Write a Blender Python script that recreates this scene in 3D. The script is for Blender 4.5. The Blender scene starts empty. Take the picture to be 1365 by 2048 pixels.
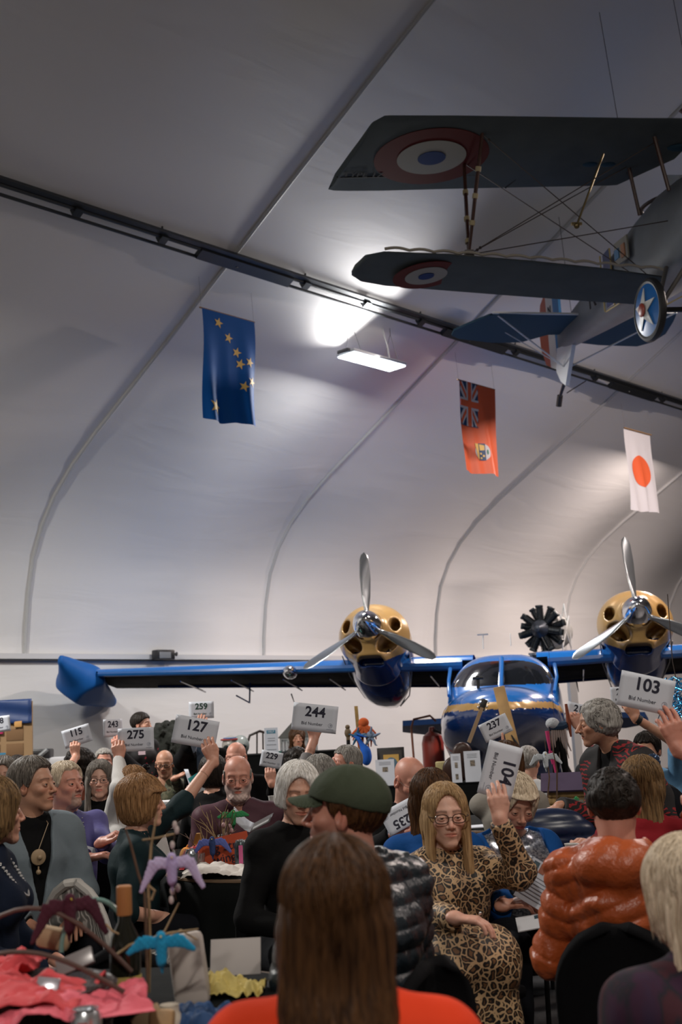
import bpy, bmesh, math, random
import numpy as np
from mathutils import Vector, Matrix, Euler
R = math.radians
PI = math.pi
scene = bpy.context.scene
COL = scene.collection

# ---------------------------------------------------------------- camera
CAM_H = 1.43; F = 2400.0; PITCH = R(10.07); ROLL = R(3.0)
cd = bpy.data.cameras.new('camera'); cam = bpy.data.objects.new('camera', cd); COL.objects.link(cam)
cam.location = (0, 0, CAM_H)
cam.rotation_mode = 'XYZ'
cam.matrix_world = (Matrix.Translation((0, 0, CAM_H)) @ Matrix.Rotation(PI/2 + PITCH, 4, 'X') @ Matrix.Rotation(-ROLL, 4, 'Z'))
cd.sensor_fit = 'HORIZONTAL'; cd.sensor_width = 24.0; cd.lens = 24.0*F/1365.0
cd.clip_start = 0.05; cd.clip_end = 200
cd.dof.use_dof = True; cd.dof.focus_distance = 6.4; cd.dof.aperture_fstop = 3.6
scene.camera = cam

def ray(x, y):
    cx, cy = (x-682.5)/F, -(y-1024)/F
    a = cx*math.cos(ROLL) + cy*math.sin(ROLL); b = -cx*math.sin(ROLL) + cy*math.cos(ROLL)
    return Vector((a, math.cos(PITCH) - b*math.sin(PITCH), math.sin(PITCH) + b*math.cos(PITCH)))
def at(x, y, Y):
    r = ray(x, y); s = Y/r.y
    return Vector((r.x*s, Y, CAM_H + r.z*s))

# ---------------------------------------------------------------- light and exposure
scene.view_settings.view_transform = 'Standard'; scene.view_settings.look = 'None'
scene.view_settings.gamma = 1.0; scene.view_settings.exposure = 0.12
scene.view_settings.use_curve_mapping = False
w = bpy.data.worlds.new('world'); scene.world = w; w.use_nodes = True
w.node_tree.nodes['Background'].inputs[0].default_value = (0.6, 0.58, 0.58, 1)
w.node_tree.nodes['Background'].inputs[1].default_value = 0.03
scene.cycles.max_bounces = 6; scene.cycles.diffuse_bounces = 4; scene.cycles.glossy_bounces = 3
scene.cycles.transmission_bounces = 4; scene.cycles.use_denoising = True
scene.cycles.caustics_reflective = False; scene.cycles.caustics_refractive = False

def area(name, loc, rot, size, power, color=(1, 1, 1), sizey=None, spread=None):
    l = bpy.data.lights.new(name, 'AREA'); l.energy = power; l.color = color
    l.size = size
    if sizey: l.shape = 'RECTANGLE'; l.size_y = sizey
    if spread: l.spread = spread
    o = bpy.data.objects.new(name, l); COL.objects.link(o); o.location = loc; o.rotation_euler = rot
    return o
# hall geometry: D runs along the side wall, N points at it
TH = R(43.13)
DV = Vector((math.sin(TH), math.cos(TH), 0)); NV = Vector((-math.cos(TH), math.sin(TH), 0))
def hall(t, u, z): return DV*t + NV*u + Vector((0, 0, z))
HALL_ROT = math.atan2(DV.y, DV.x)

# high bay lamp in view (fixture further down), plus unseen lights that fill the hall
LAMP = hall(0, 0, 0)
def hall_light(p, power, color, up=0.35, spread=None):
    o = area('hall_light', p - Vector((0, 0, .03)), (0, 0, HALL_ROT), 1.15, power, color, .32, spread)
    if up: q = area('lamp_uplight', p + Vector((0, 0, .07)), (PI, 0, HALL_ROT), 1.15, power*up, color, .32)
LAMP_AT = at(745, 722, 16.0)
hall_light(LAMP_AT, 200, (1.0, .985, .96), 0)
ul = area('lamp_uplight', LAMP_AT + Vector((0, 0, .08)) - NV*.12, (0, 0, 0), 1.1, 24, (1.0, .98, .96), .3, R(105))
ul.rotation_euler = (-DV*1.0 - NV*.45 + Vector((0, 0, .8))).to_track_quat('-Z', 'Y').to_euler()
COOL = (1.0, .965, .91); WARM = (1.0, .84, .76)
UNSEEN_LIGHTS = [(2.85, 10.3, 6.4, 680, COOL), (21.2, 10.3, 6.4, 480, WARM), (-5, -3, 8.0, 600, (1.0, .93, .84)), (4, -1, 8.4, 240, (1.0, .91, .80)), (16, 5.0, 7.8, 850, WARM), (13, -4, 8.4, 350, WARM)]  # unseen: two continue the lamp row, the rest added to fill wall and crowd
for t, u, z, pw, c in UNSEEN_LIGHTS: hall_light(hall(t, u, z), pw, c, 0)

# ---------------------------------------------------------------- materials
MATS = {}
def _nt(name):
    m = bpy.data.materials.new(name); m.use_nodes = True
    return m, m.node_tree, m.node_tree.nodes['Principled BSDF']
def mat(name, col, rough=.6, metal=0, bump=0, bscale=60, noise=0, nscale=8, emit=None, spec=None, sheen=0, alpha=None, trans=0, col2=None, coat=0):
    if name in MATS: return MATS[name]
    m, nt, b = _nt(name); L = nt.links
    c = (*col, 1) if len(col) == 3 else col
    b.inputs['Base Color'].default_value = c; b.inputs['Roughness'].default_value = rough
    b.inputs['Metallic'].default_value = metal
    if spec is not None: b.inputs['Specular IOR Level'].default_value = spec
    if sheen: b.inputs['Sheen Weight'].default_value = sheen
    if trans: b.inputs['Transmission Weight'].default_value = trans
    if coat: b.inputs['Coat Weight'].default_value = coat; b.inputs['Coat Roughness'].default_value = .08
    if emit: b.inputs['Emission Color'].default_value = (*emit[:3], 1); b.inputs['Emission Strength'].default_value = emit[3]
    tc = nt.nodes.new('ShaderNodeTexCoord')
    if noise or col2:
        n = nt.nodes.new('ShaderNodeTexNoise'); n.inputs['Scale'].default_value = nscale; n.inputs['Detail'].default_value = 6
        L.new(tc.outputs['Object'], n.inputs['Vector'])
        r = nt.nodes.new('ShaderNodeMix'); r.data_type = 'RGBA'
        c2 = (*col2, 1) if col2 else tuple(x*(1-noise) for x in c[:3]) + (1,)
        r.inputs[6].default_value = c2; r.inputs[7].default_value = c
        rp = nt.nodes.new('ShaderNodeMapRange'); rp.inputs[1].default_value = .35; rp.inputs[2].default_value = .65
        L.new(n.outputs['Fac'], rp.inputs[0]); L.new(rp.outputs[0], r.inputs[0]); L.new(r.outputs[2], b.inputs['Base Color'])
    if bump:
        n = nt.nodes.new('ShaderNodeTexNoise'); n.inputs['Scale'].default_value = bscale; n.inputs['Detail'].default_value = 4
        L.new(tc.outputs['Object'], n.inputs['Vector'])
        bp = nt.nodes.new('ShaderNodeBump'); bp.inputs['Strength'].default_value = bump; bp.inputs['Distance'].default_value = .01
        L.new(n.outputs['Fac'], bp.inputs['Height']); L.new(bp.outputs[0], b.inputs['Normal'])
    MATS[name] = m
    return m

# ---------------------------------------------------------------- tagging
def tag(o, label=None, cat=None, group=None, kind=None):
    if label: o['label'] = label
    if cat: o['category'] = cat
    if group: o['group'] = group
    if kind: o['kind'] = kind
    return o
def empty(name, loc=(0, 0, 0), rz=0, label=None, cat=None, group=None):
    o = bpy.data.objects.new(name, None); COL.objects.link(o); o.location = loc; o.rotation_euler = (0, 0, rz)
    o.empty_display_size = .1
    return tag(o, label, cat, group)
def link(name, me, m, parent=None, loc=None):
    o = bpy.data.objects.new(name, me); COL.objects.link(o)
    if m is not None:
        for x in (m if isinstance(m, (list, tuple)) else [m]): me.materials.append(x)
    if parent: o.parent = parent
    if loc is not None: o.location = loc
    return o
def copy_tree(o, parent=None):
    c = o.copy(); COL.objects.link(c); c.parent = parent
    for ch in list(o.children): copy_tree(ch, c)
    return c

# ---------------------------------------------------------------- mesh builder
class MB:
    def __init__(s): s.v = []; s.f = []; s.mi = []; s.cur = 0
    def add(s, vs, fs):
        n = len(s.v); s.v += [tuple(v) for v in vs]; s.f += [tuple(i+n for i in f) for f in fs]; s.mi += [s.cur]*len(fs)
    def box(s, c, d, rot=None, bev=0):
        x, y, z = d[0]/2, d[1]/2, d[2]/2
        vs = [Vector((a*x, b*y, e*z)) for a in (-1, 1) for b in (-1, 1) for e in (-1, 1)]
        fs = [(0, 1, 3, 2), (4, 6, 7, 5), (0, 4, 5, 1), (2, 3, 7, 6), (0, 2, 6, 4), (1, 5, 7, 3)]
        if bev:
            bm = bmesh.new(); bv = [bm.verts.new(v) for v in vs]
            for f in fs: bm.faces.new([bv[i] for i in f])
            bmesh.ops.bevel(bm, geom=bm.edges[:], offset=bev, segments=2, affect='EDGES', profile=.5)
            bm.verts.index_update(); vs = [v.co.copy() for v in bm.verts]; fs = [[v.index for v in f.verts] for f in bm.faces]; bm.free()
        M = rot if rot is not None else Matrix.Identity(3)
        if isinstance(M, (Euler,)): M = M.to_matrix()
        c = Vector(c); s.add([M @ v + c for v in vs], fs)
    def tube(s, pts, r, n=8, cap=True, flat=1.0, up=None):
        pts = [Vector(p) for p in pts]; rs = r if isinstance(r, (list, tuple)) else [r]*len(pts)
        rings = []; last = None
        for i, p in enumerate(pts):
            t = (pts[min(i+1, len(pts)-1)] - pts[max(i-1, 0)]).normalized()
            if last is None:
                a = Vector(up) if up else (Vector((0, 0, 1)) if abs(t.z) < .9 else Vector((1, 0, 0)))
            else: a = last
            x = (a - t*a.dot(t)).normalized(); y = t.cross(x); last = x
            rings.append([p + x*rs[i]*flat*math.cos(2*PI*k/n) + y*rs[i]*math.sin(2*PI*k/n) for k in range(n)])
        vs = [v for rg in rings for v in rg]; fs = []
        for i in range(len(rings)-1):
            for k in range(n): fs.append((i*n+k, i*n+(k+1) % n, (i+1)*n+(k+1) % n, (i+1)*n+k))
        if cap: fs.append(tuple(range(n-1, -1, -1))); fs.append(tuple(range((len(rings)-1)*n, len(rings)*n)))
        s.add(vs, fs)
    def lathe(s, prof, c=(0, 0, 0), n=24, axis='Z', M=None):
        vs = []; fs = []; c = Vector(c)
        for r, z in prof:
            for k in range(n):
                a = 2*PI*k/n; v = Vector((r*math.cos(a), r*math.sin(a), z))
                if axis == 'Y': v = Vector((v.x, v.z, v.y))
                if axis == 'X': v = Vector((v.z, v.x, v.y))
                if M is not None: v = M @ v
                vs.append(v + c)
        for i in range(len(prof)-1):
            for k in range(n): fs.append((i*n+k, i*n+(k+1) % n, (i+1)*n+(k+1) % n, (i+1)*n+k))
        if prof[0][0] > 1e-5: fs.append(tuple(range(n-1, -1, -1)))
        if prof[-1][0] > 1e-5: fs.append(tuple(range((len(prof)-1)*n, len(prof)*n)))
        s.add(vs, fs)
    def sphere(s, c, r, n=12, m=8):
        r = (r, r, r) if not isinstance(r, (tuple, list)) else r
        vs = []; fs = []
        for i in range(m+1):
            a = PI*i/m
            for k in range(n):
                b = 2*PI*k/n; vs.append((c[0]+r[0]*math.sin(a)*math.cos(b), c[1]+r[1]*math.sin(a)*math.sin(b), c[2]+r[2]*math.cos(a)))
        for i in range(m):
            for k in range(n): fs.append((i*n+k, (i+1)*n+k, (i+1)*n+(k+1) % n, i*n+(k+1) % n))
        s.add(vs, fs)
    def prism(s, poly, h0, h1, M=None):
        """2D polygon (x, y) extruded from z=h0 to z=h1, then mapped by M (4x4)"""
        n = len(poly); vs = [Vector((x, y, h0)) for x, y in poly] + [Vector((x, y, h1)) for x, y in poly]
        if M is not None: vs = [M @ v for v in vs]
        fs = [tuple(range(n-1, -1, -1)), tuple(range(n, 2*n))] + [(i, (i+1) % n, n+(i+1) % n, n+i) for i in range(n)]
        s.add(vs, fs)
    def grid(s, nu, nv, fn):
        vs = [fn(i/nu, j/nv) for j in range(nv+1) for i in range(nu+1)]
        fs = [(j*(nu+1)+i, j*(nu+1)+i+1, (j+1)*(nu+1)+i+1, (j+1)*(nu+1)+i) for j in range(nv) for i in range(nu)]
        s.add(vs, fs)
    def mesh(s, name='m', smooth=False, weld=0):
        me = bpy.data.meshes.new(name); me.from_pydata([tuple(v) for v in s.v], [], s.f); me.update()
        bm = bmesh.new(); bm.from_mesh(me)
        for f, i in zip(bm.faces, s.mi): f.material_index = i
        if weld: bmesh.ops.remove_doubles(bm, verts=bm.verts, dist=weld)
        bmesh.ops.recalc_face_normals(bm, faces=bm.faces); bm.to_mesh(me); bm.free()
        if smooth: me.polygons.foreach_set('use_smooth', [True]*len(me.polygons))
        return me
    def build(s, name, m, parent=None, smooth=True, loc=None, solid=0, auto=35, weld=0):
        o = link(name, s.mesh(name, smooth, weld), m, parent, loc)
        if solid:
            md = o.modifiers.new('solid', 'SOLIDIFY'); md.thickness = solid; md.offset = 0
        if smooth and auto:
            o.data.set_sharp_from_angle(angle=R(auto))
        return o

# ---------------------------------------------------------------- text
def text_mesh(txt, size, bold=0.0, thick=.0006, spacing=1.0, align='CENTER'):
    c = bpy.data.curves.new('txt', 'FONT'); c.body = txt; c.size = size; c.align_x = align; c.align_y = 'CENTER'
    c.offset = bold*size; c.extrude = thick/2; c.space_character = spacing; c.resolution_u = 4
    o = bpy.data.objects.new('txt', c); COL.objects.link(o)
    dg = bpy.context.evaluated_depsgraph_get(); dg.update()
    me = bpy.data.meshes.new_from_object(o.evaluated_get(dg))
    bpy.data.objects.remove(o); bpy.data.curves.remove(c); me.materials.clear()
    return me
TXT = {}
def text(name, txt, size, m, parent, M, bold=0, spacing=1.0, align='CENTER'):
    k = (txt, size, bold, spacing, align)
    if k not in TXT: TXT[k] = text_mesh(txt, size, bold, spacing=spacing, align=align)
    me = TXT[k].copy(); o = link(name, me, m, parent); o.matrix_local = M
    return o
def frame(x, y, o):
    """matrix whose local x, y axes are the given directions"""
    x = Vector(x).normalized(); y = Vector(y); y = (y - x*y.dot(x)).normalized(); z = x.cross(y)
    M = Matrix.Identity(4)
    for i, a in enumerate((x, y, z)): M[0][i], M[1][i], M[2][i] = a
    M.translation = Vector(o)
    return M
# ---------------------------------------------------------------- implicit surfaces (numpy)
def V3(*a): return np.array(a if len(a) == 3 else a[0], dtype=np.float64)
def smin(a, b, k):
    if k <= 0: return np.minimum(a, b)
    h = np.maximum(k - np.abs(a-b), 0)/k
    return np.minimum(a, b) - h*h*k*.25
def smax(a, b, k): return -smin(-a, -b, k)
def cap(p, a, b, ra, rb=None):
    a = V3(a); b = V3(b); rb = ra if rb is None else rb
    ba = b-a; pa = p-a; h = np.clip((pa@ba)/max(ba@ba, 1e-12), 0, 1)
    return np.linalg.norm(pa - h[:, None]*ba, axis=1) - (ra + (rb-ra)*h)
def ell(p, c, r, M=None):
    q = p - V3(c)
    if M is not None: q = q@M
    r = V3(r); k0 = np.linalg.norm(q/r, axis=1); k1 = np.linalg.norm(q/(r*r), axis=1) + 1e-9
    return k0*(k0-1)/k1
def loft(p, a, b, ra, rb, ax):
    """elliptic cone from a to b; ra, rb = (half width along ax, half depth)"""
    a = V3(a); b = V3(b); ba = b-a; L2 = ba@ba; t = ba/math.sqrt(L2)
    ax = V3(ax); ax = ax - t*(ax@t); ax = ax/np.linalg.norm(ax); ay = np.cross(t, ax)
    pa = p-a; h = np.clip((pa@ba)/L2, 0, 1); w = ra[0]+(rb[0]-ra[0])*h; d = ra[1]+(rb[1]-ra[1])*h
    q = pa - h[:, None]*ba
    x = q@ax; y = q@ay; z = q@t
    k = np.sqrt((x/w)**2 + (y/d)**2 + (z/d)**2); g = np.sqrt((x/w**2)**2 + (y/d**2)**2 + (z/d**2)**2) + 1e-9
    return k*(k-1)/g
def surf(fn, lo, hi, h, slack=1.6):
    """surface nets of fn over the box; returns verts, quads"""
    lo = np.array(lo, float); hi = np.array(hi, float); B = 8
    nb = np.maximum(1, np.ceil((hi-lo)/(h*B)).astype(int)); n = nb*B+1
    gx, gy, gz = np.meshgrid(*[np.arange(k) for k in nb], indexing='ij')
    cen = lo + (np.stack([gx, gy, gz], -1).reshape(-1, 3)+.5)*B*h
    d = fn(cen); lim = h*B*.87*slack
    keep = np.abs(d) < lim
    val = np.repeat(np.repeat(np.repeat(d.reshape(nb), B, 0), B, 1), B, 2)
    val = np.pad(val, ((0, 1), (0, 1), (0, 1)), mode='edge').astype(np.float32)
    need = np.zeros(n, bool)
    kb = np.stack([gx, gy, gz], -1).reshape(-1, 3)[keep]
    m = np.zeros(nb, bool); m[tuple(kb.T)] = True
    nd = np.repeat(np.repeat(np.repeat(m, B, 0), B, 1), B, 2)
    need[:-1, :-1, :-1] = nd
    for ax in range(3):
        s = [slice(None)]*3; s2 = [slice(None)]*3; s[ax] = slice(1, None); s2[ax] = slice(0, -1)
        need[tuple(s)] |= need[tuple(s2)].copy()
    idx = np.argwhere(need)
    out = np.empty(len(idx), np.float32)
    for i in range(0, len(idx), 200000):
        out[i:i+200000] = fn(lo + idx[i:i+200000]*h)
    val[tuple(idx.T)] = out
    # close at the box borders
    for ax in range(3):
        for e in (0, -1):
            s = [slice(None)]*3; s[ax] = e; val[tuple(s)] = np.maximum(val[tuple(s)], h*.3)
    sg = val < 0
    c = sg[:-1, :-1, :-1].astype(np.int8)
    tot = sum(sg[i:n[0]-1+i, j:n[1]-1+j, k:n[2]-1+k].astype(np.int8) for i in (0, 1) for j in (0, 1) for k in (0, 1))
    act = (tot > 0) & (tot < 8)
    ci = np.argwhere(act)
    if len(ci) == 0: return np.zeros((0, 3)), np.zeros((0, 4), int)
    vid = -np.ones(act.shape, np.int64); vid[tuple(ci.T)] = np.arange(len(ci))
    acc = np.zeros((len(ci), 3)); cnt = np.zeros(len(ci))
    cv = {o: val[ci[:, 0]+o[0], ci[:, 1]+o[1], ci[:, 2]+o[2]] for o in [(i, j, k) for i in (0, 1) for j in (0, 1) for k in (0, 1)]}
    for o in cv:
        for ax in range(3):
            if o[ax] == 0:
                o2 = tuple(1 if a == ax else o[a] for a in range(3))
                a = cv[o]; b = cv[o2]; cr = (a < 0) != (b < 0)
                t = np.where(cr, a/(a-b+1e-20), 0)
                pt = np.tile(np.array(o, float), (len(ci), 1)); pt[:, ax] += t
                acc[cr] += pt[cr]; cnt[cr] += 1
    v = lo + (ci + acc/cnt[:, None])*h
    fs = []
    for ax in range(3):
        a1, a2 = (ax+1) % 3, (ax+2) % 3
        s1 = [slice(0, k) for k in n]; s2 = [slice(0, k) for k in n]
        s1[ax] = slice(0, n[ax]-1); s2[ax] = slice(1, n[ax])
        A = sg[tuple(s1)]; Bq = sg[tuple(s2)]
        e = np.argwhere(A != Bq)
        ok = (e[:, a1] > 0) & (e[:, a2] > 0) & (e[:, a1] < n[a1]-1) & (e[:, a2] < n[a2]-1)
        e = e[ok]; flip = A[tuple(e.T)]
        def g(d1, d2):
            q = e.copy(); q[:, a1] -= d1; q[:, a2] -= d2; return vid[tuple(q.T)]
        q = np.stack([g(1, 1), g(0, 1), g(0, 0), g(1, 0)], 1)
        q[~flip] = q[~flip][:, ::-1]
        fs.append(q)
    f = np.concatenate(fs); f = f[(f >= 0).all(1)]
    return v, f
def np_mesh(name, parts, attr=None):
    """parts: list of (verts, quads[, colors])"""
    vs = []; fs = []; cs = []; n = 0
    for p in parts:
        if len(p[0]) == 0: continue
        vs.append(p[0]); fs.append(p[1]+n); n += len(p[0])
        if attr: cs.append(p[2])
    v = np.concatenate(vs); f = np.concatenate(fs)
    me = bpy.data.meshes.new(name)
    me.vertices.add(len(v)); me.vertices.foreach_set('co', v.astype(np.float32).ravel())
    me.loops.add(len(f)*4); me.loops.foreach_set('vertex_index', f.astype(np.int32).ravel())
    me.polygons.add(len(f)); me.polygons.foreach_set('loop_start', np.arange(0, len(f)*4, 4, dtype=np.int32))
    me.polygons.foreach_set('use_smooth', np.ones(len(f), bool))
    me.update(calc_edges=True); me.validate()
    if attr:
        c = np.concatenate(cs); a = me.color_attributes.new(attr, 'FLOAT_COLOR', 'POINT')
        a.data.foreach_set('color', np.concatenate([c, np.ones((len(c), 1))], 1).astype(np.float32).ravel())
    return me
# ---------------------------------------------------------------- people
def skin(name, col):
    if name in MATS: return MATS[name]
    m, nt, b = _nt(name); L = nt.links
    a = nt.nodes.new('ShaderNodeAttribute'); a.attribute_name = 'tint'
    mx = nt.nodes.new('ShaderNodeMix'); mx.data_type = 'RGBA'; mx.blend_type = 'MULTIPLY'; mx.inputs[0].default_value = 1
    mx.inputs[6].default_value = (*col, 1); L.new(a.outputs['Color'], mx.inputs[7])
    n = nt.nodes.new('ShaderNodeTexNoise'); n.inputs['Scale'].default_value = 35; n.inputs['Detail'].default_value = 5
    tc = nt.nodes.new('ShaderNodeTexCoord'); L.new(tc.outputs['Object'], n.inputs['Vector'])
    m2 = nt.nodes.new('ShaderNodeMix'); m2.data_type = 'RGBA'; m2.blend_type = 'MULTIPLY'
    m2.inputs[0].default_value = 1; L.new(mx.outputs[2], m2.inputs[6])
    rp = nt.nodes.new('ShaderNodeMix'); rp.data_type = 'RGBA'; rp.inputs[6].default_value = (.84, .74, .72, 1); rp.inputs[7].default_value = (1.08, 1.04, 1.02, 1)
    L.new(n.outputs['Fac'], rp.inputs[0]); L.new(rp.outputs[2], m2.inputs[7]); L.new(m2.outputs[2], b.inputs['Base Color'])
    b.inputs['Roughness'].default_value = .48
    b.inputs['Subsurface Weight'].default_value = .12; b.inputs['Subsurface Radius'].default_value = (.02, .008, .004); b.inputs['Subsurface Scale'].default_value = .5
    bp = nt.nodes.new('ShaderNodeBump'); bp.inputs['Strength'].default_value = .12; bp.inputs['Distance'].default_value = .004
    n2 = nt.nodes.new('ShaderNodeTexNoise'); n2.inputs['Scale'].default_value = 150; L.new(tc.outputs['Object'], n2.inputs['Vector'])
    L.new(n2.outputs['Fac'], bp.inputs['Height']); L.new(bp.outputs[0], b.inputs['Normal'])
    MATS[name] = m; return m
SK = dict(fair=skin('skin_fair', (.62, .36, .26)), tan=skin('skin_tan', (.52, .29, .19)), ruddy=skin('skin_ruddy', (.60, .30, .22)), pale=skin('skin_pale', (.68, .43, .33)))
def hairmat(name, dark, light, rough=.45):
    if name in MATS: return MATS[name]
    m, nt, b = _nt(name); L = nt.links
    tc = nt.nodes.new('ShaderNodeTexCoord'); mp = nt.nodes.new('ShaderNodeMapping'); mp.inputs['Scale'].default_value = (130, 130, 9)
    L.new(tc.outputs['Object'], mp.inputs[0]); n = nt.nodes.new('ShaderNodeTexNoise'); n.inputs['Scale'].default_value = 1; n.inputs['Detail'].default_value = 3
    n.inputs['Distortion'].default_value = .6
    L.new(mp.outputs[0], n.inputs['Vector'])
    mr = nt.nodes.new('ShaderNodeMapRange'); mr.inputs[1].default_value = .3; mr.inputs[2].default_value = .7; L.new(n.outputs['Fac'], mr.inputs[0])
    mx = nt.nodes.new('ShaderNodeMix'); mx.data_type = 'RGBA'; mx.inputs[6].default_value = (*dark, 1); mx.inputs[7].default_value = (*light, 1)
    L.new(mr.outputs[0], mx.inputs[0]); L.new(mx.outputs[2], b.inputs['Base Color'])
    bp = nt.nodes.new('ShaderNodeBump'); bp.inputs['Strength'].default_value = .6; bp.inputs['Distance'].default_value = .006
    L.new(n.outputs['Fac'], bp.inputs['Height']); L.new(bp.outputs[0], b.inputs['Normal'])
    b.inputs['Roughness'].default_value = rough; b.inputs['Specular IOR Level'].default_value = .18
    MATS[name] = m; return m
HM = dict(brown=hairmat('hair_brown', (.020, .008, .0035), (.105, .046, .017)), dark=hairmat('hair_dark', (.006, .005, .005), (.028, .020, .015)),
    auburn=hairmat('hair_auburn', (.14, .065, .026), (.40, .22, .10)), grey=hairmat('hair_grey', (.12, .11, .10), (.42, .40, .37)),
    white=hairmat('hair_white', (.42, .39, .35), (.85, .82, .76)), blond=hairmat('hair_blond', (.17, .095, .042), (.52, .34, .17)),
    ash=hairmat('hair_ash', (.36, .28, .19), (.78, .66, .50)), salt=hairmat('hair_salt', (.055, .045, .038), (.26, .23, .20)),
    dkblond=hairmat('hair_dkblond', (.06, .035, .018), (.30, .18, .08)), snow=hairmat('hair_snow', (.50, .47, .43), (.92, .90, .88)))

def head_sdf(q, P):
    """q in head metres: x right-of-person-left axis, y forward, z up"""
    fem = P.get('fem', 0); fat = P.get('fat', 0)
    jw = .93 if fem else 1.0
    x = np.abs(q[:, 0]); qs = q.copy(); qs[:, 0] = x
    d = ell(q, (0, -.014, .037), (.073, .094, .081))
    d = smin(d, ell(q, (0, .018, -.028), (.058*jw+.007*fat, .070, .076)), .03)
    d = smin(d, cap(qs, (.041*jw+.007*fat, .002, -.052), (.011, .066, -.093), .020+.009*fat, .014), .025)
    d = smin(d, ell(q, (0, .068, -.095), (.022, .020, .018)), .018)
    d = smin(d, cap(qs, (0, .078, .030), (.040, .064, .027), .011 if not fem else .008, .009), .018)
    d = smin(d, ell(qs, (.037, .056, -.018), (.024, .024, .019)), .02)
    d = smin(d, ell(q, (0, .070, -.055), (.030, .022, .024)), .018)
    # sockets
    d = smax(d, -ell(qs, (.032, .101, .006), (.021, .020, .014)), .014)
    # nose
    nl = P.get('nose', 1.0)
    d = smin(d, cap(q, (0, .082, .016), (0, .092+.012*nl, -.026), .0075, .0100), .010)
    d = smin(d, ell(qs, (.0125, .089+.004*nl, -.030), (.0075, .011, .0075)), .006)
    d = smax(d, -ell(qs, (.007, .098+.004*nl, -.0385), (.003, .006, .004)), .003)
    # lips
    d = smin(d, cap(qs, (0, .0885, -.0530), (.022, .077, -.0570), .0048, .0022), .006)
    d = smin(d, cap(qs, (0, .0875, -.0635), (.017, .079, -.0600), .0062, .0030), .005)
    d = smax(d, -cap(qs, (0, .0960, -.0578), (.023, .083, -.0585), .0022, .0015), .003)
    # eyelids
    e = ell(qs, (.0315, .0765, .0045), (.0155, .0135, .0125))
    e = smax(e, -ell(qs, (.0320, .0900, .0035), (.0135, .0110, .0042 if not P.get('squint') else .0028)), .002)
    d = smin(d, e, .004)
    if P.get('beard') and P['beard'][1] > .5:
        bw_ = .050 if not P.get('goatee') else .028
        d = smin(d, ell(q, (0, .052, -.094), (bw_, .044, .030)) + .0015*np.sin(q[:, 0]*300)*np.sin(q[:, 2]*280), .012)
    # ears
    er = ell(qs, (.076, -.006, -.004), (.011, .019, .032))
    er = smax(er, -ell(qs, (.085, .000, .002), (.007, .011, .019)), .004)
    d = smin(d, er, .006)
    return d
def head_tint(q, P):
    n = len(q); c = np.ones((n, 3)); x = np.abs(q[:, 0]); y = q[:, 1]; z = q[:, 2]; fr = y > .03
    def g(cx, cy, cz, sx, sy, sz): return np.exp(-((x-cx)/sx)**2 - ((y-cy)/sy)**2 - ((z-cz)/sz)**2)
    def mul(w, col):
        nonlocal c
        w = np.clip(w, 0, 1)[:, None]; c = c*(1-w) + c*np.array(col)*w
    def mixc(w, col):
        nonlocal c
        w = np.clip(w, 0, 1)[:, None]; c = c*(1-w) + np.array(col)*w
    mul(g(.038, .06, -.02, .02, .04, .016)*.6, (1.05, .72, .68))
    mul(g(0, .105, -.024, .012, .02, .014)*.6, (1.05, .70, .65))
    mul(g(.08, -.006, 0, .012, .03, .04)*.6, (1.05, .72, .66))
    lw = 1/(1+np.exp(-(1-((x/.023)**2 + ((z+.0585)/.0088)**2))*9))*(y > .07)
    mul(lw, P.get('lip', (.95, .62, .60)))
    bw = np.exp(-(((z-(.0275+.10*x-2.2*np.maximum(x-.03, 0)**1.5*1.0))/.0042)**2))*(x > .011)*(x < .051)*(y > .04)
    mixc(bw*P.get('browk', .75), P.get('brow', (.14, .09, .06)))
    mul(g(.032, .09, -.010, .014, .03, .006)*.3, (.8, .72, .75))
    if P.get('beard'):
        col, k = P['beard']
        w = 1/(1+np.exp(-(-.040 - z + .35*np.maximum(x-.03, 0)*2)/.005))*(y > -.01)*(z > -.135)
        m = ((x/.020)**2 + ((z+.0585)/.008)**2 < 1)
        w = w*np.where(m, 0, 1)*k
        if P.get('goatee'): w = w*(x < .033)
        mixc(w, tuple(a/b_ for a, b_ in zip(col, P.get('skinc', (.6, .33, .24)))))
    if P.get('stubble'):
        w = 1/(1+np.exp(-(-.035-z)/.01))*(y > -.02)*(z > -.13)*P['stubble']; mul(w, (.62, .60, .62))
    return c
def cut_line(q, ys, zs):
    return (np.interp(q[:, 1], ys, zs) - q[:, 2])*.75
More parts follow.
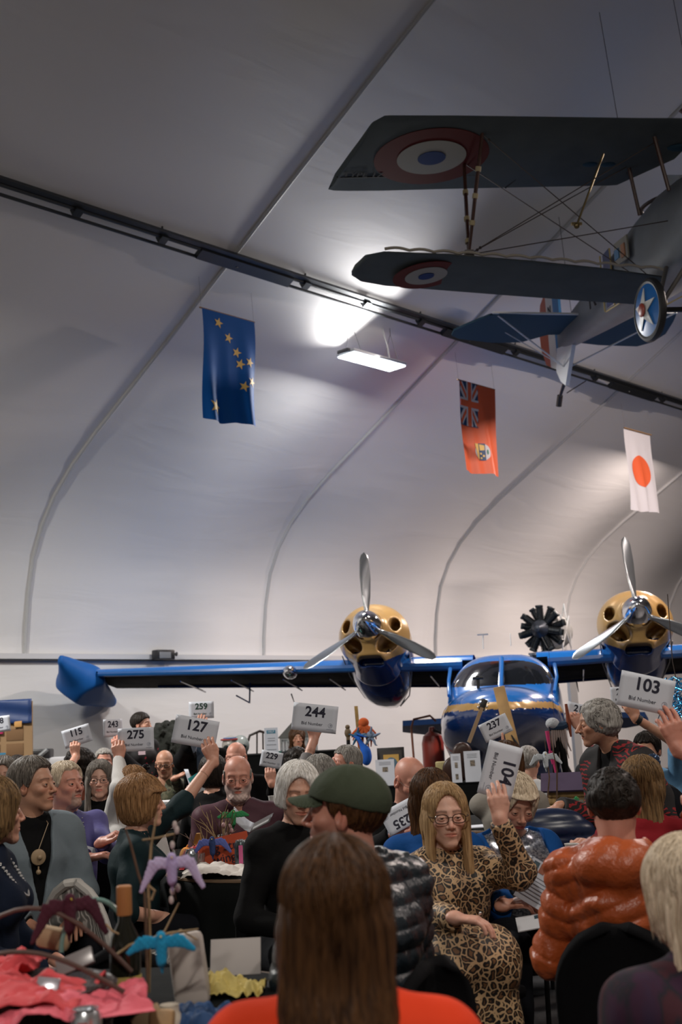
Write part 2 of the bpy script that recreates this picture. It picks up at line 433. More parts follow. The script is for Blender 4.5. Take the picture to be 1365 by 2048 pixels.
def hair_sdf(q, style, H):
    x, y, z = q[:, 0], q[:, 1], q[:, 2]; ax = np.abs(x)
    phi = np.arctan2(x, y+.02); t = H.get('t', .012); sd = H.get('seed', 1.)
    rid = .0012*np.sin(phi*23+sd+2.5*np.sin(z*24+sd)) + .0012*np.sin(phi*57+2*np.sin(z*40+sd*2)+sd) + .0008*np.sin(x*260+sd*3+y*60)
    sw = H.get('rid', 1.0)
    base = ell(q, (0, -.016, .039), (.075+t, .095+t, .082+t)) + rid*sw*1.2
    if style == 'short':
        r = H.get('recede', 0.0)
        d = smax(base, cut_line(q, [-.12, -.06, -.03, .0, .012, .03, .045, .07, .085], [-.075, -.070, -.035, .022, -.005, .014, .052, .080+r, .092+r]) + (y > .02)*(.013*np.exp(-((ax-.046)/.018)**2) + .003*np.sin(x*130+sd)), .006)
    elif style == 'fringe':
        b2 = ell(q, (0, -.016, .022), (.070+t, .090+t, .085))
        d = smax(b2, cut_line(q, [-.12, -.06, -.03, .0, .012, .03], [-.075, -.070, -.035, .022, -.005, .012]), .006)
        top = H.get('top', .045)
        d = smax(d, (z-top), .008); d = smax(d, (y-.028), .008)
        d = smax(d, -ell(q, (0, .03, .07), (.062, .10, .09)), .006)
    elif style == 'curly':
        b = ell(q, (0, -.022, .030), (.080+t, .095+t, .088+t))
        b = smin(b, ell(q, (0, -.045, -.02-H.get('low', 0)), (.078+t, .07+t, .08+H.get('low', 0))), .03)
        n = .009*np.sin(x*95+sd)*np.sin(y*88+sd*2)*np.sin(z*92+sd) + .006*np.sin(x*190+y*60)*np.sin(z*170+sd)*np.sin(y*180)
        n2 = .010*np.sin(x*52+sd+2*np.sin(z*30))*np.sin(y*49+sd*2+2*np.sin(x*33))*np.sin(z*55+sd) + .004*np.sin(x*130+y*60)*np.sin(z*120+sd)*np.sin(y*125); d = b + n2*H.get('amp', 1); sw = .3
        d = smax(d, -ell(q, (0, .105, -.025), (.058, .075, H.get('open', .085))), .008)
        if not H.get('neck'): d = smax(d, -ell(q, (0, .03, -.10), (.07, .07, .07)), .01)
    elif style in ('bob', 'long'):
        L = H.get('len', .10)
        b = smin(base, ell(q, (0, -.020, -.025), (.088+t*.5, .088+t*.5, .10)) + rid*sw*1.2, .03)
        if style == 'bob': b = smax(b, (-z-L), .02)
        else:
            bk = loft(q, (0, -.055, -.02), (H.get('dx', 0), -.055-H.get('back', .03), -L), (.088+t*.4, .045), (H.get('w', .085), H.get('dp', .028)), (1, 0, 0)) + rid*sw*1.2
            b = smin(b, bk, .03)
            fs_ = H.get('front', 0)
            if fs_:
                qq = q.copy(); qq[:, 0] = ax
                b = smin(b, loft(qq, (.074, .012, -.02), (.080+H.get('fx', 0), .045, -fs_), (.016, .036), (.022, .018), (1, 0, 0)), .02)
            b = smax(b, (-z-L-.02), .03)
        ow = H.get('open', (.056, .075, .088)); oz = H.get('oz', -.020)
        b = smax(b, -ell(q, (H.get('part', 0), .100, oz), ow), .010)
        nk = smax(ell(q, (0, .06, -.13), (.075, .085, .085)), -(y+.0)*0-1, .01)
        d = smax(b, -nk, .012)
        if style == 'long' and H.get('front', 0) and H.get('frontk', 1):
            qq = q.copy(); qq[:, 0] = ax
            d = smin(d, loft(qq, (.070, .020, -.01), (.078+H.get('fx', 0), .055, -H['front']), (.014, .030), (.022, .018), (1, 0, 0)), .015)
        f = H.get('fringe', 0)
        if f: d = smin(d, smax(ell(q, (0, .010, .040), (.078+t, .090+t, .070)), cut_line(q, [0, .05, .12], [.0, f, f]), .006), .01)
    elif style == 'updo':
        d = smax(base, cut_line(q, [-.12, -.06, -.03, .0, .03, .06, .085], [-.05, -.045, -.02, .005, .03, .058, .072]), .008)
        d = smin(d, ell(q, H.get('bun', (0, -.10, .06)), (.036, .034, .034)), .015)
    if style in ('fringe', 'curly'): d = d + rid*sw*1.2
    return d

def hair_locks(style, H, n, seed):
    rnd = random.Random(seed); t = H.get('t', .012); V = []; Q = []
    xs = [-.12, -.06, -.03, .0, .012, .03, .045, .07, .085]; r0 = H.get('recede', 0.0)
    zs = [-.075, -.070, -.035, .022, -.005, .014, .052, .080+r0, .092+r0]
    L = H.get('len', .10); fr = H.get('fringe', 0)
    for i in range(n):
        phi = rnd.uniform(-PI, PI); th = rnd.uniform(.05, 1.3); dph = rnd.uniform(-.035, .035); dl = rnd.uniform(.0005, .0035); pts = []
        for k in range(16):
            e = min(th, PI/2); x = (.075+t+dl)*math.sin(e)*math.sin(phi); y = -.016+(.095+t+dl)*math.sin(e)*math.cos(phi); z = .039+(.082+t+dl)*math.cos(e)
            if th > PI/2:
                z = .039 - (th-PI/2)*.09; sh = 1-.10*(th-PI/2); x *= sh; y *= sh
            if style == 'short': lim = np.interp(y, xs, zs)+(.004 if y > -.02 else .014)
            else:
                ow = H.get('open', (.056, .075, .088)); oz = H.get('oz', -.020); top = oz + ow[2]*math.sqrt(max(0, 1-((x-H.get('part', 0))/ow[0])**2 - ((y-.100)/ow[1])**2))
                lim = top if (abs(x) < ow[0] and y > .045) else -L
                if style == 'long': lim = max(lim, -.09)
                if fr and y > .05 and abs(x) < .06: lim = fr
            if z < lim: break
            pts.append((x, y, z)); th += .12; phi += dph
        if len(pts) < 4: continue
        b0 = len(V); rr_ = rnd.uniform(.0011, .0022); m_ = len(pts)
        for j, p_ in enumerate(pts):
            a_ = np.array(pts[min(j+1, m_-1)])-np.array(pts[max(j-1, 0)]); a_ = a_/(np.linalg.norm(a_)+1e-9); s1 = np.cross(a_, (p_[0], p_[1], p_[2]-.0)); s1 = s1/(np.linalg.norm(s1)+1e-9); s2 = np.cross(a_, s1); w_ = rr_*(1-.8*(j/(m_-1))**2)
            for c_, d_ in ((1, 0), (0, 1), (-1, 0), (0, -1)): V.append(np.array(p_)+s1*w_*c_*1.4+s2*w_*d_)
        for j in range(m_-1):
            for k in range(4): Q.append((b0+j*4+k, b0+j*4+(k+1) % 4, b0+j*4+4+(k+1) % 4, b0+j*4+4+k))
    return np.array(V), np.array(Q)
def curl_locks(H, n, seed):
    rnd = random.Random(seed); t = H.get('t', .012); low = H.get('low', 0); V = []; Q = []
    for i in range(n):
        phi = rnd.uniform(-PI, PI); th = rnd.uniform(.0, 2.1 + low*6); x = (.080+t)*math.sin(min(th, 1.9))*math.sin(phi); y = -.025+(.097+t)*math.sin(min(th, 1.9))*math.cos(phi); z = .030+(.088+t)*math.cos(th)
        if y > .035 and z < .072 and abs(x) < .062: continue
        if y > .0 and z < -.03: continue
        nrm_ = np.array((x, y+.025, z-.03)); nrm_ = nrm_/(np.linalg.norm(nrm_)+1e-9); t1 = np.cross(nrm_, (rnd.uniform(-1, 1), rnd.uniform(-1, 1), rnd.uniform(-1, 1))); t1 = t1/(np.linalg.norm(t1)+1e-9); t2 = np.cross(nrm_, t1)
        R_ = rnd.uniform(.007, .014); a0 = rnd.uniform(0, 6.28); b0 = len(V); m_ = 9; rr_ = rnd.uniform(.0012, .0024); pts = []
        for k in range(m_):
            a = a0+k*.5; pts.append(np.array((x, y, z)) + t1*R_*math.cos(a) + t2*R_*math.sin(a)*.8 + nrm_*(-.004+.0012*k+.003*math.sin(k*.7)) - np.array((0, 0, .0012*k)))
        for j, p_ in enumerate(pts):
            w_ = rr_*(1-.75*(j/(m_-1))**2); s1 = nrm_; s2 = np.cross(nrm_, pts[min(j+1, m_-1)]-pts[max(j-1, 0)]); s2 = s2/(np.linalg.norm(s2)+1e-9)
            for c_, d_ in ((1, 0), (0, 1), (-1, 0), (0, -1)): V.append(p_+s1*w_*c_+s2*w_*d_*1.4)
        for j in range(m_-1):
            for k in range(4): Q.append((b0+j*4+k, b0+j*4+(k+1) % 4, b0+j*4+4+(k+1) % 4, b0+j*4+4+k))
    return np.array(V), np.array(Q)
def orthoR(left, fwd, up): return np.array([left, fwd, up]).T   # columns
def nrm(v): v = np.array(v, float); return v/np.linalg.norm(v)
GLASS = mat('spectacle_frame', (.015, .012, .012), .25)
EYE = [mat('eye_white', (.42, .37, .34), .2), mat('eye_iris_dark', (.05, .03, .02), .1), mat('eye_pupil', (.003, .003, .003), .1), mat('eye_iris_blue', (.12, .2, .28), .1)]
_eye = {}
def eye_mesh(blue):
    if blue in _eye: return _eye[blue]
    b = MB(); prof = [(0.0, .0120)]
    for a, mi in [(13, 2), (30, 1), (60, 0), (90, 0), (135, 0), (180, 0)]:
        prof.append((.0120*math.sin(R(a)), .0120*math.cos(R(a))))
    for i in range(len(prof)-1):
        b.cur = [2, 1, 0, 0, 0, 0][i]; b.lathe([prof[i], prof[i+1]], n=14, axis='Y')
    b2 = [f for f in b.f]; me = b.mesh('eye', True, weld=1e-5)
    for m in (EYE[0], EYE[3] if blue else EYE[1], EYE[2]): me.materials.append(m)
    _eye[blue] = me; return me

def two_bone(S, T, l1, l2, hint):
    S = V3(S); T = V3(T); d = T-S; L = np.linalg.norm(d); u = d/L
    L = min(L, (l1+l2)*.995); T = S+u*L
    a = (l1*l1-l2*l2+L*L)/(2*L); h = math.sqrt(max(l1*l1-a*a, 0))
    hv = V3(hint); hv = hv - u*(hv@u); hv = hv/(np.linalg.norm(hv)+1e-9)
    return S+u*a+hv*h, T
def hand_sdf(p, H):
    W, u, n, a = H['W'], H['u'], H['n'], H['a']; q = p - W
    q = np.stack([q@a, q@u, q@n], 1)/H['s']   # x thumb side, y fingers, z palm side
    c = H['curl']; sp = H.get('spread', .0)
    d = loft(q, (0, -.02, 0), (0, .075, 0), (.026, .019), (.040, .013), (1, 0, 0))
    d = smin(d, ell(q, (.022, .035, .008), (.018, .034, .014)), .012)
    for i, (bx, by, L) in enumerate([(.031, .078, .076), (.0105, .083, .084), (-.0105, .080, .078), (-.0305, .072, .060)]):
        ci = c if not isinstance(c, (list, tuple)) else c[i]
        pt = np.array([bx*.9, by*.75, 0.]); np_ = np.array([bx, by, 0.]); ang = 0.0; sa = sp*(bx/.03)
        d = smin(d, cap(q, pt, np_, .0105, .0098), .008)
        f = None
        for k, fr in enumerate((.46, .30, .24)):
            ang += ci*(.9, 1.1, .8)[k]
            dv = np.array([math.sin(sa)*math.cos(ang), math.cos(sa)*math.cos(ang), math.sin(ang)])
            nx = np_ + dv*L*fr; r0 = (.0096, .0088, .0080)[k]
            g = cap(q, np_, nx, r0, r0-.0007); f = g if f is None else np.minimum(f, g); np_ = nx
        d = smin(d, f, .004)
    th = H.get('thumb', 'open')
    if th == 'grip': pts = [(.022, .022, .006), (.038, .050, .020), (.034, .078, .034), (.022, .098, .036)]
    elif th == 'rest': pts = [(.022, .022, .004), (.044, .048, .010), (.050, .074, .014), (.047, .096, .012)]
    else: pts = [(.022, .022, .004), (.052, .044, .008), (.070, .066, .010), (.078, .088, .008)]
    f = None
    for i in range(3):
        g = cap(q, pts[i], pts[i+1], (.0135, .0110, .0095)[i], (.0110, .0098, .0085)[i]); f = g if f is None else np.minimum(f, g)
    d = smin(d, f, .008)
    return d*H['s']

def folds(p, a, sd=0):
    x, y, z = p[:, 0]+sd, p[:, 1]+sd*.7, p[:, 2]
    return a*(np.sin(17*x+9*z+2*np.sin(11*z+y*7))*np.sin(13*y-12*z+1.5*np.sin(9*x)) + .5*np.sin(41*z+23*x+3*np.sin(13*y))*np.sin(29*y+15*x))

PEOPLE = []
def person(pos, label, skin='fair', size=1.0, body=0, look=0, pitch=0, tilt=0, fem=0, build=1.0, fat=0, stand=False, zpel=None,
           pelvis=(0, 0), arms=None, layers=(), legs=None, hair=None, head=None, glasses=None, res=1.0, cap_hat=None, group=None, legcol=None, eyes=True, blue=0, knees=None, extras=None, shoe=None, neckf=.02):
    head = dict(head or {}); head['fem'] = fem; head['fat'] = fat
    s = size; top = V3(at(*pos)); Yd = pos[2]
    fb = V3(math.sin(R(body)), -math.cos(R(body)), 0); lb = V3(math.cos(R(body)), math.sin(R(body)), 0); up = V3(0, 0, 1)
    M = Matrix.Rotation(R(look), 3, 'Z') @ Matrix.Rotation(R(pitch), 3, 'X') @ Matrix.Rotation(R(tilt), 3, 'Y')
    # head axes: local x = person's left, y = forward(-Y world at look 0)
    base = Matrix(((1, 0, 0), (0, -1, 0), (0, 0, 1)))
    # proper rotation needed: x'=left(+X), y'=forward(-Y), z'=up is left handed, so mirror x in the head frame
    HR = np.array((M @ base))                      # columns are left, forward, up
    HR = HR.reshape(3, 3)
    C = top - HR@V3(0, 0, .120)*s
    NB = C + HR@V3(0, -.020, -.06)*s - up*.105*s - fb*neckf*s        # neck base
    root_z = 0.0
    zp = (zpel if zpel is not None else (.90*s if stand else .52))
    px, py = pelvis; PV = V3(NB[0], NB[1], zp) + lb*px + fb*py - fb*.02
    CT = NB - up*.015*s
    sw = (.150 if fem else .172)*s*build
    SH = {sd: CT + lb*sw*k - up*.035*s for sd, k in (('L', 1), ('R', -1))}
    rt = empty('person', (PV[0], PV[1], 0), 0, label, 'person', group)
    org = V3(PV[0], PV[1], 0)
    hh = max(.0026, Yd/2400*1.05)*res; hh = min(hh, .0052)
    # arms
    A = {}
    arms = arms or {}
    for sd, k in (('L', 1), ('R', -1)):
        a = dict(arms.get(sd) or {})
        if 'w' in a: W = V3(at(*a['w'])) if not a.get('world') else V3(*a['w'])
        elif stand: W = SH[sd] - up*.52*s + fb*.08 + lb*k*.06
        else: W = PV + fb*.26 + lb*k*.10 + up*.12
        l1, l2 = .285*s, .250*s
        if a.get('long'): l1 *= a['long']; l2 *= a['long']
        E, W = two_bone(SH[sd], W, l1, l2, V3(a.get('hint', tuple(lb*k*.6 - up*.8 - fb*.3))))
        u = nrm(a['u']) if 'u' in a else nrm(fb*1.0 - up*.25 - lb*k*.45)
        n = V3(a.get('n', (0, 0, -1))); n = nrm(n - u*(n@u))
        th = np.cross(n, u) if sd == 'L' else np.cross(u, n)
        if a.get('flip'): th = -th
        H = dict(W=W, u=u, n=n, a=th, s=s*(.96 if fem else 1.05)*a.get('hs', 1), curl=a.get('curl', .25), thumb=a.get('thumb', 'rest'), spread=a.get('spread', 0.03))
        A[sd] = dict(E=E, W=W, H=H, show=a.get('show', True), l=(l1, l2))
    bw = build*(1+.18*fat); dp = 1+.35*fat
    WA = PV + (CT-PV)*.40 + fb*.01; CH = PV + (CT-PV)*.74
    fs = .93 if fem else 1.0
    def torso(p, o=0.0):
        d = loft(p, PV, WA, (.150*s*bw+o, .108*s*dp+o), (.130*s*bw*fs+o, .098*s*dp+o), lb)
        d = smin(d, loft(p, WA, CH, (.130*s*bw*fs+o, .098*s*dp+o), (.150*s*bw*fs+o, .108*s*dp**.5+o), lb), .04)
        d = smin(d, loft(p, CH, CT, (.150*s*bw*fs+o, .105*s*dp**.5+o), (.095*s*bw+o, .058*s+o), lb), .05)
        for k in (1, -1):
            d = smin(d, cap(p, CT + up*.012*s, SH['L' if k > 0 else 'R'] + up*.004, .048*s+o, .050*s*build+o), .04)
            if fem: d = smin(d, ell(p, CH + fb*.088*s + lb*k*.062*s - up*.01, (.062*s+o, .056*s+o, .062*s+o)), .04)
        return d
    AR = build
    def upper(p, sd, o=0.0): return cap(p, SH[sd], A[sd]['E'], .050*s*AR+o, .040*s*AR+o)
    def fore(p, sd, o=0.0, cut=None):
        E, W = A[sd]['E'], A[sd]['W']; d = cap(p, E, W, .039*s*AR+o, (.025*s+o))
        if cut is not None:
            u = nrm(W-E); d = smax(d, (p-W)@u + cut, .006)
        return d
    def arm_all(p, o=0.0, to=1.0, cut=.01, base=None):
        d = base
        for sd in 'LR':
            if to <= .5:
                E = SH[sd] + (A[sd]['E']-SH[sd])*(to*2); u = nrm(A[sd]['E']-SH[sd])
                a = smax(cap(p, SH[sd], E + u*.05, .052*s*AR+o, (.044*s*AR+o)), (p-E)@u, .006)
            else:
                a = upper(p, sd, o); c2 = cut + (1-to)*2*np.linalg.norm(A[sd]['W']-A[sd]['E'])
                a = smin(a, fore(p, sd, o, c2), .03*s)
            d = a if d is None else smin(d, a, .045*s)
        return d
    # legs
    LG = []
    if not stand:
        for k in (1, -1):
            kn = (knees or {}).get('L' if k > 0 else 'R')
            hip = PV + lb*k*.09*s - up*.0
            K = V3(at(*kn)) if kn else hip + fb*.40*s + lb*k*.05 + up*.0
            hd = K-hip; Lh = np.linalg.norm(hd); K = hip + hd*min(1, .46*s/Lh)
            An = V3(K[0], K[1], .10) - fb*.02
            LG.append((hip, K, An))
    else:
        for k in (1, -1):
            hip = PV + lb*k*.085*s; K = hip*.5 + V3(hip[0], hip[1], .0)*.5; K[2] = zp*.53; K = K + fb*.02
            LG.append((hip, K, V3(hip[0], hip[1], .09)))
    def legs_f(p, o=0.0):
        d = None
        for hip, K, An in LG:
            a = cap(p, hip, K, .080*s*bw+o, .055*s+o); a = smin(a, cap(p, K, An, .054*s+o, .036*s+o), .02)
            d = a if d is None else smin(d, a, .02)
        return d
    def feet(p, o=0.0):
        d = None
        for hip, K, An in LG:
            a = cap(p, An - up*.045, An + fb*.14 - up*.062, .040+o, .032+o); d = a if d is None else np.minimum(d, a)
        return smax(d, -p[:, 2] + .004, .005)
    def neck(p, o=0.0):
        r = (.049 if fem else .058)*s + .008*fat
        return smin(cap(p, C + HR@V3(0, -.018, -.045)*s, NB - up*.02, r+o, r*1.08+o), 9, 0)
    def headf(p):
        return head_sdf((p - C)@HR/s, head)*s
    # ---- body mesh
    parts = []
    def hn(p): return smin(headf(p), neck(p), .022*s)
    lo = C - .165*s; hi = C + .165*s; lo[2] = NB[2]-.02*s
    v, f = surf(hn, lo, hi, hh)
    ql = (v - C)@HR/s
    parts.append((v, f, head_tint(ql, head)))
    def bodyf(p):
        d = smin(torso(p, -.002), neck(p, -.0015), .03)
        for sd in 'LR':
            a = smin(upper(p, sd, -.0015), fore(p, sd, -.0015), .02)
            d = smin(d, a, .04)
        d = smin(d, smin(legs_f(p, -.004), feet(p, -.006), .02), .04)
        return d
    pts = [SH['L'], SH['R'], CT, PV] + [A[k][j] for k in 'LR' for j in 'EW'] + [q for l in LG for q in l] + [LG[0][2]+fb*.2, LG[1][2]+fb*.2]
    allp = np.array(pts); blo = allp.min(0)-.16; bhi = allp.max(0)+.16; bhi[2] = max(SH['L'][2], SH['R'][2], *[A[k][j][2] for k in 'LR' for j in 'EW']) + .10
    blo[2] = -.01
    bare = any(l.get('to', 1) < .9 for l in layers[:1]) or not layers
    v, f = surf(bodyf, blo, bhi, .0075 if bare and Yd < 8 else .014)
    parts.append((v, f, np.ones((len(v), 3))))
    for sd in 'LR':
        if not A[sd]['show']: continue
        H = A[sd]['H']
        def hf(p, sd=sd, H=H): return smin(hand_sdf(p, H), fore(p, sd), .012)
        cc = H['W'] + H['u']*.09*s
        lo = np.minimum(H['W'] - nrm(H['W']-A[sd]['E'])*.07 - .04, cc-.125*s); hi = np.maximum(H['W'] - nrm(H['W']-A[sd]['E'])*.07 + .04, cc+.125*s)
        v, f = surf(hf, lo, hi, max(.0024, min(hh*.85, .0045)))
        # keep only the hand side
        u = nrm(H['W']-A[sd]['E']); kf = ((v[f].mean(1) - H['W'])@u > -.09)
        t = np.ones((len(v), 3)); t[:, 1:] *= .93
        parts.append((v, f[kf], t))
    for i in range(len(parts)): parts[i] = (parts[i][0]-org, parts[i][1], parts[i][2])
    me = np_mesh('body', parts, 'tint')
    bo = link('body', me, SK[skin], rt)
    # ---- eyes
    if eyes and Yd < 11.5:
        for k in (1, -1):
            e = bpy.data.objects.new('eye', eye_mesh(blue)); COL.objects.link(e); e.parent = rt
            Mx = Matrix([list(r) for r in HR]).to_4x4()
            if k: pass
            e.matrix_local = Matrix.Translation(Vector(C + HR@V3(k*.0315, .0758, .0038)*s - org)) @ Mx @ Matrix.Scale(s, 4)
    # ---- clothes
    for li, Ly in enumerate(layers):
        o = Ly.get('o', .012+.010*li); kind = Ly['k']
        vv = Ly.get('v'); fold = Ly.get('fold', .0022)*1.0; puff = Ly.get('puff')
        def cf(p, Ly=Ly, o=o):
            if kind in ('shirt', 'jacket', 'sweater', 'blouse', 'vest', 'dress', 't_shirt', 'cardigan'):
                d = torso(p, o)
                hem = Ly.get('hem', .02)
                d = smax(d, (PV[2]-hem) - p[:, 2], .01) if kind != 'dress' else d
                if kind != 'vest': d = arm_all(p, o, Ly.get('to', 1.0), .012, d)
                if kind == 'dress' or Ly.get('skirt'):
                    d = smin(d, legs_skirt(p, o, Ly), .06)
                if puff:
                    tq = (p-PV)@nrm(CT-PV); sw_ = Ly.get('diag', 0)
                    tq = tq + sw_*((p-PV)@lb)
                    q = tq/puff; dt = torso(p, o)
                    for sd in 'LR':
                        E, W, S = A[sd]['E'], A[sd]['W'], SH[sd]
                        h1 = np.clip(((p-S)@(E-S))/((E-S)@(E-S)), 0, 1)*np.linalg.norm(E-S); h2 = np.clip(((p-E)@(W-E))/((W-E)@(W-E)), 0, 1)*np.linalg.norm(W-E)
                        a = np.minimum(upper(p, sd, o), fore(p, sd, o)); q = np.where(a < dt-.01, (h1+h2)/puff + sw_*((p-S)@up)*4, q); dt = np.minimum(dt, a)
                    d = d - Ly.get('pd', .016)*(np.abs(np.sin(PI*q))**.6 - .3) - .003*np.sin(p[:, 0]*70+p[:, 2]*30)*np.sin(p[:, 1]*75+q*2)
                d = d + folds(p, fold, li*3+C[0])
                nr = Ly.get('neck', .060)
                nk = cap(p, NB - up*Ly.get('drop', .0), NB + up*.20 + HR@V3(0, 0, .0), nr*s, nr*s*1.1)
                d = smax(d, -nk, .008)
                if vv:
                    w0, ln = vv; q = p-NB; dn = -(q@up); xx = np.abs(q@lb); ff = q@fb
                    wd = w0*np.clip(1 - (dn+.02)/ln, -1, 1.4)
                    d = smax(d, -smax(xx-wd, -ff, .01)*.9, .006)
                if Ly.get('collar'):
                    cr = Ly['collar']; ring = np.abs(cap(p, NB - up*.03, NB + up*.06, (.064+cr*.3)*s)) - .004
                    q = p-NB; ring = smax(ring, (q@up) - .032 - cr - .1*(-(q@fb)), .004); ring = smax(ring, -(q@up) - .05, .004)
                    ring = smax(ring, -smax(np.abs(q@lb) - .012 - .25*np.maximum((q@up)+.01, 0), -(q@fb), .004), .004)
                    d = smin(d, ring, .006)
                if Ly.get('hood'):
                    q = p-NB; d = smin(d, ell(p, NB - fb*.10 - up*.01, (.135, .085, .075), orthoR(lb, fb, up)) - .010*np.abs(np.sin(q@lb*24 + (q@up)*12)), .03)
                return d
            if kind in ('trousers',):
                d = legs_f(p, o); d = smin(d, loft(p, PV - up*.04, PV+up*.06, (.155*s*bw+o, .112*s*dp+o), (.150*s*bw+o, .108*s*dp+o), lb), .04)
                d = smax(d, .075-p[:, 2], .004)
                return d + folds(p, .003, 5)
        def legs_skirt(p, o, Ly):
            d = None; hm = Ly.get('skirt', .45)
            for hip, K, An in LG:
                F_ = An + (K-An)*(1-hm)
                a = cap(p, hip, K, .10*s*bw+o, .085*s+o); a = smin(a, cap(p, K, F_, .080*s+o, .085*s+o), .05)
                d = a if d is None else smin(d, a, .09)
            F0 = (LG[0][2]+ (LG[0][1]-LG[0][2])*(1-hm)); return smax(d, F0[2]-.02-p[:, 2], .01)
        if kind == 'trousers': zlo, zhi = .06, PV[2]+.15
        elif kind == 'dress': zlo, zhi = .05, bhi[2]+.05
        else: zlo, zhi = PV[2]-.14, max(bhi[2], NB[2]+.12)
        l2 = blo.copy(); h2 = bhi.copy(); l2[:2] -= .05; h2[:2] += .05; l2[2] = zlo; h2[2] = zhi
        cr = Ly.get('res', 1.0)*(max(.0065, min(.011, Yd/2400*2.6)) if kind != 'trousers' else .016)
        v, f = surf(cf, l2, h2, cr)
        nm = Ly.get('name', kind)
        co = link(nm, np_mesh(nm, [(v-org, f)]), Ly['m'], rt)
        if Ly.get('label'): co['label'] = Ly['label']
    # ---- shoes
    sm = shoe or mat('shoe_black', (.012, .012, .013), .4)
    def sf(p): return smax(feet(p, .004), p[:, 2]-.115, .006)
    for i, (hip, K, An) in enumerate(LG):
        def s1(p, An=An): return smax(smax(cap(p, An - up*.045, An + fb*.14 - up*.062, .044, .036), -p[:, 2]+.002, .004), p[:, 2]-.10, .006)
        v, f = surf(s1, An-.10-V3(.1, .1, 0), An+V3(.2, .2, .05), .014)
        if len(f): link('shoe', np_mesh('shoe', [(v-org, f)]), sm, rt)
    # ---- hair
    if hair:
        st, hm_, Hp = hair
        hz = -(Hp.get('len', .1)+.06)
        def hf2(p): return hair_sdf((p-C)@HR/s, st, Hp)*s
        ext = max(.2, abs(hz)+.04)
        l = C-V3(.19, .19, ext if st == 'long' else .18)*s; h = C+V3(.19, .19, .19)*s
        if st == 'long' : l -= V3(.08, .08, 0); h += V3(.08, .08, 0)
        v, f = surf(hf2, l, h, hh*1.15)
        hp = [(v-org, f)]
        if st == 'curly' and Yd < 9.6:
            lv, lf = curl_locks(Hp, 380, len(PEOPLE)+5); hp.append((C + (lv*s)@HR.T - org, lf))
        if st in ('short', 'bob', 'long') and Yd < 8.6 and not cap_hat:
            lv, lf = hair_locks(st, Hp, 420 if Yd < 7 else 200, len(PEOPLE)+3)
            if len(lv): hp.append((C + (lv*s)@HR.T - org, lf))
        ho = link('hair', np_mesh('hair', hp), HM[hm_] if isinstance(hm_, str) else hm_, rt)
    HMX = Matrix.Translation(Vector(C-org)) @ Matrix([list(r) for r in HR]).to_4x4() @ Matrix.Scale(s, 4)
    if cap_hat:
        def cfn(p):
            q = (p-C)@HR/s
            d = ell(q, (0, -.014, .040), (.096, .118, .100)); d = smax(d, cut_line(q, [-.12, 0, .10], [.010, .036, .048]), .004)
            d = d + .0015*np.sin(np.arctan2(q[:, 0], q[:, 1]+.012)*3)**8
            zb = .056 - 2.0*q[:, 0]**2*3.2 - .22*np.maximum(q[:, 1]-.08, 0)
            br = np.maximum(ell(q, (0, .085, .05), (.078, .078, .08)), np.abs(q[:, 2]-zb)-.0022); br = np.maximum(br, -q[:, 1]+.05)
            return np.minimum(d, br)*s
        v, f = surf(cfn, C-.24*s, C+.24*s, .0030)
        co = link('cap', np_mesh('cap', [(v-org, f)]), cap_hat, rt)
    if glasses:
        g = MB(); rm = glasses.get('r', .0016); gm = glasses.get('m', GLASS); w_, h_ = glasses.get('size', (.025, .018)); e = glasses.get('round', 2.6)
        for k in (1, -1):
            pts = []
            for i in range(21):
                a = 2*PI*i/20; cx = math.copysign(abs(math.cos(a))**(2/e), math.cos(a)); sz = math.copysign(abs(math.sin(a))**(2/e), math.sin(a))
                xx = k*.034 + cx*w_; pts.append((xx, .100 - .10*abs(xx)**1.2*1.2 if True else 0, .003+sz*h_))
            g.tube(pts, rm, 6, cap=False)
            g.tube([(k*(.034+w_), .093, .008), (k*.074, .080, .010), (k*.081, .0, .012), (k*.079, -.02, .0)], rm*.9, 6)
        g.tube([(-.010, .103, .008), (0, .106, .010), (.010, .103, .008)], rm, 6)
        go = g.build('glasses', gm, rt); go.matrix_local = HMX
    ctx = dict(rt=rt, org=org, C=C, HR=HR, HMX=HMX, NB=NB, CT=CT, PV=PV, fb=fb, lb=lb, up=up, SH=SH, A=A, CH=CH, torso=torso, s=s)
    PEOPLE.append(ctx)
    return ctx
def head_part(c, name, mb, m, **k):
    o = mb.build(name, m, c['rt'], **k); o.matrix_local = c['HMX']; return o
def world_part(c, name, mb, m, **k):
    off = c['org']; mb.v = [(v[0]-off[0], v[1]-off[1], v[2]-off[2]) for v in mb.v]
    return mb.build(name, m, c['rt'], **k)
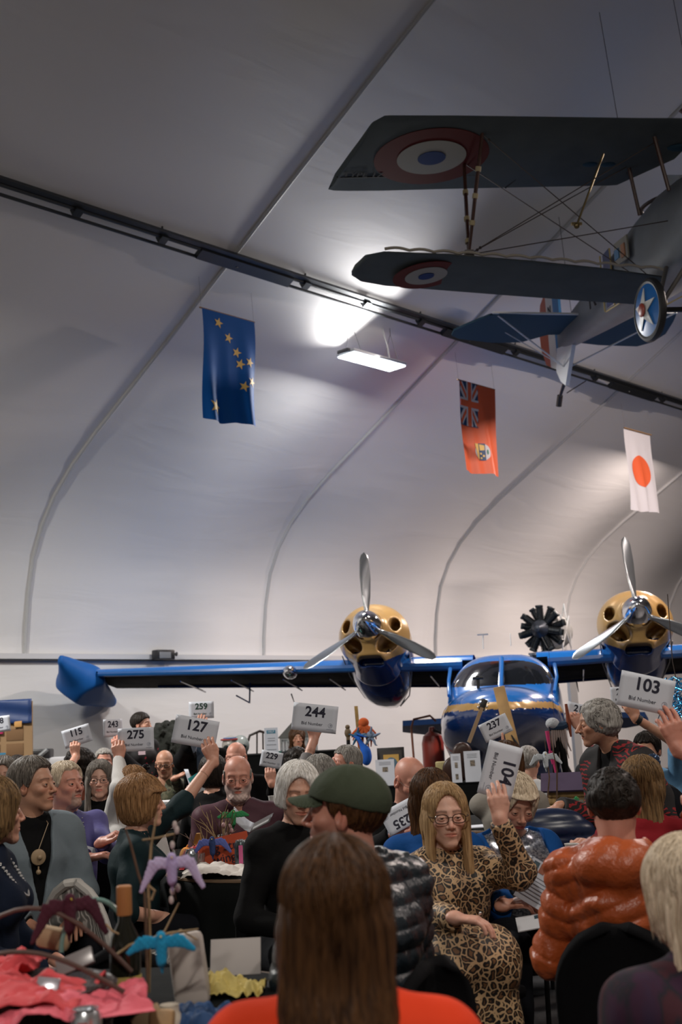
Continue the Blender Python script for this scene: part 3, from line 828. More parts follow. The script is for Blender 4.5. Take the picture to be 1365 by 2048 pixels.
# ---------------------------------------------------------------- the hall
def membrane(name, col, glow=False):
    m, nt, b = _nt(name); L = nt.links
    b.inputs['Base Color'].default_value = (*col, 1); b.inputs['Roughness'].default_value = .55; b.inputs['Specular IOR Level'].default_value = .35
    tc = nt.nodes.new('ShaderNodeTexCoord')
    n1 = nt.nodes.new('ShaderNodeTexNoise'); n1.inputs['Scale'].default_value = .9; n1.inputs['Detail'].default_value = 4; n1.inputs['Distortion'].default_value = 1.2
    mp = nt.nodes.new('ShaderNodeMapping'); mp.inputs['Rotation'].default_value = (0, 0, -HALL_ROT); L.new(tc.outputs['Object'], mp.inputs[0])
    mp2 = nt.nodes.new('ShaderNodeMapping'); mp2.inputs['Scale'].default_value = (.5, 2.2, 2.6); L.new(mp.outputs[0], mp2.inputs[0]); L.new(mp2.outputs[0], n1.inputs['Vector'])
    bp = nt.nodes.new('ShaderNodeBump'); bp.inputs['Strength'].default_value = .07; bp.inputs['Distance'].default_value = .12; L.new(n1.outputs['Fac'], bp.inputs['Height'])
    n2 = nt.nodes.new('ShaderNodeTexNoise'); n2.inputs['Scale'].default_value = 260; L.new(tc.outputs['Object'], n2.inputs['Vector'])
    b2 = nt.nodes.new('ShaderNodeBump'); b2.inputs['Strength'].default_value = .12; b2.inputs['Distance'].default_value = .003
    L.new(n2.outputs['Fac'], b2.inputs['Height']); L.new(bp.outputs[0], b2.inputs['Normal']); L.new(b2.outputs[0], b.inputs['Normal'])
    MATS[name] = m; return m
MEM = membrane('white_membrane', (.80, .785, .775))
T0 = 9.3; DT = 4.6
PROF = [(15.0, 2.62), (14.97, 3.0), (14.90, 3.5), (14.76, 4.02), (14.52, 4.45), (14.2, 4.82), (13.75, 5.18), (13.2, 5.52), (12.5, 5.90), (11.5, 6.45), (10.3, 7.12), (9.0, 7.85), (7.6, 8.62), (6.0, 9.48), (4.4, 10.3), (2.8, 11.0), (1.4, 11.45), (0.0, 11.6)]
def prof_at(s):
    i = min(int(s), len(PROF)-2); f = s-i; a, b = PROF[i], PROF[i+1]
    u, z = a[0]+(b[0]-a[0])*f, a[1]+(b[1]-a[1])*f
    dx, dz = b[0]-a[0], b[1]-a[1]; l = math.hypot(dx, dz)
    return u, z, (dz/l*-1, dx/l)      # inward normal
def shell(side, t0, t1):
    b = MB(); ns = (len(PROF)-1)*2; nt_ = max(8, int((t1-t0)/DT*(64 if side > 0 else 10)))
    def fn(a, s):
        t = t0+(t1-t0)*a; u, z, nrm_ = prof_at(s*(len(PROF)-1)); k = ((t-T0)/DT) % 1.0
        w = math.sin(PI*k)**2
        bend = math.exp(-((s*(len(PROF)-1)-5.2)/2.8)**2); base = math.exp(-(s*(len(PROF)-1)/1.0)**2)
        sag = .20*bend*math.sin(PI*k)**1.2 + .05*w
        e = min(k, 1-k)
        wr = .030*math.exp(-(s*(len(PROF)-1)/1.7)**2)*math.exp(-(e/.07))*math.sin(e*190+s*30)*min(1, e*40)
        u2 = u + nrm_[0]*sag*(1-base) - wr; z2 = z + nrm_[1]*sag*(1-base)
        return hall(t, u2*side, z2)
    b.grid(nt_, ns, fn); return b
TA, TB = T0-5*DT, T0+7*DT
shell(1, TA, TB).build('ceiling', MEM, auto=0).data.update(); bpy.context.scene.objects['ceiling']['kind'] = 'structure'
tag(shell(-1, TA, TB).build('ceiling', MEM, auto=0), kind='structure')
WALLM = membrane('wall_membrane', (.70, .70, .70))
FLOOR = mat('floor_concrete', (.06, .06, .065), .55, noise=.3, nscale=2, bump=.1, bscale=20)
for nm, side in (('wall_left', 1), ('wall_right', -1)):
    b = MB(); b.grid(60, 4, lambda a, s: hall(TA+(TB-TA)*a, side*(15.0-.02), s*2.62)); tag(b.build(nm, WALLM), kind='structure')
for nm, t in (('wall_front', TA), ('wall_back', TB)):
    b = MB(); pl = [hall(t, u, z) for u, z in [(-15, 0)]+[(-p[0], p[1]) for p in PROF]+[(p[0], p[1]) for p in PROF[::-1]]+[(15, 0)]]
    b.add(pl, [tuple(range(len(pl)))]); tag(b.build(nm, WALLM), kind='structure')
b = MB(); pl = [hall(TA-.3, -15.3, 0), hall(TB+.3, -15.3, 0), hall(TB+.3, 15.3, 0), hall(TA-.3, 15.3, 0)]
b.add(pl + [p-Vector((0, 0, .2)) for p in pl], [(0, 1, 2, 3), (7, 6, 5, 4), (0, 4, 5, 1), (1, 5, 6, 2), (2, 6, 7, 3), (3, 7, 4, 0)]); tag(b.build('floor', FLOOR, smooth=False), kind='structure')
TRIM = mat('trim_white', (.62, .62, .63), .5); RAIL = mat('rail_metal', (.055, .06, .065), .35, .7)
RIBM = mat('rib_sleeve', (.50, .50, .50), .5)
n = 1
for k in range(-1, 6):
    b = MB(); pts = []
    for i in range(0, (len(PROF)-1)*2+1):
        u, z, nn = prof_at(i/2*.9999); pts.append(hall(T0+k*DT, u+nn[0]*.02, z+nn[1]*.02))
    b.tube(pts, .026, 8); tag(b.build('trim_%d' % n, RIBM), kind='structure'); n += 1
    # clips on the rib sleeve
b = MB(); b.box(tuple(hall((TA+TB)/2, 14.94, 2.62)), (TB-TA, .05, .075), Matrix.Rotation(HALL_ROT, 3, 'Z')); tag(b.build('trim_%d' % n, TRIM, smooth=False), kind='structure'); n += 1
b = MB(); b.box(tuple(hall((TA+TB)/2, 14.93, 2.565)), (TB-TA, .03, .018), Matrix.Rotation(HALL_ROT, 3, 'Z')); tag(b.build('trim_%d' % n, RAIL, smooth=False), kind='structure'); n += 1
# purlin rails under the roof membrane
RQ = Matrix.Rotation(HALL_ROT, 3, 'Z') @ Matrix.Rotation(R(-29), 3, 'X')
for side, us in ((1, 10.25),):
    b = MB(); z0 = 7.145
    b.tube([hall(TA, us-.06, z0-.13), hall(TB, us-.06, z0-.13)], .024, 8)
    b.tube([hall(TA, us+.05, z0-.18), hall(TB, us+.05, z0-.18)], .020, 8)
    b.box(tuple(hall((TA+TB)/2, us-.10, z0-.09)), (TB-TA, .05, .05), RQ)
    for k in range(-1, 6):
        t = T0+k*DT
        b.box(tuple(hall(t+.15, us-.02, z0-.16)), (1.5, .14, .07), RQ)
        b.tube([hall(t, us-.02, z0), hall(t, us-.02, z0-.2)], .02, 6)
        for j in range(1, 4):
            b.box(tuple(hall(t+j*DT/4, us-.05, z0-.14)), (.10, .10, .09), RQ); b.tube([hall(t+j*DT/4, us-.05, z0+.05), hall(t+j*DT/4, us-.05, z0-.12)], .012, 6)
    tag(b.build('trim_%d' % n, RAIL), kind='structure'); n += 1
# hanging high bay lamp in view
def high_bay(p, label, visible_parts=True):
    r = empty('hanging_lamp', p, HALL_ROT, label, 'lamp')
    b = MB(); b.box((0, 0, .02), (1.10, .34, .045), bev=.012); b.build('housing', mat('lamp_housing', (.8, .82, .85), .4), r)
    b = MB()
    for i in (-1, 0, 1): b.box((0, i*.105, -.012), (1.06, .095, .02), bev=.006)
    b.build('diffuser', mat('lamp_diffuser', (.9, .95, 1), .4, emit=(.88, .95, 1.0, 9)), r)
    b = MB(); b.box((-.57, 0, .03), (.06, .20, .05), bev=.01); b.build('driver_box', mat('lamp_driver', (.12, .12, .13), .5), r)
    for sx in (-1, 1):
        u, z, nn = prof_at(9.2); zt = 1.05 if sx < 0 else .95
        c = MB(); c.tube([(sx*.42, 0, zt), (sx*.42, 0, zt*.5)], .006, 6); c.tube([(sx*.42, 0, zt*.5), (sx*.38, .14, .05)], .004, 6); c.tube([(sx*.42, 0, zt*.5), (sx*.38, -.14, .05)], .004, 6)
        c.box((sx*.42, 0, zt-.12), (.02, .02, .06))
        c.build('hanger_wire', mat('wire_grey', (.25, .25, .26), .5), r)
    c = MB(); c.tube([(.55, .05, 1.0), (.40, .05, .96), (.30, .03, .8), (.27, .02, .55), (.34, .0, .3), (.38, 0, .05)], .012, 8); c.build('power_cord', mat('cord_white', (.75, .75, .75), .5), r)
    return r
high_bay(LAMP_AT, 'glowing white rectangular lamp hung on wires from the roof rail')
# small camera/speaker box on the wall batten; it gives no light
p = hall(*(lambda q: (q.dot(DV), 14.80, q.z))(at(292, 1314, 18.9)))
r = empty('wall_box_unit', p, HALL_ROT, 'small black box unit fixed on the white wall batten above the blue wing tip', 'light')
b = MB(); b.box((0, 0, 0), (.34, .16, .15), bev=.02); b.build('housing', mat('black_plastic', (.02, .02, .022), .4), r)
b = MB(); b.box((-.03, -.085, -.01), (.22, .02, .10), bev=.008); b.build('lens', mat('lens_grey', (.25, .26, .27), .1), r)
b = MB(); b.tube([(.2, 0, .0), (.28, .02, .03), (.3, .06, .0)], .02, 6); b.box((0, .1, 0), (.06, .1, .05)); b.build('bracket', mat('black_plastic', (.02, .02, .022), .4), r)
# ---------------------------------------------------------------- blue twin engine amphibian
BLUE = mat('blue_paint', (.012, .135, .46), .22, coat=.8); NAVY = mat('navy_paint', (.006, .03, .14), .16, coat=1.0)
GOLD = mat('gold_paint', (.50, .30, .10), .32, .15, coat=.6); CHROME = mat('chrome', (.80, .82, .84), .08, 1.0); PROPM = mat('prop_metal', (.60, .64, .67), .22, .9)
DARK = mat('dark_void', (.004, .004, .005), .8); BELLY = mat('belly_dark_reflection', (.028, .024, .022), .75, 0, noise=.8, nscale=2.2, spec=.03)  # BELLY: dark patchy reflections under the wing put into a matte colour
STRIP = mat('pinstripe', (.45, .44, .42), .3)
hl = at(735, 1250, 15.05); hr = at(1275, 1222, 14.42); mid = (hl+hr)/2; ax = (hr-hl).normalized(); SC = (hr-hl).length/3.66
fwd = Vector((-math.sin(R(10)), -math.cos(R(10)), 0)); ax = (ax - fwd*ax.dot(fwd)).normalized()
PM = frame(ax, -fwd, mid) @ Matrix.Rotation(R(-10), 4, 'X') @ Matrix.Scale(SC, 4)
ground_l = None
amph = empty('seaplane', (0, 0, 0), 0, 'blue and gold twin engine seaplane parked behind the tables with chrome propellers', 'airplane')
amph.matrix_world = PM
# wings, one panel each side
def wing_panel(sd, c0, c1, t0, t1, y0, y1, z0, z1, x0, x1):
    top = MB(); bot = MB(); n = 14; m = 16
    def sec(f, k, up):
        ch = c0+(c1-c0)*f; th = t0+(t1-t0)*f; s = k**1.6
        y = y0+(y1-y0)*f + ch*s; zc = z0+(z1-z0)*f
        h = th*(2.9*math.sqrt(max(s, 0))-1.25*s-3.4*s*s+1.75*s**3)*.5
        if not up: h *= -.55
        return (sd*(x0+(x1-x0)*f), y, zc+h)
    top.grid(n, m, lambda f, k: sec(f, k, True)); bot.grid(n, m, lambda f, k: sec(f, k, False))
    return top, bot
for sd in (-1, 1):
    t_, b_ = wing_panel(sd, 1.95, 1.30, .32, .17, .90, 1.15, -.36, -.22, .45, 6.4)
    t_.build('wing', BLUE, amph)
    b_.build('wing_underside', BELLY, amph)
    b = MB(); 
    b.tube([(sd*.6, .935, -.415), (sd*6.2, 1.16, -.255)], [.085, .05], 10); b.build('leading_edge', BLUE, amph)
    b = MB()
    for i, x in enumerate((1.1, 2.6, 3.3, 4.1, 4.9)):
        b.tube([(sd*x, 1.2, -.50+i*.02), (sd*x, 2.5, -.41+i*.02)], .014, 4)
    b.tube([(sd*.6, 2.45, -.42), (sd*5.6, 2.2, -.27)], .022, 6)
    b.build('underside_ribs', NAVY, amph)
b = MB(); b.sphere((-3.15, 1.0, -.40), (.11, .16, .10)); b.build('landing_light', CHROME, amph)
for x in (-2.35,):
    b = MB(); b.tube([(-4.0, 1.9, -.34), (-4.0, 1.9, -.66)], .014, 6); b.tube([(-4.0, 1.9, -.65), (-4.16, 1.7, -.57)], .012, 6); b.build('pitot_mast', NAVY, amph)
b = MB()
for x in (-3.5, -.9, 1.0):
    b = MB(); b.tube([(x, 2.6, -.40), (x+.02, 2.75, -.52)], [.012, .006], 5); b.build('static_wick', DARK, amph)
# retractable tip floats
for sd in (-1, 1):
    def ff(p, sd=sd):
        q = p - V3(sd*6.55, 0, -.34); y = q[:, 1]
        d = loft(q, (0, .55, .16), (0, 1.3, -.02), (.05, .10), (.36, .34), (1, 0, 0))
        d = smin(d, loft(q, (0, 1.3, -.02), (0, 2.6, -.06), (.36, .34), (.10, .10), (1, 0, 0)), .1)
        d = smax(d, q[:, 2]*1.0 - .30 + .22*np.abs(q[:, 0]), .03)
        d = smax(d, np.abs(q[:, 0])*.75 - q[:, 2] - .36, .02)
        return d
    v, f = surf(ff, (sd*6.55-.6, .2, -1.2), (sd*6.55+.6, 2.9, .2), .035)
    link('tip_float', np_mesh('tip_float', [(v, f)]), mat('float_blue', (.010, .10, .36), .5, spec=.15), amph)
# engines
def cowl(p):
    d = loft(p, (0, .30, -.02), (0, .62, -.02), (.30, .30), (.50, .46), (1, 0, 0))
    d = smin(d, loft(p, (0, .62, -.02), (0, 1.1, -.03), (.50, .46), (.50, .46), (1, 0, 0)), .08)
    d = smin(d, loft(p, (0, .34, -.36), (0, .9, -.42), (.22, .15), (.34, .26), (1, 0, 0)), .10)
    d = smax(d, .14 - p[:, 1], .05)
    # nose ring and intakes
    d = smin(d, smax(np.abs(np.hypot(p[:, 0], p[:, 2]) - .205) - .02, np.abs(p[:, 1]-.14)-.05, .02), .04)
    x = np.abs(p[:, 0]); q = p.copy(); q[:, 0] = x
    d = smax(d, -loft(q, (.345, -.1, .07), (.345, .7, .07), (.068, .10), (.068, .10), (1, 0, 0)), .015)
    kd = np.array([.77, 0, .64]); d = smax(d, -loft(q, (.245, -.1, -.205), (.245, .62, -.205), (.170, .095), (.170, .095), kd), .015)
    cp = q.copy(); d = smax(d, -(np.maximum(cap(np.stack([np.maximum(x-.12, 0), q[:, 1], q[:, 2]], 1), (0, -.1, -.46), (0, .55, -.43), .058), -.05 + 0*x)), .02)
    d = smax(d, p[:, 1] - 1.02, .02)
    return d
cv, cf_ = surf(cowl, (-.62, -.02, -.80), (.62, 1.12, .56), .017)
def engine(sd, ang0):
    X = sd*1.83; off = V3(X, 0, 0)
    sel = None
    ce = cv[cf_].mean(1)
    gold = ce[:, 2] > (-.50 - .0*ce[:, 1] - .0) + np.maximum(ce[:, 1]-.25, 0)*.62
    me = np_mesh('cowling', [(cv+off, cf_)]); o = link('cowling', me, [GOLD, NAVY], amph)
    me.polygons.foreach_set('material_index', np.where(gold, 0, 1).astype(np.int32))
    # firewall: dark interior
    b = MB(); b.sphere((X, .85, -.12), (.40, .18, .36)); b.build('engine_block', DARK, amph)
    b = MB()
    sec = [(.98, -.03, .49, .47), (1.25, -.12, .49, .50), (1.6, -.22, .45, .48), (2.1, -.30, .33, .38), (2.7, -.38, .12, .2), (2.95, -.42, .03, .05)]
    def nf(a, s):
        i = min(int(s*(len(sec)-1)), len(sec)-2); f = s*(len(sec)-1)-i; A, B = sec[i], sec[i+1]
        y, zc, w_, h_ = [A[j]+(B[j]-A[j])*f for j in range(4)]; th = 2*PI*a
        return (X+w_*math.copysign(abs(math.cos(th))**.85, math.cos(th)), y, zc+h_*math.sin(th)-(.16*max(0, -math.sin(th))*(1-abs(s-.3))))
    b.grid(28, 16, nf); b.build('nacelle', NAVY, amph, weld=1e-4)
    for k in (-1, 1):
        b = MB(); b.tube([(X+k*.49, .75, -.25), (X+k*.46, 1.2, -.45), (X+k*.34, 1.8, -.66), (X+k*.12, 2.4, -.70)], .009, 5); b.build('pinstripe', STRIP, amph)
    # spinner
    b = MB(); b.lathe([(0, -.38), (.05, -.36), (.11, -.29), (.17, -.16), (.20, -.02), (.212, .08), (.212, .15), (.17, .17)], c=(X, 0, 0), n=32, axis='Y'); b.build('spinner', CHROME, amph)
    for i in range(3):
        a = R(ang0 + i*120); d = Vector((math.sin(a), 0, math.cos(a))); t = Vector((math.cos(a), 0, -math.sin(a)))
        b = MB()
        def bl(u, s):
            r_ = .15 + .92*s
            ch = np.interp(s, [0, .08, .3, .6, .88, .97, 1], [.035, .045, .080, .088, .070, .045, .008])
            tk = np.interp(s, [0, .1, .4, 1], [.035, .030, .014, .004]); tw = R(np.interp(s, [0, .2, 1], [70, 52, 24]))
            th = 2*PI*u; cx = ch*math.cos(th); cy = tk*math.sin(th)
            v = t*(cx*math.cos(tw)+cy*math.sin(tw)) + Vector((0, 1, 0))*(cx*math.sin(tw)-cy*math.cos(tw))*1.0
            return Vector((X, 0.04, 0)) + d*r_ + v
        b.grid(16, 24, bl); b.build('propeller_blade', PROPM, amph, weld=1e-4)
        b = MB(); b.tube([Vector((X, .04, 0))+d*.14, Vector((X, .04, 0))+d*.20], .045, 12); b.build('blade_root', mat('black_rubber', (.01, .01, .011), .5), amph)
engine(-1, -2); engine(1, -4)
# fuselage
def sint(y, xs, ys, w=.16): return sum(np.interp(y+d*w, xs, ys) for d in (-1, -.6, -.2, .2, .6, 1))/6
def hull(p):
    x = p[:, 0]; y = p[:, 1]; z = p[:, 2]
    w_ = sint(y, [-1.9, -1.86, -1.7, -1.4, -1.0, -.4, .3, 1.2, 2.5, 4.5, 7.3], [.03, .20, .42, .60, .73, .80, .82, .80, .68, .42, .10])
    top = sint(y, [-1.9, -1.86, -1.7, -1.4, -1.0, -.5, .2, 1.0, 2.5, 4.5, 7.3], [-1.66, -1.50, -1.36, -1.23, -1.13, -1.05, -.92, -.72, -.62, -.62, -.50])
    bot = sint(y, [-1.9, -1.86, -1.7, -1.3, -.5, .5, 2.0, 3.0, 5.0, 7.3], [-1.68, -1.80, -1.94, -2.06, -2.2, -2.24, -2.2, -1.9, -1.45, -.85])
    zc = (top+bot)/2; h = (top-bot)/2
    e = 2.4; k = (np.abs(x/w_)**e + np.abs((z-zc)/h)**e)**(1/e)
    d = (k-1)*np.minimum(w_, h)*.9
    d = smax(d, (np.abs(x)*.55 - (z-bot))*.85, .12)
    return smax(smax(d, -1.88-y, .08), y-7.3, .02)
def cabin(p):
    x = p[:, 0]; y = p[:, 1]; z = p[:, 2]
    w_ = sint(y, [-.6, .0, .5, 1.0, 2.2, 3.6], [.70, .76, .78, .78, .64, .10])
    top = sint(y, [-.62, -.40, .02, .30, .6, 1.2, 2.4, 3.6], [-1.30, -1.14, -.62, -.44, -.37, -.33, -.36, -.70])
    e = 3.2; h = np.maximum(top+1.4, .05); k = (np.abs(x/(w_-.10*np.clip((z+.85)*1.6, 0, 1)))**e + np.abs((z+1.4)/h)**e)**(1/e)
    d = (k-1)*np.minimum(w_, h)*.8
    return smax(smax(d, -.55-y, .02), y-3.6, .05)
def fus(p): return smin(hull(p), cabin(p), .05)
v, f = surf(fus, (-.95, -2.05, -2.4), (.95, 3.4, .1), .026)
v2, f2 = surf(fus, (-.9, 3.36, -2.4), (.9, 7.5, .1), .06)
me = np_mesh('fuselage', [(v, f), (v2, f2)]); fo = link('fuselage', me, [BLUE, mat('windshield', (.010, .011, .013), .06, coat=1), GOLD, NAVY], amph)
cc = np.concatenate([v[f].mean(1), v2[f2].mean(1)]); x, y, z = cc.T
mi = np.zeros(len(cc), int)
tp = np.interp(y, [-1.9, -1.86, -1.7, -1.4, -1.0, -.5, .2, 1.0], [-1.66, -1.50, -1.36, -1.23, -1.13, -1.05, -.92, -.72])
bz = np.interp(y, [-1.9, -1.0, 0, 3], [-1.50, -1.36, -1.28, -1.10])
mi[(z < bz) & (z > bz-.085) & (y < 3)] = 2
mi[z <= bz-.085] = 3
ws = (y < .12) & (y > -.62) & (z > tp+.03) & (np.abs(x) > .03) & (z < -.54 - .40*x*x) & (np.abs(x) < .67)
mi[ws] = 1
swn = (np.abs(x) > .62) & (y > .10) & (y < 1.5) & (z > -.95) & (z < -.58) & (np.abs(((y+.0) % .72)-.36) < .31); mi[swn] = 1
me.polygons.foreach_set('material_index', mi.astype(np.int32))
b = MB(); b.tube([(0, -.58, -1.12), (0, -.36, -.92), (0, -.1, -.70), (0, .06, -.54)], .032, 8); b.build('windshield_post', BLUE, amph)
b = MB()
for k in (-1, 1): b.tube([(k*.68, -.42, -1.12), (k*.72, .0, -.84), (k*.70, .10, -.64)], .024, 8)
b.build('window_frame', BLUE, amph)
b = MB(); b.tube([(-.25, -1.05, -1.2), (-.25, -1.05, -1.04)], .02, 6); b.tube([(-.32, -1.05, -1.03), (-.18, -1.05, -1.03)], .02, 6); b.tube([(-.25, -1.12, -1.03), (-.25, -.98, -1.03)], .02, 6); b.build('bow_cleat', mat('black_metal', (.02, .02, .02), .35, .6), amph)
b = MB(); b.tube([(-.3, 1.0, -.18), (-.3, 1.0, .02)], .01, 5); b.box((-.3, 1.0, .03), (.16, .03, .015)); b.tube([(.1, .9, -.18), (.1, .9, .0)], .008, 5); b.build('antenna', STRIP, amph)
# tail
b = MB()
b.prism([(6.0, -.6), (7.6, -.6), (7.85, .9), (7.4, 1.15), (6.9, 1.05)], -.05, .05, Matrix(((0, 0, 1, 0), (1, 0, 0, 0), (0, 1, 0, 0), (0, 0, 0, 1)))); b.build('tail_fin', BLUE, amph)
b = MB(); b.prism([(6.9, 1.04), (7.4, 1.14), (7.85, .89), (7.8, .78), (6.86, .92)], -.055, .055, Matrix(((0, 0, 1, 0), (1, 0, 0, 0), (0, 1, 0, 0), (0, 0, 0, 1)))); b.build('fin_tip', mat('red_paint', (.5, .04, .03), .3), amph)
for k in (-1, 1):
    b = MB(); b.prism([(0, 5.9), (k*2.2, 6.2), (k*2.3, 6.9), (k*1.9, 7.3), (0, 7.3)], -.36, -.26); b.build('tailplane', mat('tail_navy', (.004, .02, .07), .6, spec=.1), amph)
# gear
def gearleg(sd):
    X = sd*.98; gz = -2.36
    b = MB(); b.tube([(sd*.6, .9, -1.6), (X, 1.0, gz)], .05, 8); b.tube([(sd*.6, 1.5, -1.5), (X, 1.05, gz)], .04, 8); b.build('landing_gear', mat('black_metal', (.02, .02, .02), .35, .6), amph)
    b = MB(); b.lathe([(.10, -.1), (.25, -.11), (.31, -.06), (.32, 0), (.31, .06), (.25, .11), (.10, .1)], c=(X, 1.0, gz), n=28, axis='X'); b.build('wheel', mat('black_rubber', (.01, .01, .011), .5), amph)
gearleg(1); gearleg(-1)
b = MB(); b.tube([(0, 6.6, -1.0), (0, 6.9, -1.42)], .04, 8); b.lathe([(.04, -.05), (.14, -.05), (.16, 0), (.14, .05), (.04, .05)], c=(0, 6.9, -1.46), n=20, axis='X'); b.build('tail_wheel', mat('black_rubber', (.01, .01, .011), .5), amph)

# ---------------------------------------------------------------- hanging biplane
bi_rot = Matrix.Rotation(R(10.997), 4, 'Z') @ Matrix.Rotation(R(3.963), 4, 'X') @ Matrix.Rotation(R(-1.803), 4, 'Y')
BM = Matrix.Translation((3.979, 11.655, 7.385)) @ bi_rot @ Matrix.Scale(.952, 4)
bip = empty('hanging_biplane', (0, 0, 0), 0, 'silver grey biplane with roundels hung below the hangar roof', 'airplane'); bip.matrix_world = BM
FAB = mat('doped_fabric', (.10, .118, .122), .85, spec=.05, noise=.12, nscale=3); FABB = mat('doped_fabric_blue', (.035, .075, .11), .8, spec=.05)
FUSM = mat('silver_fabric', (.15, .17, .19), .5, .1, noise=.12, nscale=4); RED = mat('roundel_red', (.095, .008, .007), .7, spec=.1); CREAM = mat('roundel_cream', (.32, .31, .27), .7, spec=.1); RBL = mat('roundel_blue', (.005, .035, .15), .7, spec=.1)
WOOD = mat('strut_wood', (.075, .028, .018), .35, noise=.3, nscale=20); BRASS = mat('strut_binding', (.45, .38, .22), .5); WIRE = mat('rigging_wire', (.06, .045, .04), .5, .4)
def outline_wing(name, LE, TE, m, th=.07, scallop=0):
    """LE, TE: lists of (x, y, z) from tip to centre"""
    def on(L, f):
        i = min(int(f*(len(L)-1)), len(L)-2); g = f*(len(L)-1)-i; return [L[i][j]+(L[i+1][j]-L[i][j])*g for j in range(3)]
    b = MB(); n = 64
    for up in (1, -1):
        def fn(f, k, up=up):
            a = on(LE, f); c = on(TE, f); s = k**1.5
            h = th*(2.4*math.sqrt(s)*(1-s)+.02)*(1 if up > 0 else -.25)*min(1, .25+f*16)
            sc = scallop*abs(math.sin(f*PI*13))*(s**6)
            return (a[0]+(c[0]-a[0])*s, a[1]+(c[1]-a[1])*s - sc, a[2]+(c[2]-a[2])*s+h)
        b.grid(n, 12, fn)
    return b.build(name, m, bip, weld=1e-4)
tip = [(-3.72, .10), (-3.62, -.10), (-3.45, -.16)]
for s in (-1, 1):
    LE = [(s*3.93, 1.28, -.19), (s*3.80, .55, -.09), (s*3.70, .02, -.01), (s*3.60, -.13, 0), (s*2.8, -.15, 0), (s*1.8, -.15, 0), (s*.9, -.15, 0), (0, -.15, 0)]
    TE = [(s*3.95, 1.36, -.2), (s*3.88, 1.40, -.2), (s*3.70, 1.41, -.2), (s*3.3, 1.40, -.2), (s*2.4, 1.33, -.2), (s*1.4, 1.27, -.2), (s*.5, 1.22, -.2), (s*.05, .6, -.13)]
    outline_wing('upper_wing', LE, TE, FAB, .08)
    LE = [(s*3.86, .85, -1.33), (s*3.78, .45, -1.29), (s*3.6, .33, -1.29), (s*2.9, .31, -1.33), (s*2.0, .34, -1.40), (s*1.1, .45, -1.46), (s*.3, .60, -1.52)]
    TE = [(s*3.84, .95, -1.34), (s*3.70, 1.12, -1.36), (s*3.4, 1.26, -1.37), (s*2.9, 1.31, -1.40), (s*2.0, 1.32, -1.48), (s*1.1, 1.32, -1.56), (s*.3, 1.33, -1.62)]
    outline_wing('lower_wing', LE, TE, FAB, .06, .0)
# scalloped trailing edge seen above the lower wing
for s in (-1, 1):
    b = MB(); pts = []
    for i in range(61):
        f = i/60; x = s*(3.6-3.2*f); y = .33 + .02*f + .22*max(0, f-.5); z = -1.255 - .22*f + .022*abs(math.sin(f*PI*12)); pts.append((x, y-.01, z))
    b.tube(pts, .016, 6); b.build('leading_edge_cover', mat('linen', (.33, .30, .25), .6), bip)
def disc(name, c, rx, ry, m, tilt, z_off, n=40):
    b = MB(); vs = [(c[0], c[1], c[2]-z_off)]+[(c[0]+rx*math.cos(2*PI*i/n), c[1]+ry*math.sin(2*PI*i/n), c[2]-z_off+tilt*ry*math.sin(2*PI*i/n)+tilt_x*rx*math.cos(2*PI*i/n)) for i in range(n)]
    b.add(vs, [(0, 1+i, 1+(i+1) % n) for i in range(n)]); return b.build(name, m, bip, smooth=False, solid=.004)
tilt_x = 0.0
for s in (-1, 1):
    for rx, m, zo in ((.64, RED, .000), (.385, CREAM, .006), (.155, RBL, .012)):
        disc('upper_roundel', (s*2.92, .62, -.115), rx, rx*.92, m, -.125, zo+.006)
    tilt_x = .045*s*-1
    for rx, m, zo in ((.37, RED, 0), (.235, CREAM, .006), (.088, RBL, .012)):
        disc('lower_roundel', (s*3.03, .82, -1.378), rx, rx*1.08, m, -.07, zo+.014)
    tilt_x = 0
b = MB(); b.tube([(-3.9, 1.08, -.17), (-1.75, 1.0, -.155)], .012, 5); b.tube([(-1.75, 1.0, -.155), (-1.85, 1.30, -.2)], .012, 5); b.build('aileron_gap', DARK, bip)
tm = MB()
text('wing_lettering', 'TYPE 17', .13, DARK, bip, frame((1, 0.02, 0), (0, -1, .14), (-3.62, 1.0, -.175)), .015)
b = MB()
for x in (-1.02, -.80): b.sphere((x, .75, -.135), (.10, .07, .02))
b.sphere((-.10, .35, -.10), (.16, .09, .03)); b.build('inspection_cover', FABB, bip)
# V struts
for s in (-1, 1):
    bt = (s*2.66, .40, -1.30)
    for tp_ in ((s*2.48, .14, -.04), (s*2.50, .78, -.12)):
        b = MB(); a_, c_ = Vector(tp_), Vector(bt); b.tube([a_, a_.lerp(c_, .5), c_], [.026, .032, .024], 8, flat=.7)
        so = b.build('wing_strut', WOOD, bip)
        for f in ((.30, .52, .74) if tp_[1] < .3 else (.33, .62, .86)): b = MB(); b.tube([a_.lerp(c_, f-.02), a_.lerp(c_, f+.02)], .032, 8); b.build('strut_binding', BRASS, so)
    b = MB(); b.box((bt[0], bt[1], bt[2]), (.10, .10, .09), bev=.01); b.build('strut_foot', mat('fitting_steel', (.18, .17, .16), .4, .6), bip)
    for i in (0, 1):
        b = MB(); b.tube([(s*.42, .1+.75*i, -.70), (s*.52, .12+.7*i, -.08)], .022, 8); b.build('cabane_strut', WOOD, bip)
b = MB()
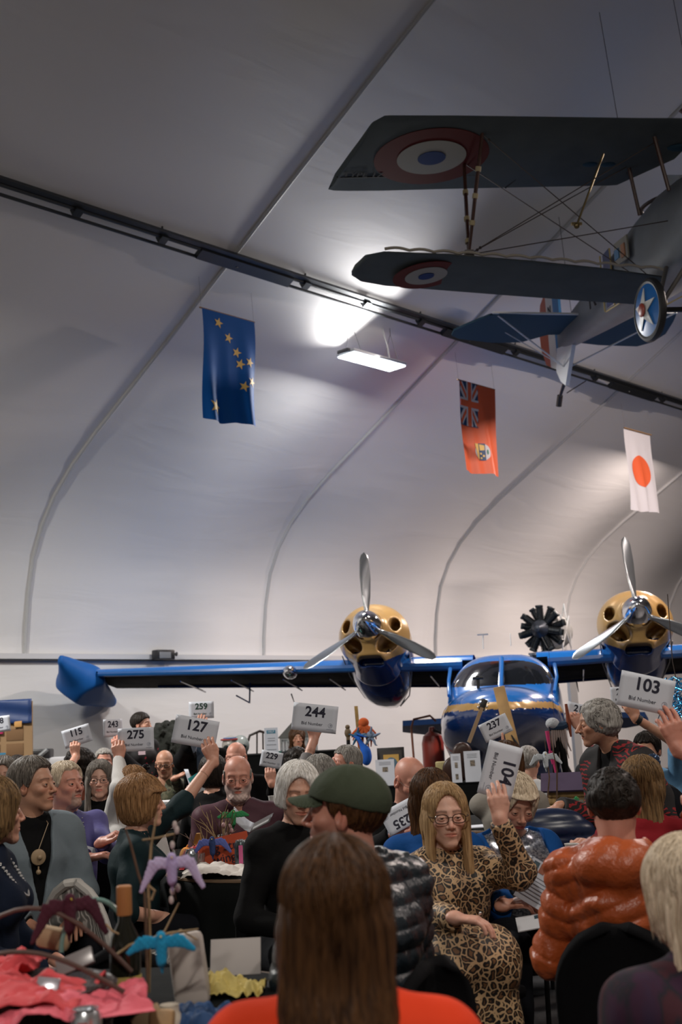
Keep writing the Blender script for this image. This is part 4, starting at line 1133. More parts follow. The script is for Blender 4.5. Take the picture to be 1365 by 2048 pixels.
for s in (-1, 1):
    f0 = Vector((s*.38, .75, -1.50)); t1 = Vector((s*2.48, .16, -.05)); t2 = Vector((s*2.50, .78, -.12)); bt = Vector((s*2.66, .40, -1.30)); cb = Vector((s*.45, .15, -.10)); cb2 = Vector((s*.5, .8, -.12))
    for a_, c_ in ((t1, f0), (t2, f0+Vector((0, .15, 0))), (bt, cb), (bt, cb2), (bt, Vector((s*.40, .2, -1.0)))): b.tube([a_, c_], .006, 5)
    for q in (t1.lerp(f0, .04), bt.lerp(cb, .06), bt.lerp(cb2, .05)): b.sphere(tuple(q), .018, 6, 4)
b.build('rigging_wire', WIRE, bip)
m_ = MB(); m_.tube([(-1.42, .35, -1.0), (-1.05, .3, -.20)], .012, 6); m_.sphere((-1.42, .35, -1.0), .035, 8, 6); m_.box((-1.42, .35, -.98), (.12, .03, .03)); m_.build('flying_wire_fitting', mat('fitting_brass', (.25, .19, .09), .35, .8), bip)
# fuselage
sec = [(-1.02, -1.05, .18, .18), (-1.0, -1.05, .42, .42), (-.9, -1.05, .48, .48), (-.45, -1.04, .48, .50), (0, -1.02, .43, .52), (.7, -1.00, .40, .53), (1.3, -1.03, .37, .49), (2.2, -1.08, .30, .40), (3.2, -1.13, .20, .31), (4.2, -1.17, .11, .22), (4.75, -1.19, .04, .16)]
b = MB()
def nf(a, s):
    i = min(int(s*(len(sec)-1)), len(sec)-2); f = s*(len(sec)-1)-i; A, B = sec[i], sec[i+1]; f2 = f
    y, zc, w_, h_ = [A[j]+(B[j]-A[j])*f2 for j in range(4)]; th = 2*PI*a; e = .62 if y > 0 else 1
    ct, st = math.cos(th), math.sin(th)
    return (.05*max(0, y)/4+w_*math.copysign(abs(ct)**e, ct), y, zc+h_*math.copysign(abs(st)**(.8 if st > 0 else e), st))
b.grid(36, 40, nf); b.build('fuselage', FUSM, bip, weld=1e-4)
b = MB(); b.grid(20, 2, lambda a, k: (.44*math.cos(PI*a), .0+.35+.34*math.sin(2*PI*a)*0+.0, -.50)); 
b = MB(); pts = [(.24*math.cos(2*PI*i/24), 1.05+.36*math.sin(2*PI*i/24), -.505) for i in range(25)]; b.tube(pts, .025, 6, cap=False); b.build('cockpit_rim', mat('leather_dark', (.03, .015, .01), .5), bip)
b = MB(); b.add([(-.20, .55, -.48), (.20, .55, -.48), (.13, .70, -.28), (-.13, .70, -.28)], [(0, 1, 2, 3)]); b.build('wind_screen', mat('screen_glass', (.5, .55, .55), .05, trans=.8), bip, smooth=False, solid=.008)
for s in (-1, 1):
    b = MB(); M3 = Matrix(((0, 0, s, 0), (1, 0, 0, 0), (0, 1, 0, 0), (0, 0, 0, 1)))
    b.prism([(1.95, -1.43), (2.15, -1.43), (2.15, -.75), (1.95, -.72)], .325, .335, M3); b.build('fuselage_band', NAVY, bip, smooth=False)
    b = MB()
    for y0 in (1.90, 2.20): b.tube([(s*.345, y0, -1.46), (s*.345, y0, -.74)], .010, 5)
    b.tube([(s*.33, 2.20, -1.46), (s*.36, .9, -1.50)], .010, 5); b.build('yellow_piping', mat('piping_yellow', (.5, .38, .12), .5), bip)
text('fuselage_letter', 'R', .42, DARK, bip, frame((0, 1, 0), (0, 0, 1), (-.285, 2.85, -1.12)) if 0 else frame((0, -1, 0), (0, 0, 1), (-.262, 2.75, -1.12)), .01)
b = MB(); b.box((-.40, 1.45, -.92), (.02, .36, .28)); b.build('side_emblem_panel', CREAM, bip)
b = MB(); b.box((-.412, 1.38, -.94), (.02, .10, .16)); b.build('emblem_figure', mat('emblem_ochre', (.35, .14, .05), .5), bip)
b = MB(); b.box((-.412, 1.56, -.93), (.02, .12, .12)); b.build('emblem_blue', mat('emblem_blue', (.05, .18, .35), .5), bip)
# tail
b = MB(); TP = [(.0, 3.60), (-1.30, 3.42), (-1.42, 3.50), (-1.60, 3.95), (-1.70, 4.25), (-1.66, 4.52), (-1.50, 4.72), (-.9, 5.0), (-.45, 5.02), (-.18, 4.6), (.18, 4.6), (.45, 5.1), (.9, 5.3), (1.6, 5.45), (1.74, 5.2), (1.72, 4.7), (1.5, 4.0), (1.35, 3.6)]
b.prism(TP, -1.13, -1.10); b.build('tailplane', FABB, bip, smooth=False)
b = MB(); b.tube([(-1.40, 3.42, -1.11), (0, 3.58, -1.11), (1.35, 3.58, -1.11)], .018, 6); b.build('tailplane_edge', mat('white_trim', (.7, .72, .72), .4), bip)
M3 = Matrix(((0, 0, 1, .0), (1, 0, 0, 0), (0, 1, 0, 0), (0, 0, 0, 1)))
for nm, poly, m in (('rudder_blue', [(4.62, -1.62), (4.62, -.40), (4.85, -.33), (4.85, -1.60)], mat('rudder_blue', (.02, .16, .38), .4)), ('rudder_white', [(4.85, -1.60), (4.85, -.33), (5.12, -.36), (5.12, -1.50)], mat('rudder_white', (.55, .55, .52), .5)), ('rudder_red', [(5.12, -1.50), (5.12, -.36), (5.34, -.48), (5.48, -.80), (5.45, -1.15), (5.3, -1.42)], mat('rudder_red', (.40, .10, .05), .5))):
    b = MB(); b.prism(poly, -.02, .02, M3 @ Matrix.Translation((0, 0, .05))); b.build(nm, m, bip, smooth=False)
text('rudder_lettering', 'N\n1244', .17, DARK, bip, frame((0, -1, 0), (0, 0, 1), (.025, 4.98, -.75)), .01)
b = MB()
b.tube([(-1.30, 3.5, -1.13), (.0, 4.55, -1.62)], .012, 6); b.tube([(-.9, 4.4, -1.13), (.0, 4.55, -1.62)], .008, 6); b.tube([(1.30, 3.5, -1.13), (.1, 4.55, -1.62)], .012, 6); b.build('tail_brace', mat('white_trim', (.7, .72, .72), .4), bip)
b = MB(); b.tube([(.05, 4.3, -1.35), (.03, 4.6, -1.80), (.03, 4.9, -2.02)], [.035, .03, .02], 8); b.tube([(.03, 4.86, -1.98), (.03, 4.95, -2.12)], .045, 8); b.tube([(.03, 4.6, -2.0), (.30, 4.5, -1.85)], .008, 5); b.build('tail_skid', mat('skid_black', (.015, .012, .01), .4), bip)
b = MB(); b.prism([(4.15, -1.36), (4.75, -1.30), (4.85, -1.62), (4.72, -1.80), (4.55, -1.90)], -.03, .03, M3 @ Matrix.Translation((0, 0, .03))); b.build('skid_fairing', mat('white_trim', (.7, .72, .72), .4), bip, smooth=False)
# undercarriage
for s in (-1, 1):
    wc = Vector((s*.82, .02, -2.05))
    b = MB(); b.tube([(wc.x, wc.y+.302*math.cos(2*PI*i/40), wc.z+.302*math.sin(2*PI*i/40)) for i in range(41)], .042, 10, cap=False); wo = b.build('wheel_tyre', mat('black_rubber', (.01, .01, .011), .5), bip)
    b = MB(); b.lathe([(0, -.075*s), (.06, -.07*s), (.28, -.035*s), (.285, 0)], c=tuple(wc), n=36, axis='X') if s > 0 else b.lathe([(0, -.075), (.06, -.07), (.28, -.035), (.285, 0)], c=tuple(wc), n=36, axis='X'); b.build('wheel_disc', mat('disc_blue', (.010, .13, .42), .3, spec=.3), wo)
    st = []
    for i in range(10): a = PI/2+PI*i/5; rr_ = .24 if i % 2 == 0 else .092; st.append((rr_*math.cos(a), rr_*math.sin(a)))
    MS = Matrix.Translation(wc) @ Matrix(((0, 0, 1, 0), (1, 0, 0, 0), (0, 1, 0, 0), (0, 0, 0, 1)))
    xo = -.078 if s < 0 else .066
    vs = [MS @ Vector((x_, y_, xo if math.hypot(x_, y_) < .1 else (xo*.62)) ) for x_, y_ in st] + [MS @ Vector((0, 0, xo*1.12))]
    b = MB(); b.add(vs, [(10, i, (i+1) % 10) for i in range(10)]); b.build('wheel_star', mat('star_white', (.65, .66, .64), .4), wo, smooth=False, solid=.01)
    b = MB(); b.sphere((wc.x+xo*1.25, wc.y, wc.z), (.018, .075, .075), 16, 8); b.build('wheel_hub', mat('hub_red', (.32, .05, .03), .35), wo)
    b = MB(); b.tube([(s*.36, -.45, -1.40), (s*.74, -.02, -2.05)], .026, 8); b.tube([(s*.36, .45, -1.45), (s*.74, .04, -2.05)], .026, 8); b.build('undercarriage_leg', mat('fitting_steel', (.18, .17, .16), .4, .6), bip)
b = MB(); b.tube([(-.8, .02, -2.05), (.8, .02, -2.05)], .03, 8); b.build('axle', mat('black_metal', (.02, .02, .02), .35, .6), bip)
b = MB(); b.lathe([(0, -1.35), (.05, -1.32), (.09, -1.2), (.10, -1.05)], c=(0, 0, -1.05), n=20, axis='Y'); b.build('propeller_hub', WOOD, bip)
for s in (-1, 1):
    b = MB(); b.tube([(0, -1.2, -1.05), (s*.4, -1.2, -.75), (s*.9, -1.2, -.38)], [.05, .09, .04], 8, flat=.3); b.build('propeller_blade', WOOD, bip)
# suspension cables to the roof
for i, (x_, y_, top_) in enumerate(((-.5, .9, 2.5), (.5, .9, 2.5), (.05, 4.2, 3.2))):
    b = MB(); b.tube([(x_, y_, -.2 if i < 2 else -1.0), (x_, y_+.4, top_)], .004, 5); b.build('suspension_cable', WIRE, bip)
# ---------------------------------------------------------------- cloth patterns
def pattern(name, build_fn, rough=.8):
    m, nt, b = _nt(name); b.inputs['Roughness'].default_value = rough; tc = nt.nodes.new('ShaderNodeTexCoord'); build_fn(nt, nt.links, b, tc); MATS[name] = m; return m
def ramp(nt, stops, interp='CONSTANT'):
    r = nt.nodes.new('ShaderNodeValToRGB'); r.color_ramp.interpolation = interp
    while len(r.color_ramp.elements) < len(stops): r.color_ramp.elements.new(.5)
    for e, (p, c) in zip(r.color_ramp.elements, stops): e.position = p; e.color = (*c, 1)
    return r
def warp(nt, L, tc, amt, sc):
    n = nt.nodes.new('ShaderNodeTexNoise'); n.inputs['Scale'].default_value = sc; L.new(tc.outputs['Object'], n.inputs['Vector'])
    v = nt.nodes.new('ShaderNodeVectorMath'); v.operation = 'MULTIPLY_ADD'; L.new(n.outputs['Color'], v.inputs[0]); v.inputs[1].default_value = (amt,)*3; L.new(tc.outputs['Object'], v.inputs[2]); return v.outputs[0]
def leo(nt, L, b, tc):
    w_ = warp(nt, L, tc, .035, 22); v = nt.nodes.new('ShaderNodeTexVoronoi'); v.feature = 'DISTANCE_TO_EDGE'; v.inputs['Scale'].default_value = 37; L.new(w_, v.inputs['Vector'])
    r = ramp(nt, [(0, (.50, .33, .18)), (.085, (.010, .007, .006)), (.27, (.16, .075, .03))]); L.new(v.outputs['Distance'], r.inputs[0]); L.new(r.outputs[0], b.inputs['Base Color'])
LEO = pattern('leopard_print', leo, .6)
def camo(nt, L, b, tc):
    n = nt.nodes.new('ShaderNodeTexNoise'); n.inputs['Scale'].default_value = 14; L.new(tc.outputs['Object'], n.inputs['Vector'])
    r = ramp(nt, [(0, (.02, .02, .012)), (.42, (.07, .075, .04)), (.52, (.13, .12, .07)), (.6, (.045, .04, .025))]); L.new(n.outputs['Fac'], r.inputs[0]); L.new(r.outputs[0], b.inputs['Base Color'])
CAMO = pattern('camouflage_cloth', camo)
def sequ(nt, L, b, tc):
    v = nt.nodes.new('ShaderNodeTexVoronoi'); v.inputs['Scale'].default_value = 120; L.new(tc.outputs['Object'], v.inputs['Vector'])
    r = ramp(nt, [(0, (.12, .13, .17)), (.5, (.45, .47, .55)), (.8, (.75, .77, .82))], 'LINEAR'); L.new(v.outputs['Color'], r.inputs[0]); L.new(r.outputs[0], b.inputs['Base Color'])
    b.inputs['Metallic'].default_value = .9; bp = nt.nodes.new('ShaderNodeBump'); bp.inputs['Strength'].default_value = 1; bp.inputs['Distance'].default_value = .012
    L.new(v.outputs['Color'], bp.inputs['Height']); L.new(bp.outputs[0], b.inputs['Normal'])
SEQ = pattern('sequins', sequ, .22)
def embr(nt, L, b, tc):
    w_ = warp(nt, L, tc, .05, 14); v = nt.nodes.new('ShaderNodeTexWave'); v.wave_type = 'RINGS'; v.inputs['Scale'].default_value = 13; v.inputs['Distortion'].default_value = 9; v.inputs['Detail'].default_value = 2; L.new(w_, v.inputs['Vector'])
    r = ramp(nt, [(0, (.009, .007, .008)), (.70, (.26, .012, .016))]); L.new(v.outputs['Fac'], r.inputs[0])
    n = nt.nodes.new('ShaderNodeTexNoise'); n.inputs['Scale'].default_value = 4.2; L.new(tc.outputs['Object'], n.inputs['Vector'])
    r2 = ramp(nt, [(0, (0, 0, 0)), (.47, (1, 1, 1))]); L.new(n.outputs['Fac'], r2.inputs[0])
    mx = nt.nodes.new('ShaderNodeMix'); mx.data_type = 'RGBA'; mx.inputs[6].default_value = (.009, .007, .008, 1); L.new(r2.outputs[0], mx.inputs[0]); L.new(r.outputs[0], mx.inputs[7]); L.new(mx.outputs[2], b.inputs['Base Color'])
EMB = pattern('red_embroidery', embr)
def flor(nt, L, b, tc):
    v = nt.nodes.new('ShaderNodeTexVoronoi'); v.inputs['Scale'].default_value = 16; L.new(warp(nt, L, tc, .03, 20), v.inputs['Vector'])
    r = ramp(nt, [(0, (.35, .03, .05)), (.20, (.010, .009, .010))]); L.new(v.outputs['Distance'], r.inputs[0]); L.new(r.outputs[0], b.inputs['Base Color'])
FLO = pattern('black_floral', flor)
def knit(nt, L, b, tc):
    mp = nt.nodes.new('ShaderNodeMapping'); mp.inputs['Scale'].default_value = (1, 1, .15); L.new(tc.outputs['Object'], mp.inputs[0])
    n = nt.nodes.new('ShaderNodeTexNoise'); n.inputs['Scale'].default_value = 16; n.inputs['Detail'].default_value = 3; L.new(mp.outputs[0], n.inputs['Vector'])
    r = ramp(nt, [(0, (.012, .02, .06)), (.45, (.035, .010, .03)), (.52, (.012, .012, .02)), (.60, (.05, .012, .02))], 'LINEAR'); L.new(n.outputs['Fac'], r.inputs[0]); L.new(r.outputs[0], b.inputs['Base Color'])
KNIT = pattern('mixed_knit', knit, .95)
def rib(nt, L, b, tc):
    b.inputs['Base Color'].default_value = (.60, .58, .56, 1); mp = nt.nodes.new('ShaderNodeTexWave'); mp.inputs['Scale'].default_value = 70; mp.bands_direction = 'X'; L.new(tc.outputs['Object'], mp.inputs['Vector'])
    bp = nt.nodes.new('ShaderNodeBump'); bp.inputs['Strength'].default_value = .5; bp.inputs['Distance'].default_value = .004; L.new(mp.outputs['Fac'], bp.inputs['Height']); L.new(bp.outputs[0], b.inputs['Normal'])
RIB = pattern('white_rib_knit', rib)
def cl(name, col, rough=.85, **k): return mat('cloth_'+name, col, rough, bump=.3, bscale=26, spec=.12, **k)
BLK = cl('black', (.005, .005, .0055)); NAV = cl('navy', (.008, .013, .028)); BURG = cl('burgundy', (.085, .038, .050), .6); GREEN = cl('dark_green', (.009, .022, .026), .7)
GREY = cl('grey_wool', (.16, .195, .22)); LIL = cl('lilac', (.105, .098, .26), .6); RUST = cl('rust', (.13, .035, .018)); LTB = cl('light_blue', (.16, .34, .55)); REDC = cl('red', (.22, .012, .018))
BLUC = cl('royal_blue', (.008, .065, .24)); CREAMC = cl('cream', (.25, .23, .20)); CORAL = cl('coral', (.72, .055, .018), .9); ORPUF = mat('orange_nylon', (.42, .085, .022), .38, bump=.5, bscale=45); BKPUF = mat('black_nylon', (.013, .020, .026), .32, bump=.5, bscale=45)
SHW = cl('shirt_pale_blue', (.45, .55, .68)); GREYR = cl('grey_rib', (.22, .21, .21)); OLIVE = cl('olive_cap', (.050, .062, .040), .8); JEAN = cl('dark_trousers', (.005, .0055, .008)); CHAR = cl('charcoal', (.025, .025, .028)); TEAL = cl('teal', (.02, .09, .11))
TR = dict(k='trousers', m=JEAN, o=.010)

PAPER = mat('card_white', (.62, .65, .72), .6); INK = mat('card_ink', (.012, .012, .03), .7); LOGO = mat('card_logo_grey', (.30, .33, .40), .7)
def bid_card(cx, cy, Y, rot, num, label, yaw=0, w_=.235, h_=.150, ink=INK, tilt=0, thick=0, pos=None):
    a, b_ = R(rot), R(yaw)
    x = Vector((math.cos(a), 0, -math.sin(a))); y = Vector((math.sin(a), 0, math.cos(a)))
    Q = Matrix.Rotation(b_, 3, 'Z') @ Matrix.Rotation(R(tilt), 3, 'X'); x = Q @ x; y = Q @ y
    c = at(cx, cy, Y); M = frame(x, y, c)
    r = empty('bid_card', (0, 0, 0), 0, label, 'card', 'raised bid number cards'); r.matrix_world = M
    b = MB(); b.box((0, 0, 0), (w_, h_, .0008))
    vs = []
    def leaf(s, t): 
        def fn(u, v): return (w_*(u-.5), h_*(v-.5), s*(.0012 + t*(1-v)**1.3) + .002*math.sin(u*PI)*s)
        return fn
    b = MB(); b.grid(8, 6, leaf(1, .0)); o = b.build('front_leaf', PAPER, r, solid=.0006)
    b = MB(); b.grid(8, 6, leaf(-1, thick)); b.build('back_leaf', PAPER, r, solid=.0006)
    zf = .0036
    def T(x0, y0): return Matrix.Translation((x0, y0, zf))
    text('bid_number', num, h_*.50, ink, r, T(0, h_*.20), .028)
    text('bid_caption', 'Bid Number', h_*.155, ink, r, T(-.012*w_/.235, -h_*.22), .010, 1.02)
    b = MB(); n = 20; R0 = h_*.075; pts = [(R0*math.cos(2*PI*i/n), R0*math.sin(2*PI*i/n), 0) for i in range(n+1)]; b.tube(pts, .0008, 4, cap=False)
    b.box((-.1*R0, 0, 0), (.25*R0, R0*.9, .0006)); b.box((.3*R0, .3*R0, 0), (.6*R0, .2*R0, .0006)); b.box((.3*R0, -.1*R0, 0), (.6*R0, .2*R0, .0006))
    o = b.build('logo', LOGO, r); o.matrix_local = T(w_*.36, -h_*.22)
    b = MB(); b.box((0, 0, 0), (w_*.16, h_*.018, .0005)); o = b.build('logo_line', LOGO, r); o.matrix_local = T(w_*.36, -h_*.36)
    return r

P_ = {}
# --- mid table group
P_['D'] = person((474, 1512, 7.0), 'person in burgundy shirt, bald with grey beard, seated behind the napkin table', skin='ruddy', size=1.05, look=4, pitch=9, body=6, fat=.6, build=1.08,
    hair=('fringe', 'grey', dict(t=.008)), head=dict(beard=((.55, .52, .48), .85), brow=(.30, .27, .24), squint=1), layers=[dict(k='shirt', m=BURG, collar=.012, v=(.018, .10), neck=.066, fold=.006), TR], glasses=dict(r=.0010, m=mat('thin_wire', (.25, .22, .2), .3, .8), size=(.024, .016)))
P_['E'] = person((284, 1556, 6.0), 'person with auburn bob in dark green blouse raising card 127', fem=1, look=102, pitch=0, body=98, tilt=0, skin='fair',
    hair=('bob', 'auburn', dict(t=.024, len=.105, fringe=.050, rid=1.2)), layers=[dict(k='blouse', m=GREEN, v=(.065, .17), drop=.01, to=.62, fold=.006, collar=.012), TR],
    arms=dict(L=dict(w=(434, 1514, 6.42), u=(-.30, 0, .95), n=(0, 1, 0), curl=.55, thumb='grip', hint=(.3, -.2, -1), long=1.12), R=dict(w=(330, 1835, 5.9), u=(1, .1, -.1))))
bid_card(391, 1464, 6.50, 13, '127', 'bid card 127 folded open in the hand of the woman in green', thick=.025, yaw=5)
P_['C'] = person((600, 1530, 5.1), 'person with short white hair and black top seated left of the olive cap', fem=1, look=14, pitch=12, tilt=4, body=25, skin='fair',
    hair=('bob', 'snow', dict(t=.014, len=.060, open=(.060, .080, .112), part=-.012, seed=3)), head=dict(squint=1), layers=[dict(k='sweater', m=BLK, drop=.03, fold=.004), TR])
P_['B'] = person((692, 1542, 3.55), 'person in olive cap and black puffer jacket turned to the left', look=-100, pitch=-5, body=-128, skin='ruddy', size=1.04,
    hair=('short', 'brown', dict(t=.016, seed=2)), head=dict(stubble=.75, nose=1.5, beard=((.14, .08, .05), .35)), cap_hat=OLIVE,
    layers=[dict(k='shirt', m=cl('grey_check', (.35, .36, .34)), collar=.018, name='shirt', neck=.062), dict(k='jacket', m=BKPUF, puff=.058, pd=.011, o=.032, collar=.02, neck=.072, fold=.004, v=(.03, .2)), TR], build=1.06)
# --- left group
P_['F'] = person((66, 1519, 5.7), 'person with combed grey hair in light grey blazer, looking right', look=72, pitch=-2, body=38, skin='tan', size=1.02,
    hair=('short', 'salt', dict(t=.017, recede=.004, rid=1.0, seed=5)), head=dict(nose=1.4), layers=[dict(k='shirt', m=BLK, drop=.0, neck=.062), dict(k='jacket', m=GREY, v=(.085, .42), o=.028, fold=.005, collar=.006, neck=.075), TR])
P_['G'] = person((130, 1527, 6.5), 'person with goatee in lilac shirt beside the grey blazer', look=52, pitch=-6, body=35, skin='ruddy', fat=.6,
    hair=('short', 'ash', dict(t=.014, recede=.004, seed=7)), head=dict(beard=((.35, .28, .22), .8), goatee=1, nose=1.6), layers=[dict(k='shirt', m=LIL, collar=.010, v=(.02, .09), fold=.008, neck=.066), TR],
    arms=dict(L=dict(w=(203, 1684, 6.15), u=(1, -.2, .5), n=(0, .2, -1), curl=.7), R=dict(w=(178, 1716, 6.05), u=(1, .0, .15), n=(0, 0, -1), curl=.5)))
P_['H'] = person((-12, 1560, 4.5), 'person with brown hair in navy jacket at the left edge', look=118, body=92, fem=1, skin='fair',
    hair=('long', 'dkblond', dict(t=.018, len=.16, w=.08)), layers=[dict(k='jacket', m=NAV, fold=.006, o=.022), TR], build=1.1)
P_['I'] = person((6, 1516, 8.0), 'person with grey hair and thin glasses at the far left edge', fem=1, look=12, body=20, skin='fair', hair=('bob', 'salt', dict(t=.016, len=.08, open=(.060, .085, .105))), glasses=dict(r=.0012, m=mat('thin_wire', (.25, .22, .2), .3, .8)), layers=[dict(k='blouse', m=CHAR, drop=.02), TR])
P_['I2'] = person((34, 1512, 10.5), 'person with dark hair half hidden behind the grey haired heads at left', look=10, body=10, skin='fair', hair=('short', 'dark', dict(t=.012)), layers=[dict(k='shirt', m=CHAR), TR])
P_['J'] = person((166, 1500, 9.4), 'person with dark curly hair in rust top raising card 115', fem=1, look=98, body=70, skin='fair', hair=('curly', 'dark', dict(t=.026, low=.06, seed=2)),
    layers=[dict(k='blouse', m=RUST, to=.5, drop=.02, fold=.005), TR], arms=dict(R=dict(w=(152, 1512, 9.2), u=(-.1, 0, 1), n=(0, 1, 0), curl=.8, thumb='grip', hint=(-.1, -1, -.4), long=1.1)))
bid_card(154, 1472, 9.32, -14, '115', 'bid card 115 tilted left above the curly hair', w_=.215, h_=.137)
P_['K'] = person((199, 1523, 8.1), 'person with long grey hair, round cheeks and glasses, smiling', fem=1, look=8, pitch=2, body=5, fat=1.0, skin='pale', hair=('long', 'salt', dict(t=.014, len=.28, front=.24, open=(.060, .085, .105), w=.07)), glasses=dict(r=.0016, size=(.025, .017)), head=dict(lip=(1, .55, .55)), layers=[dict(k='blouse', m=BLK, drop=.05), TR])
P_['M'] = person((208, 1498, 10.6), 'person with cropped grey hair behind the smiling woman with glasses', look=14, body=15, skin='ruddy', hair=('short', 'grey', dict(t=.010)), layers=[dict(k='shirt', m=CHAR), TR],
    arms=dict(L=dict(w=(236, 1500, 10.4), u=(-.2, 0, 1), n=(0, 1, 0), curl=.8, thumb='grip', hint=(1, 0, -.6))))
bid_card(226, 1456, 10.5, 0, '243', 'bid card 243 turned edgeways left of card 275', yaw=48, w_=.2, h_=.15)
P_['M2'] = person((249, 1512, 11.8), 'person half hidden between card 275 and the sunglasses wearer', look=40, body=30, skin='ruddy', hair=('short', 'dark', dict(t=.010)), layers=[dict(k='shirt', m=REDC), TR])
P_['L'] = person((268, 1536, 7.4), 'person with sunglasses pushed up on strawberry hair raising card 275 in white sleeve', fem=1, look=150, body=150, skin='fair', hair=('bob', 'auburn', dict(t=.018, len=.08)),
    layers=[dict(k='sweater', m=RIB, fold=.006), TR], arms=dict(L=dict(w=(238, 1518, 7.45), u=(-.1, 0, 1), n=(0, 1, 0), curl=.8, thumb='grip', hint=(.25, -1, -.5), long=1.05), R=dict()))
bid_card(272, 1479, 7.5, 0, '275', 'level bid card 275 held up by the white ribbed sleeve', w_=.222, h_=.142)
P_['N'] = person((328, 1501, 10.8), 'bald person in camouflage jacket with black rimmed glasses', look=2, pitch=10, body=-10, skin='tan', hair=('fringe', 'salt', dict(t=.006, top=.02)), head=dict(stubble=.6), glasses=dict(r=.003, size=(.026, .015)),
    layers=[dict(k='jacket', m=CAMO, fold=.006, collar=.008, v=(.02, .1)), TR], arms=dict(L=dict(w=(345, 1552, 10.2), u=(1, 0, .5), n=(0, 0, -1), curl=.7, hint=(-.4, -.4, -1))))
P_['O'] = person((283, 1426, 12.4), 'standing person with dark hair in black dress with red flowers', fem=1, stand=True, look=72, body=40, skin='fair', hair=('updo', 'dark', dict(t=.014, bun=(0, -.095, .04))), layers=[dict(k='sweater', m=FLO, hem=.1), TR])
P_['Q0'] = person((404, 1440, 10.4), 'person in black suit and blue tie hidden behind cards 259 and 127', stand=True, zpel=.88, look=10, body=0, skin='fair', hair=('short', 'grey', dict(t=.01)), layers=[dict(k='shirt', m=SHW, collar=.01), dict(k='jacket', m=BLK, v=(.05, .3), o=.026), TR],
    arms=dict(R=dict(w=(404, 1462, 10.0), u=(.1, 0, 1), n=(0, 1, 0), curl=.5, thumb='grip', hint=(-1, 0, -.5))))
bid_card(403, 1420, 10.1, 1, '259', 'bid card 259 with green digits held above card 127', w_=.208, h_=.138, ink=mat('card_ink_green', (.01, .05, .035), .7))
P_['P'] = person((470, 1485, 9.4), 'bald person with glasses and lowered blue mask behind the bearded man', look=-12, pitch=8, body=-10, skin='ruddy', hair=('fringe', 'salt', dict(t=.006, top=.02)), glasses=dict(r=.0012, m=mat('thin_wire', (.25, .22, .2), .3, .8)), layers=[dict(k='sweater', m=BLK), TR], build=1.1)
P_['P2'] = person((426, 1512, 8.6), 'person with dark hair seen from behind under card 127', look=170, body=160, hair=('bob', 'dark', dict(t=.02, len=.1)), fem=1, layers=[dict(k='sweater', m=BLK), TR])
P_['Q'] = person((594, 1457, 14.6), 'person with long wavy brown hair standing behind the glass jars', fem=1, stand=True, zpel=.8, look=10, body=0, skin='tan', hair=('curly', 'brown', dict(t=.022, low=.10, amp=.7)), layers=[dict(k='sweater', m=CHAR), TR])
P_['R2'] = person((595, 1500, 9.2), 'person with dark curly hair holding up card 229', fem=1, look=10, pitch=8, body=-15, skin='fair', hair=('curly', 'dark', dict(t=.024, low=.08, seed=4)), layers=[dict(k='sweater', m=BLK), TR],
    arms=dict(R=dict(w=(541, 1562, 8.7), u=(-.1, 0, 1), n=(0, 1, 0), curl=.7, thumb='grip', hint=(-.5, 0, -1)), L=dict(w=(541, 1596, 8.5), u=(-.4, .1, 1), n=(0, 1, 0), curl=1.1)))
bid_card(543, 1519, 8.75, 13, '229', 'bid card 229 in front of the dark bar, held by the curly haired woman', w_=.155, h_=.115)
P_['S'] = person((640, 1515, 7.0), 'person with silver blond hair and grey sleeve raised behind the white haired woman', fem=1, look=160, body=160, hair=('bob', 'grey', dict(t=.020, len=.09)), layers=[dict(k='sweater', m=GREYR, to=.8), TR],
    arms=dict(L=dict(w=(628, 1478, 7.3), u=(0, 0, 1), n=(0, 1, 0), curl=.5, hint=(-.6, 0, -.6)), R=dict()))
P_['T2'] = person((690, 1493, 8.1), 'person with cropped grey hair raising card 244', look=-65, body=-50, skin='ruddy', hair=('short', 'grey', dict(t=.008)), layers=[dict(k='shirt', m=CHAR), TR],
    arms=dict(R=dict(w=(679, 1500, 7.0), u=(-.25, 0, 1), n=(0, 1, 0), curl=.65, thumb='grip', hint=(.5, -.6, -1), long=1.1)))
bid_card(630, 1436, 7.08, 9, '244', 'bid card 244, large and creased, held highest near the centre', w_=.262, h_=.158)
# --- centre right
P_['R'] = person((829, 1518, 6.4), 'bald person in black blazer and blue collar reading a bid card', look=28, pitch=22, tilt=2, body=20, skin='ruddy', size=1.04, glasses=dict(r=.0011, m=mat('thin_wire', (.25, .22, .2), .3, .8), size=(.022, .013)), head=dict(nose=1.3, squint=1),
    layers=[dict(k='shirt', m=SHW, collar=.014, v=(.02, .08)), dict(k='jacket', m=BLK, v=(.06, .3), o=.028, neck=.08, fold=.005), TR], build=1.08, arms=dict(R=dict(w=(792, 1668, 6.0), u=(1, -.2, .3), n=(0, .3, -1), curl=.6), L=dict(w=(838, 1660, 6.0), u=(-.8, -.2, .3), n=(0, .3, -1), curl=.6)))
bid_card(800, 1634, 5.95, 153, '235', 'bid card 235 held upside down by the bald man in black blazer', tilt=-20, yaw=-8, w_=.165, h_=.122)
P_['U'] = person((862, 1543, 5.4), 'person with straight brown hair in dark blue top seen from behind', fem=1, look=165, body=165, hair=('long', 'brown', dict(t=.016, len=.20, w=.085)), layers=[dict(k='sweater', m=BLUC, fold=.005), TR])
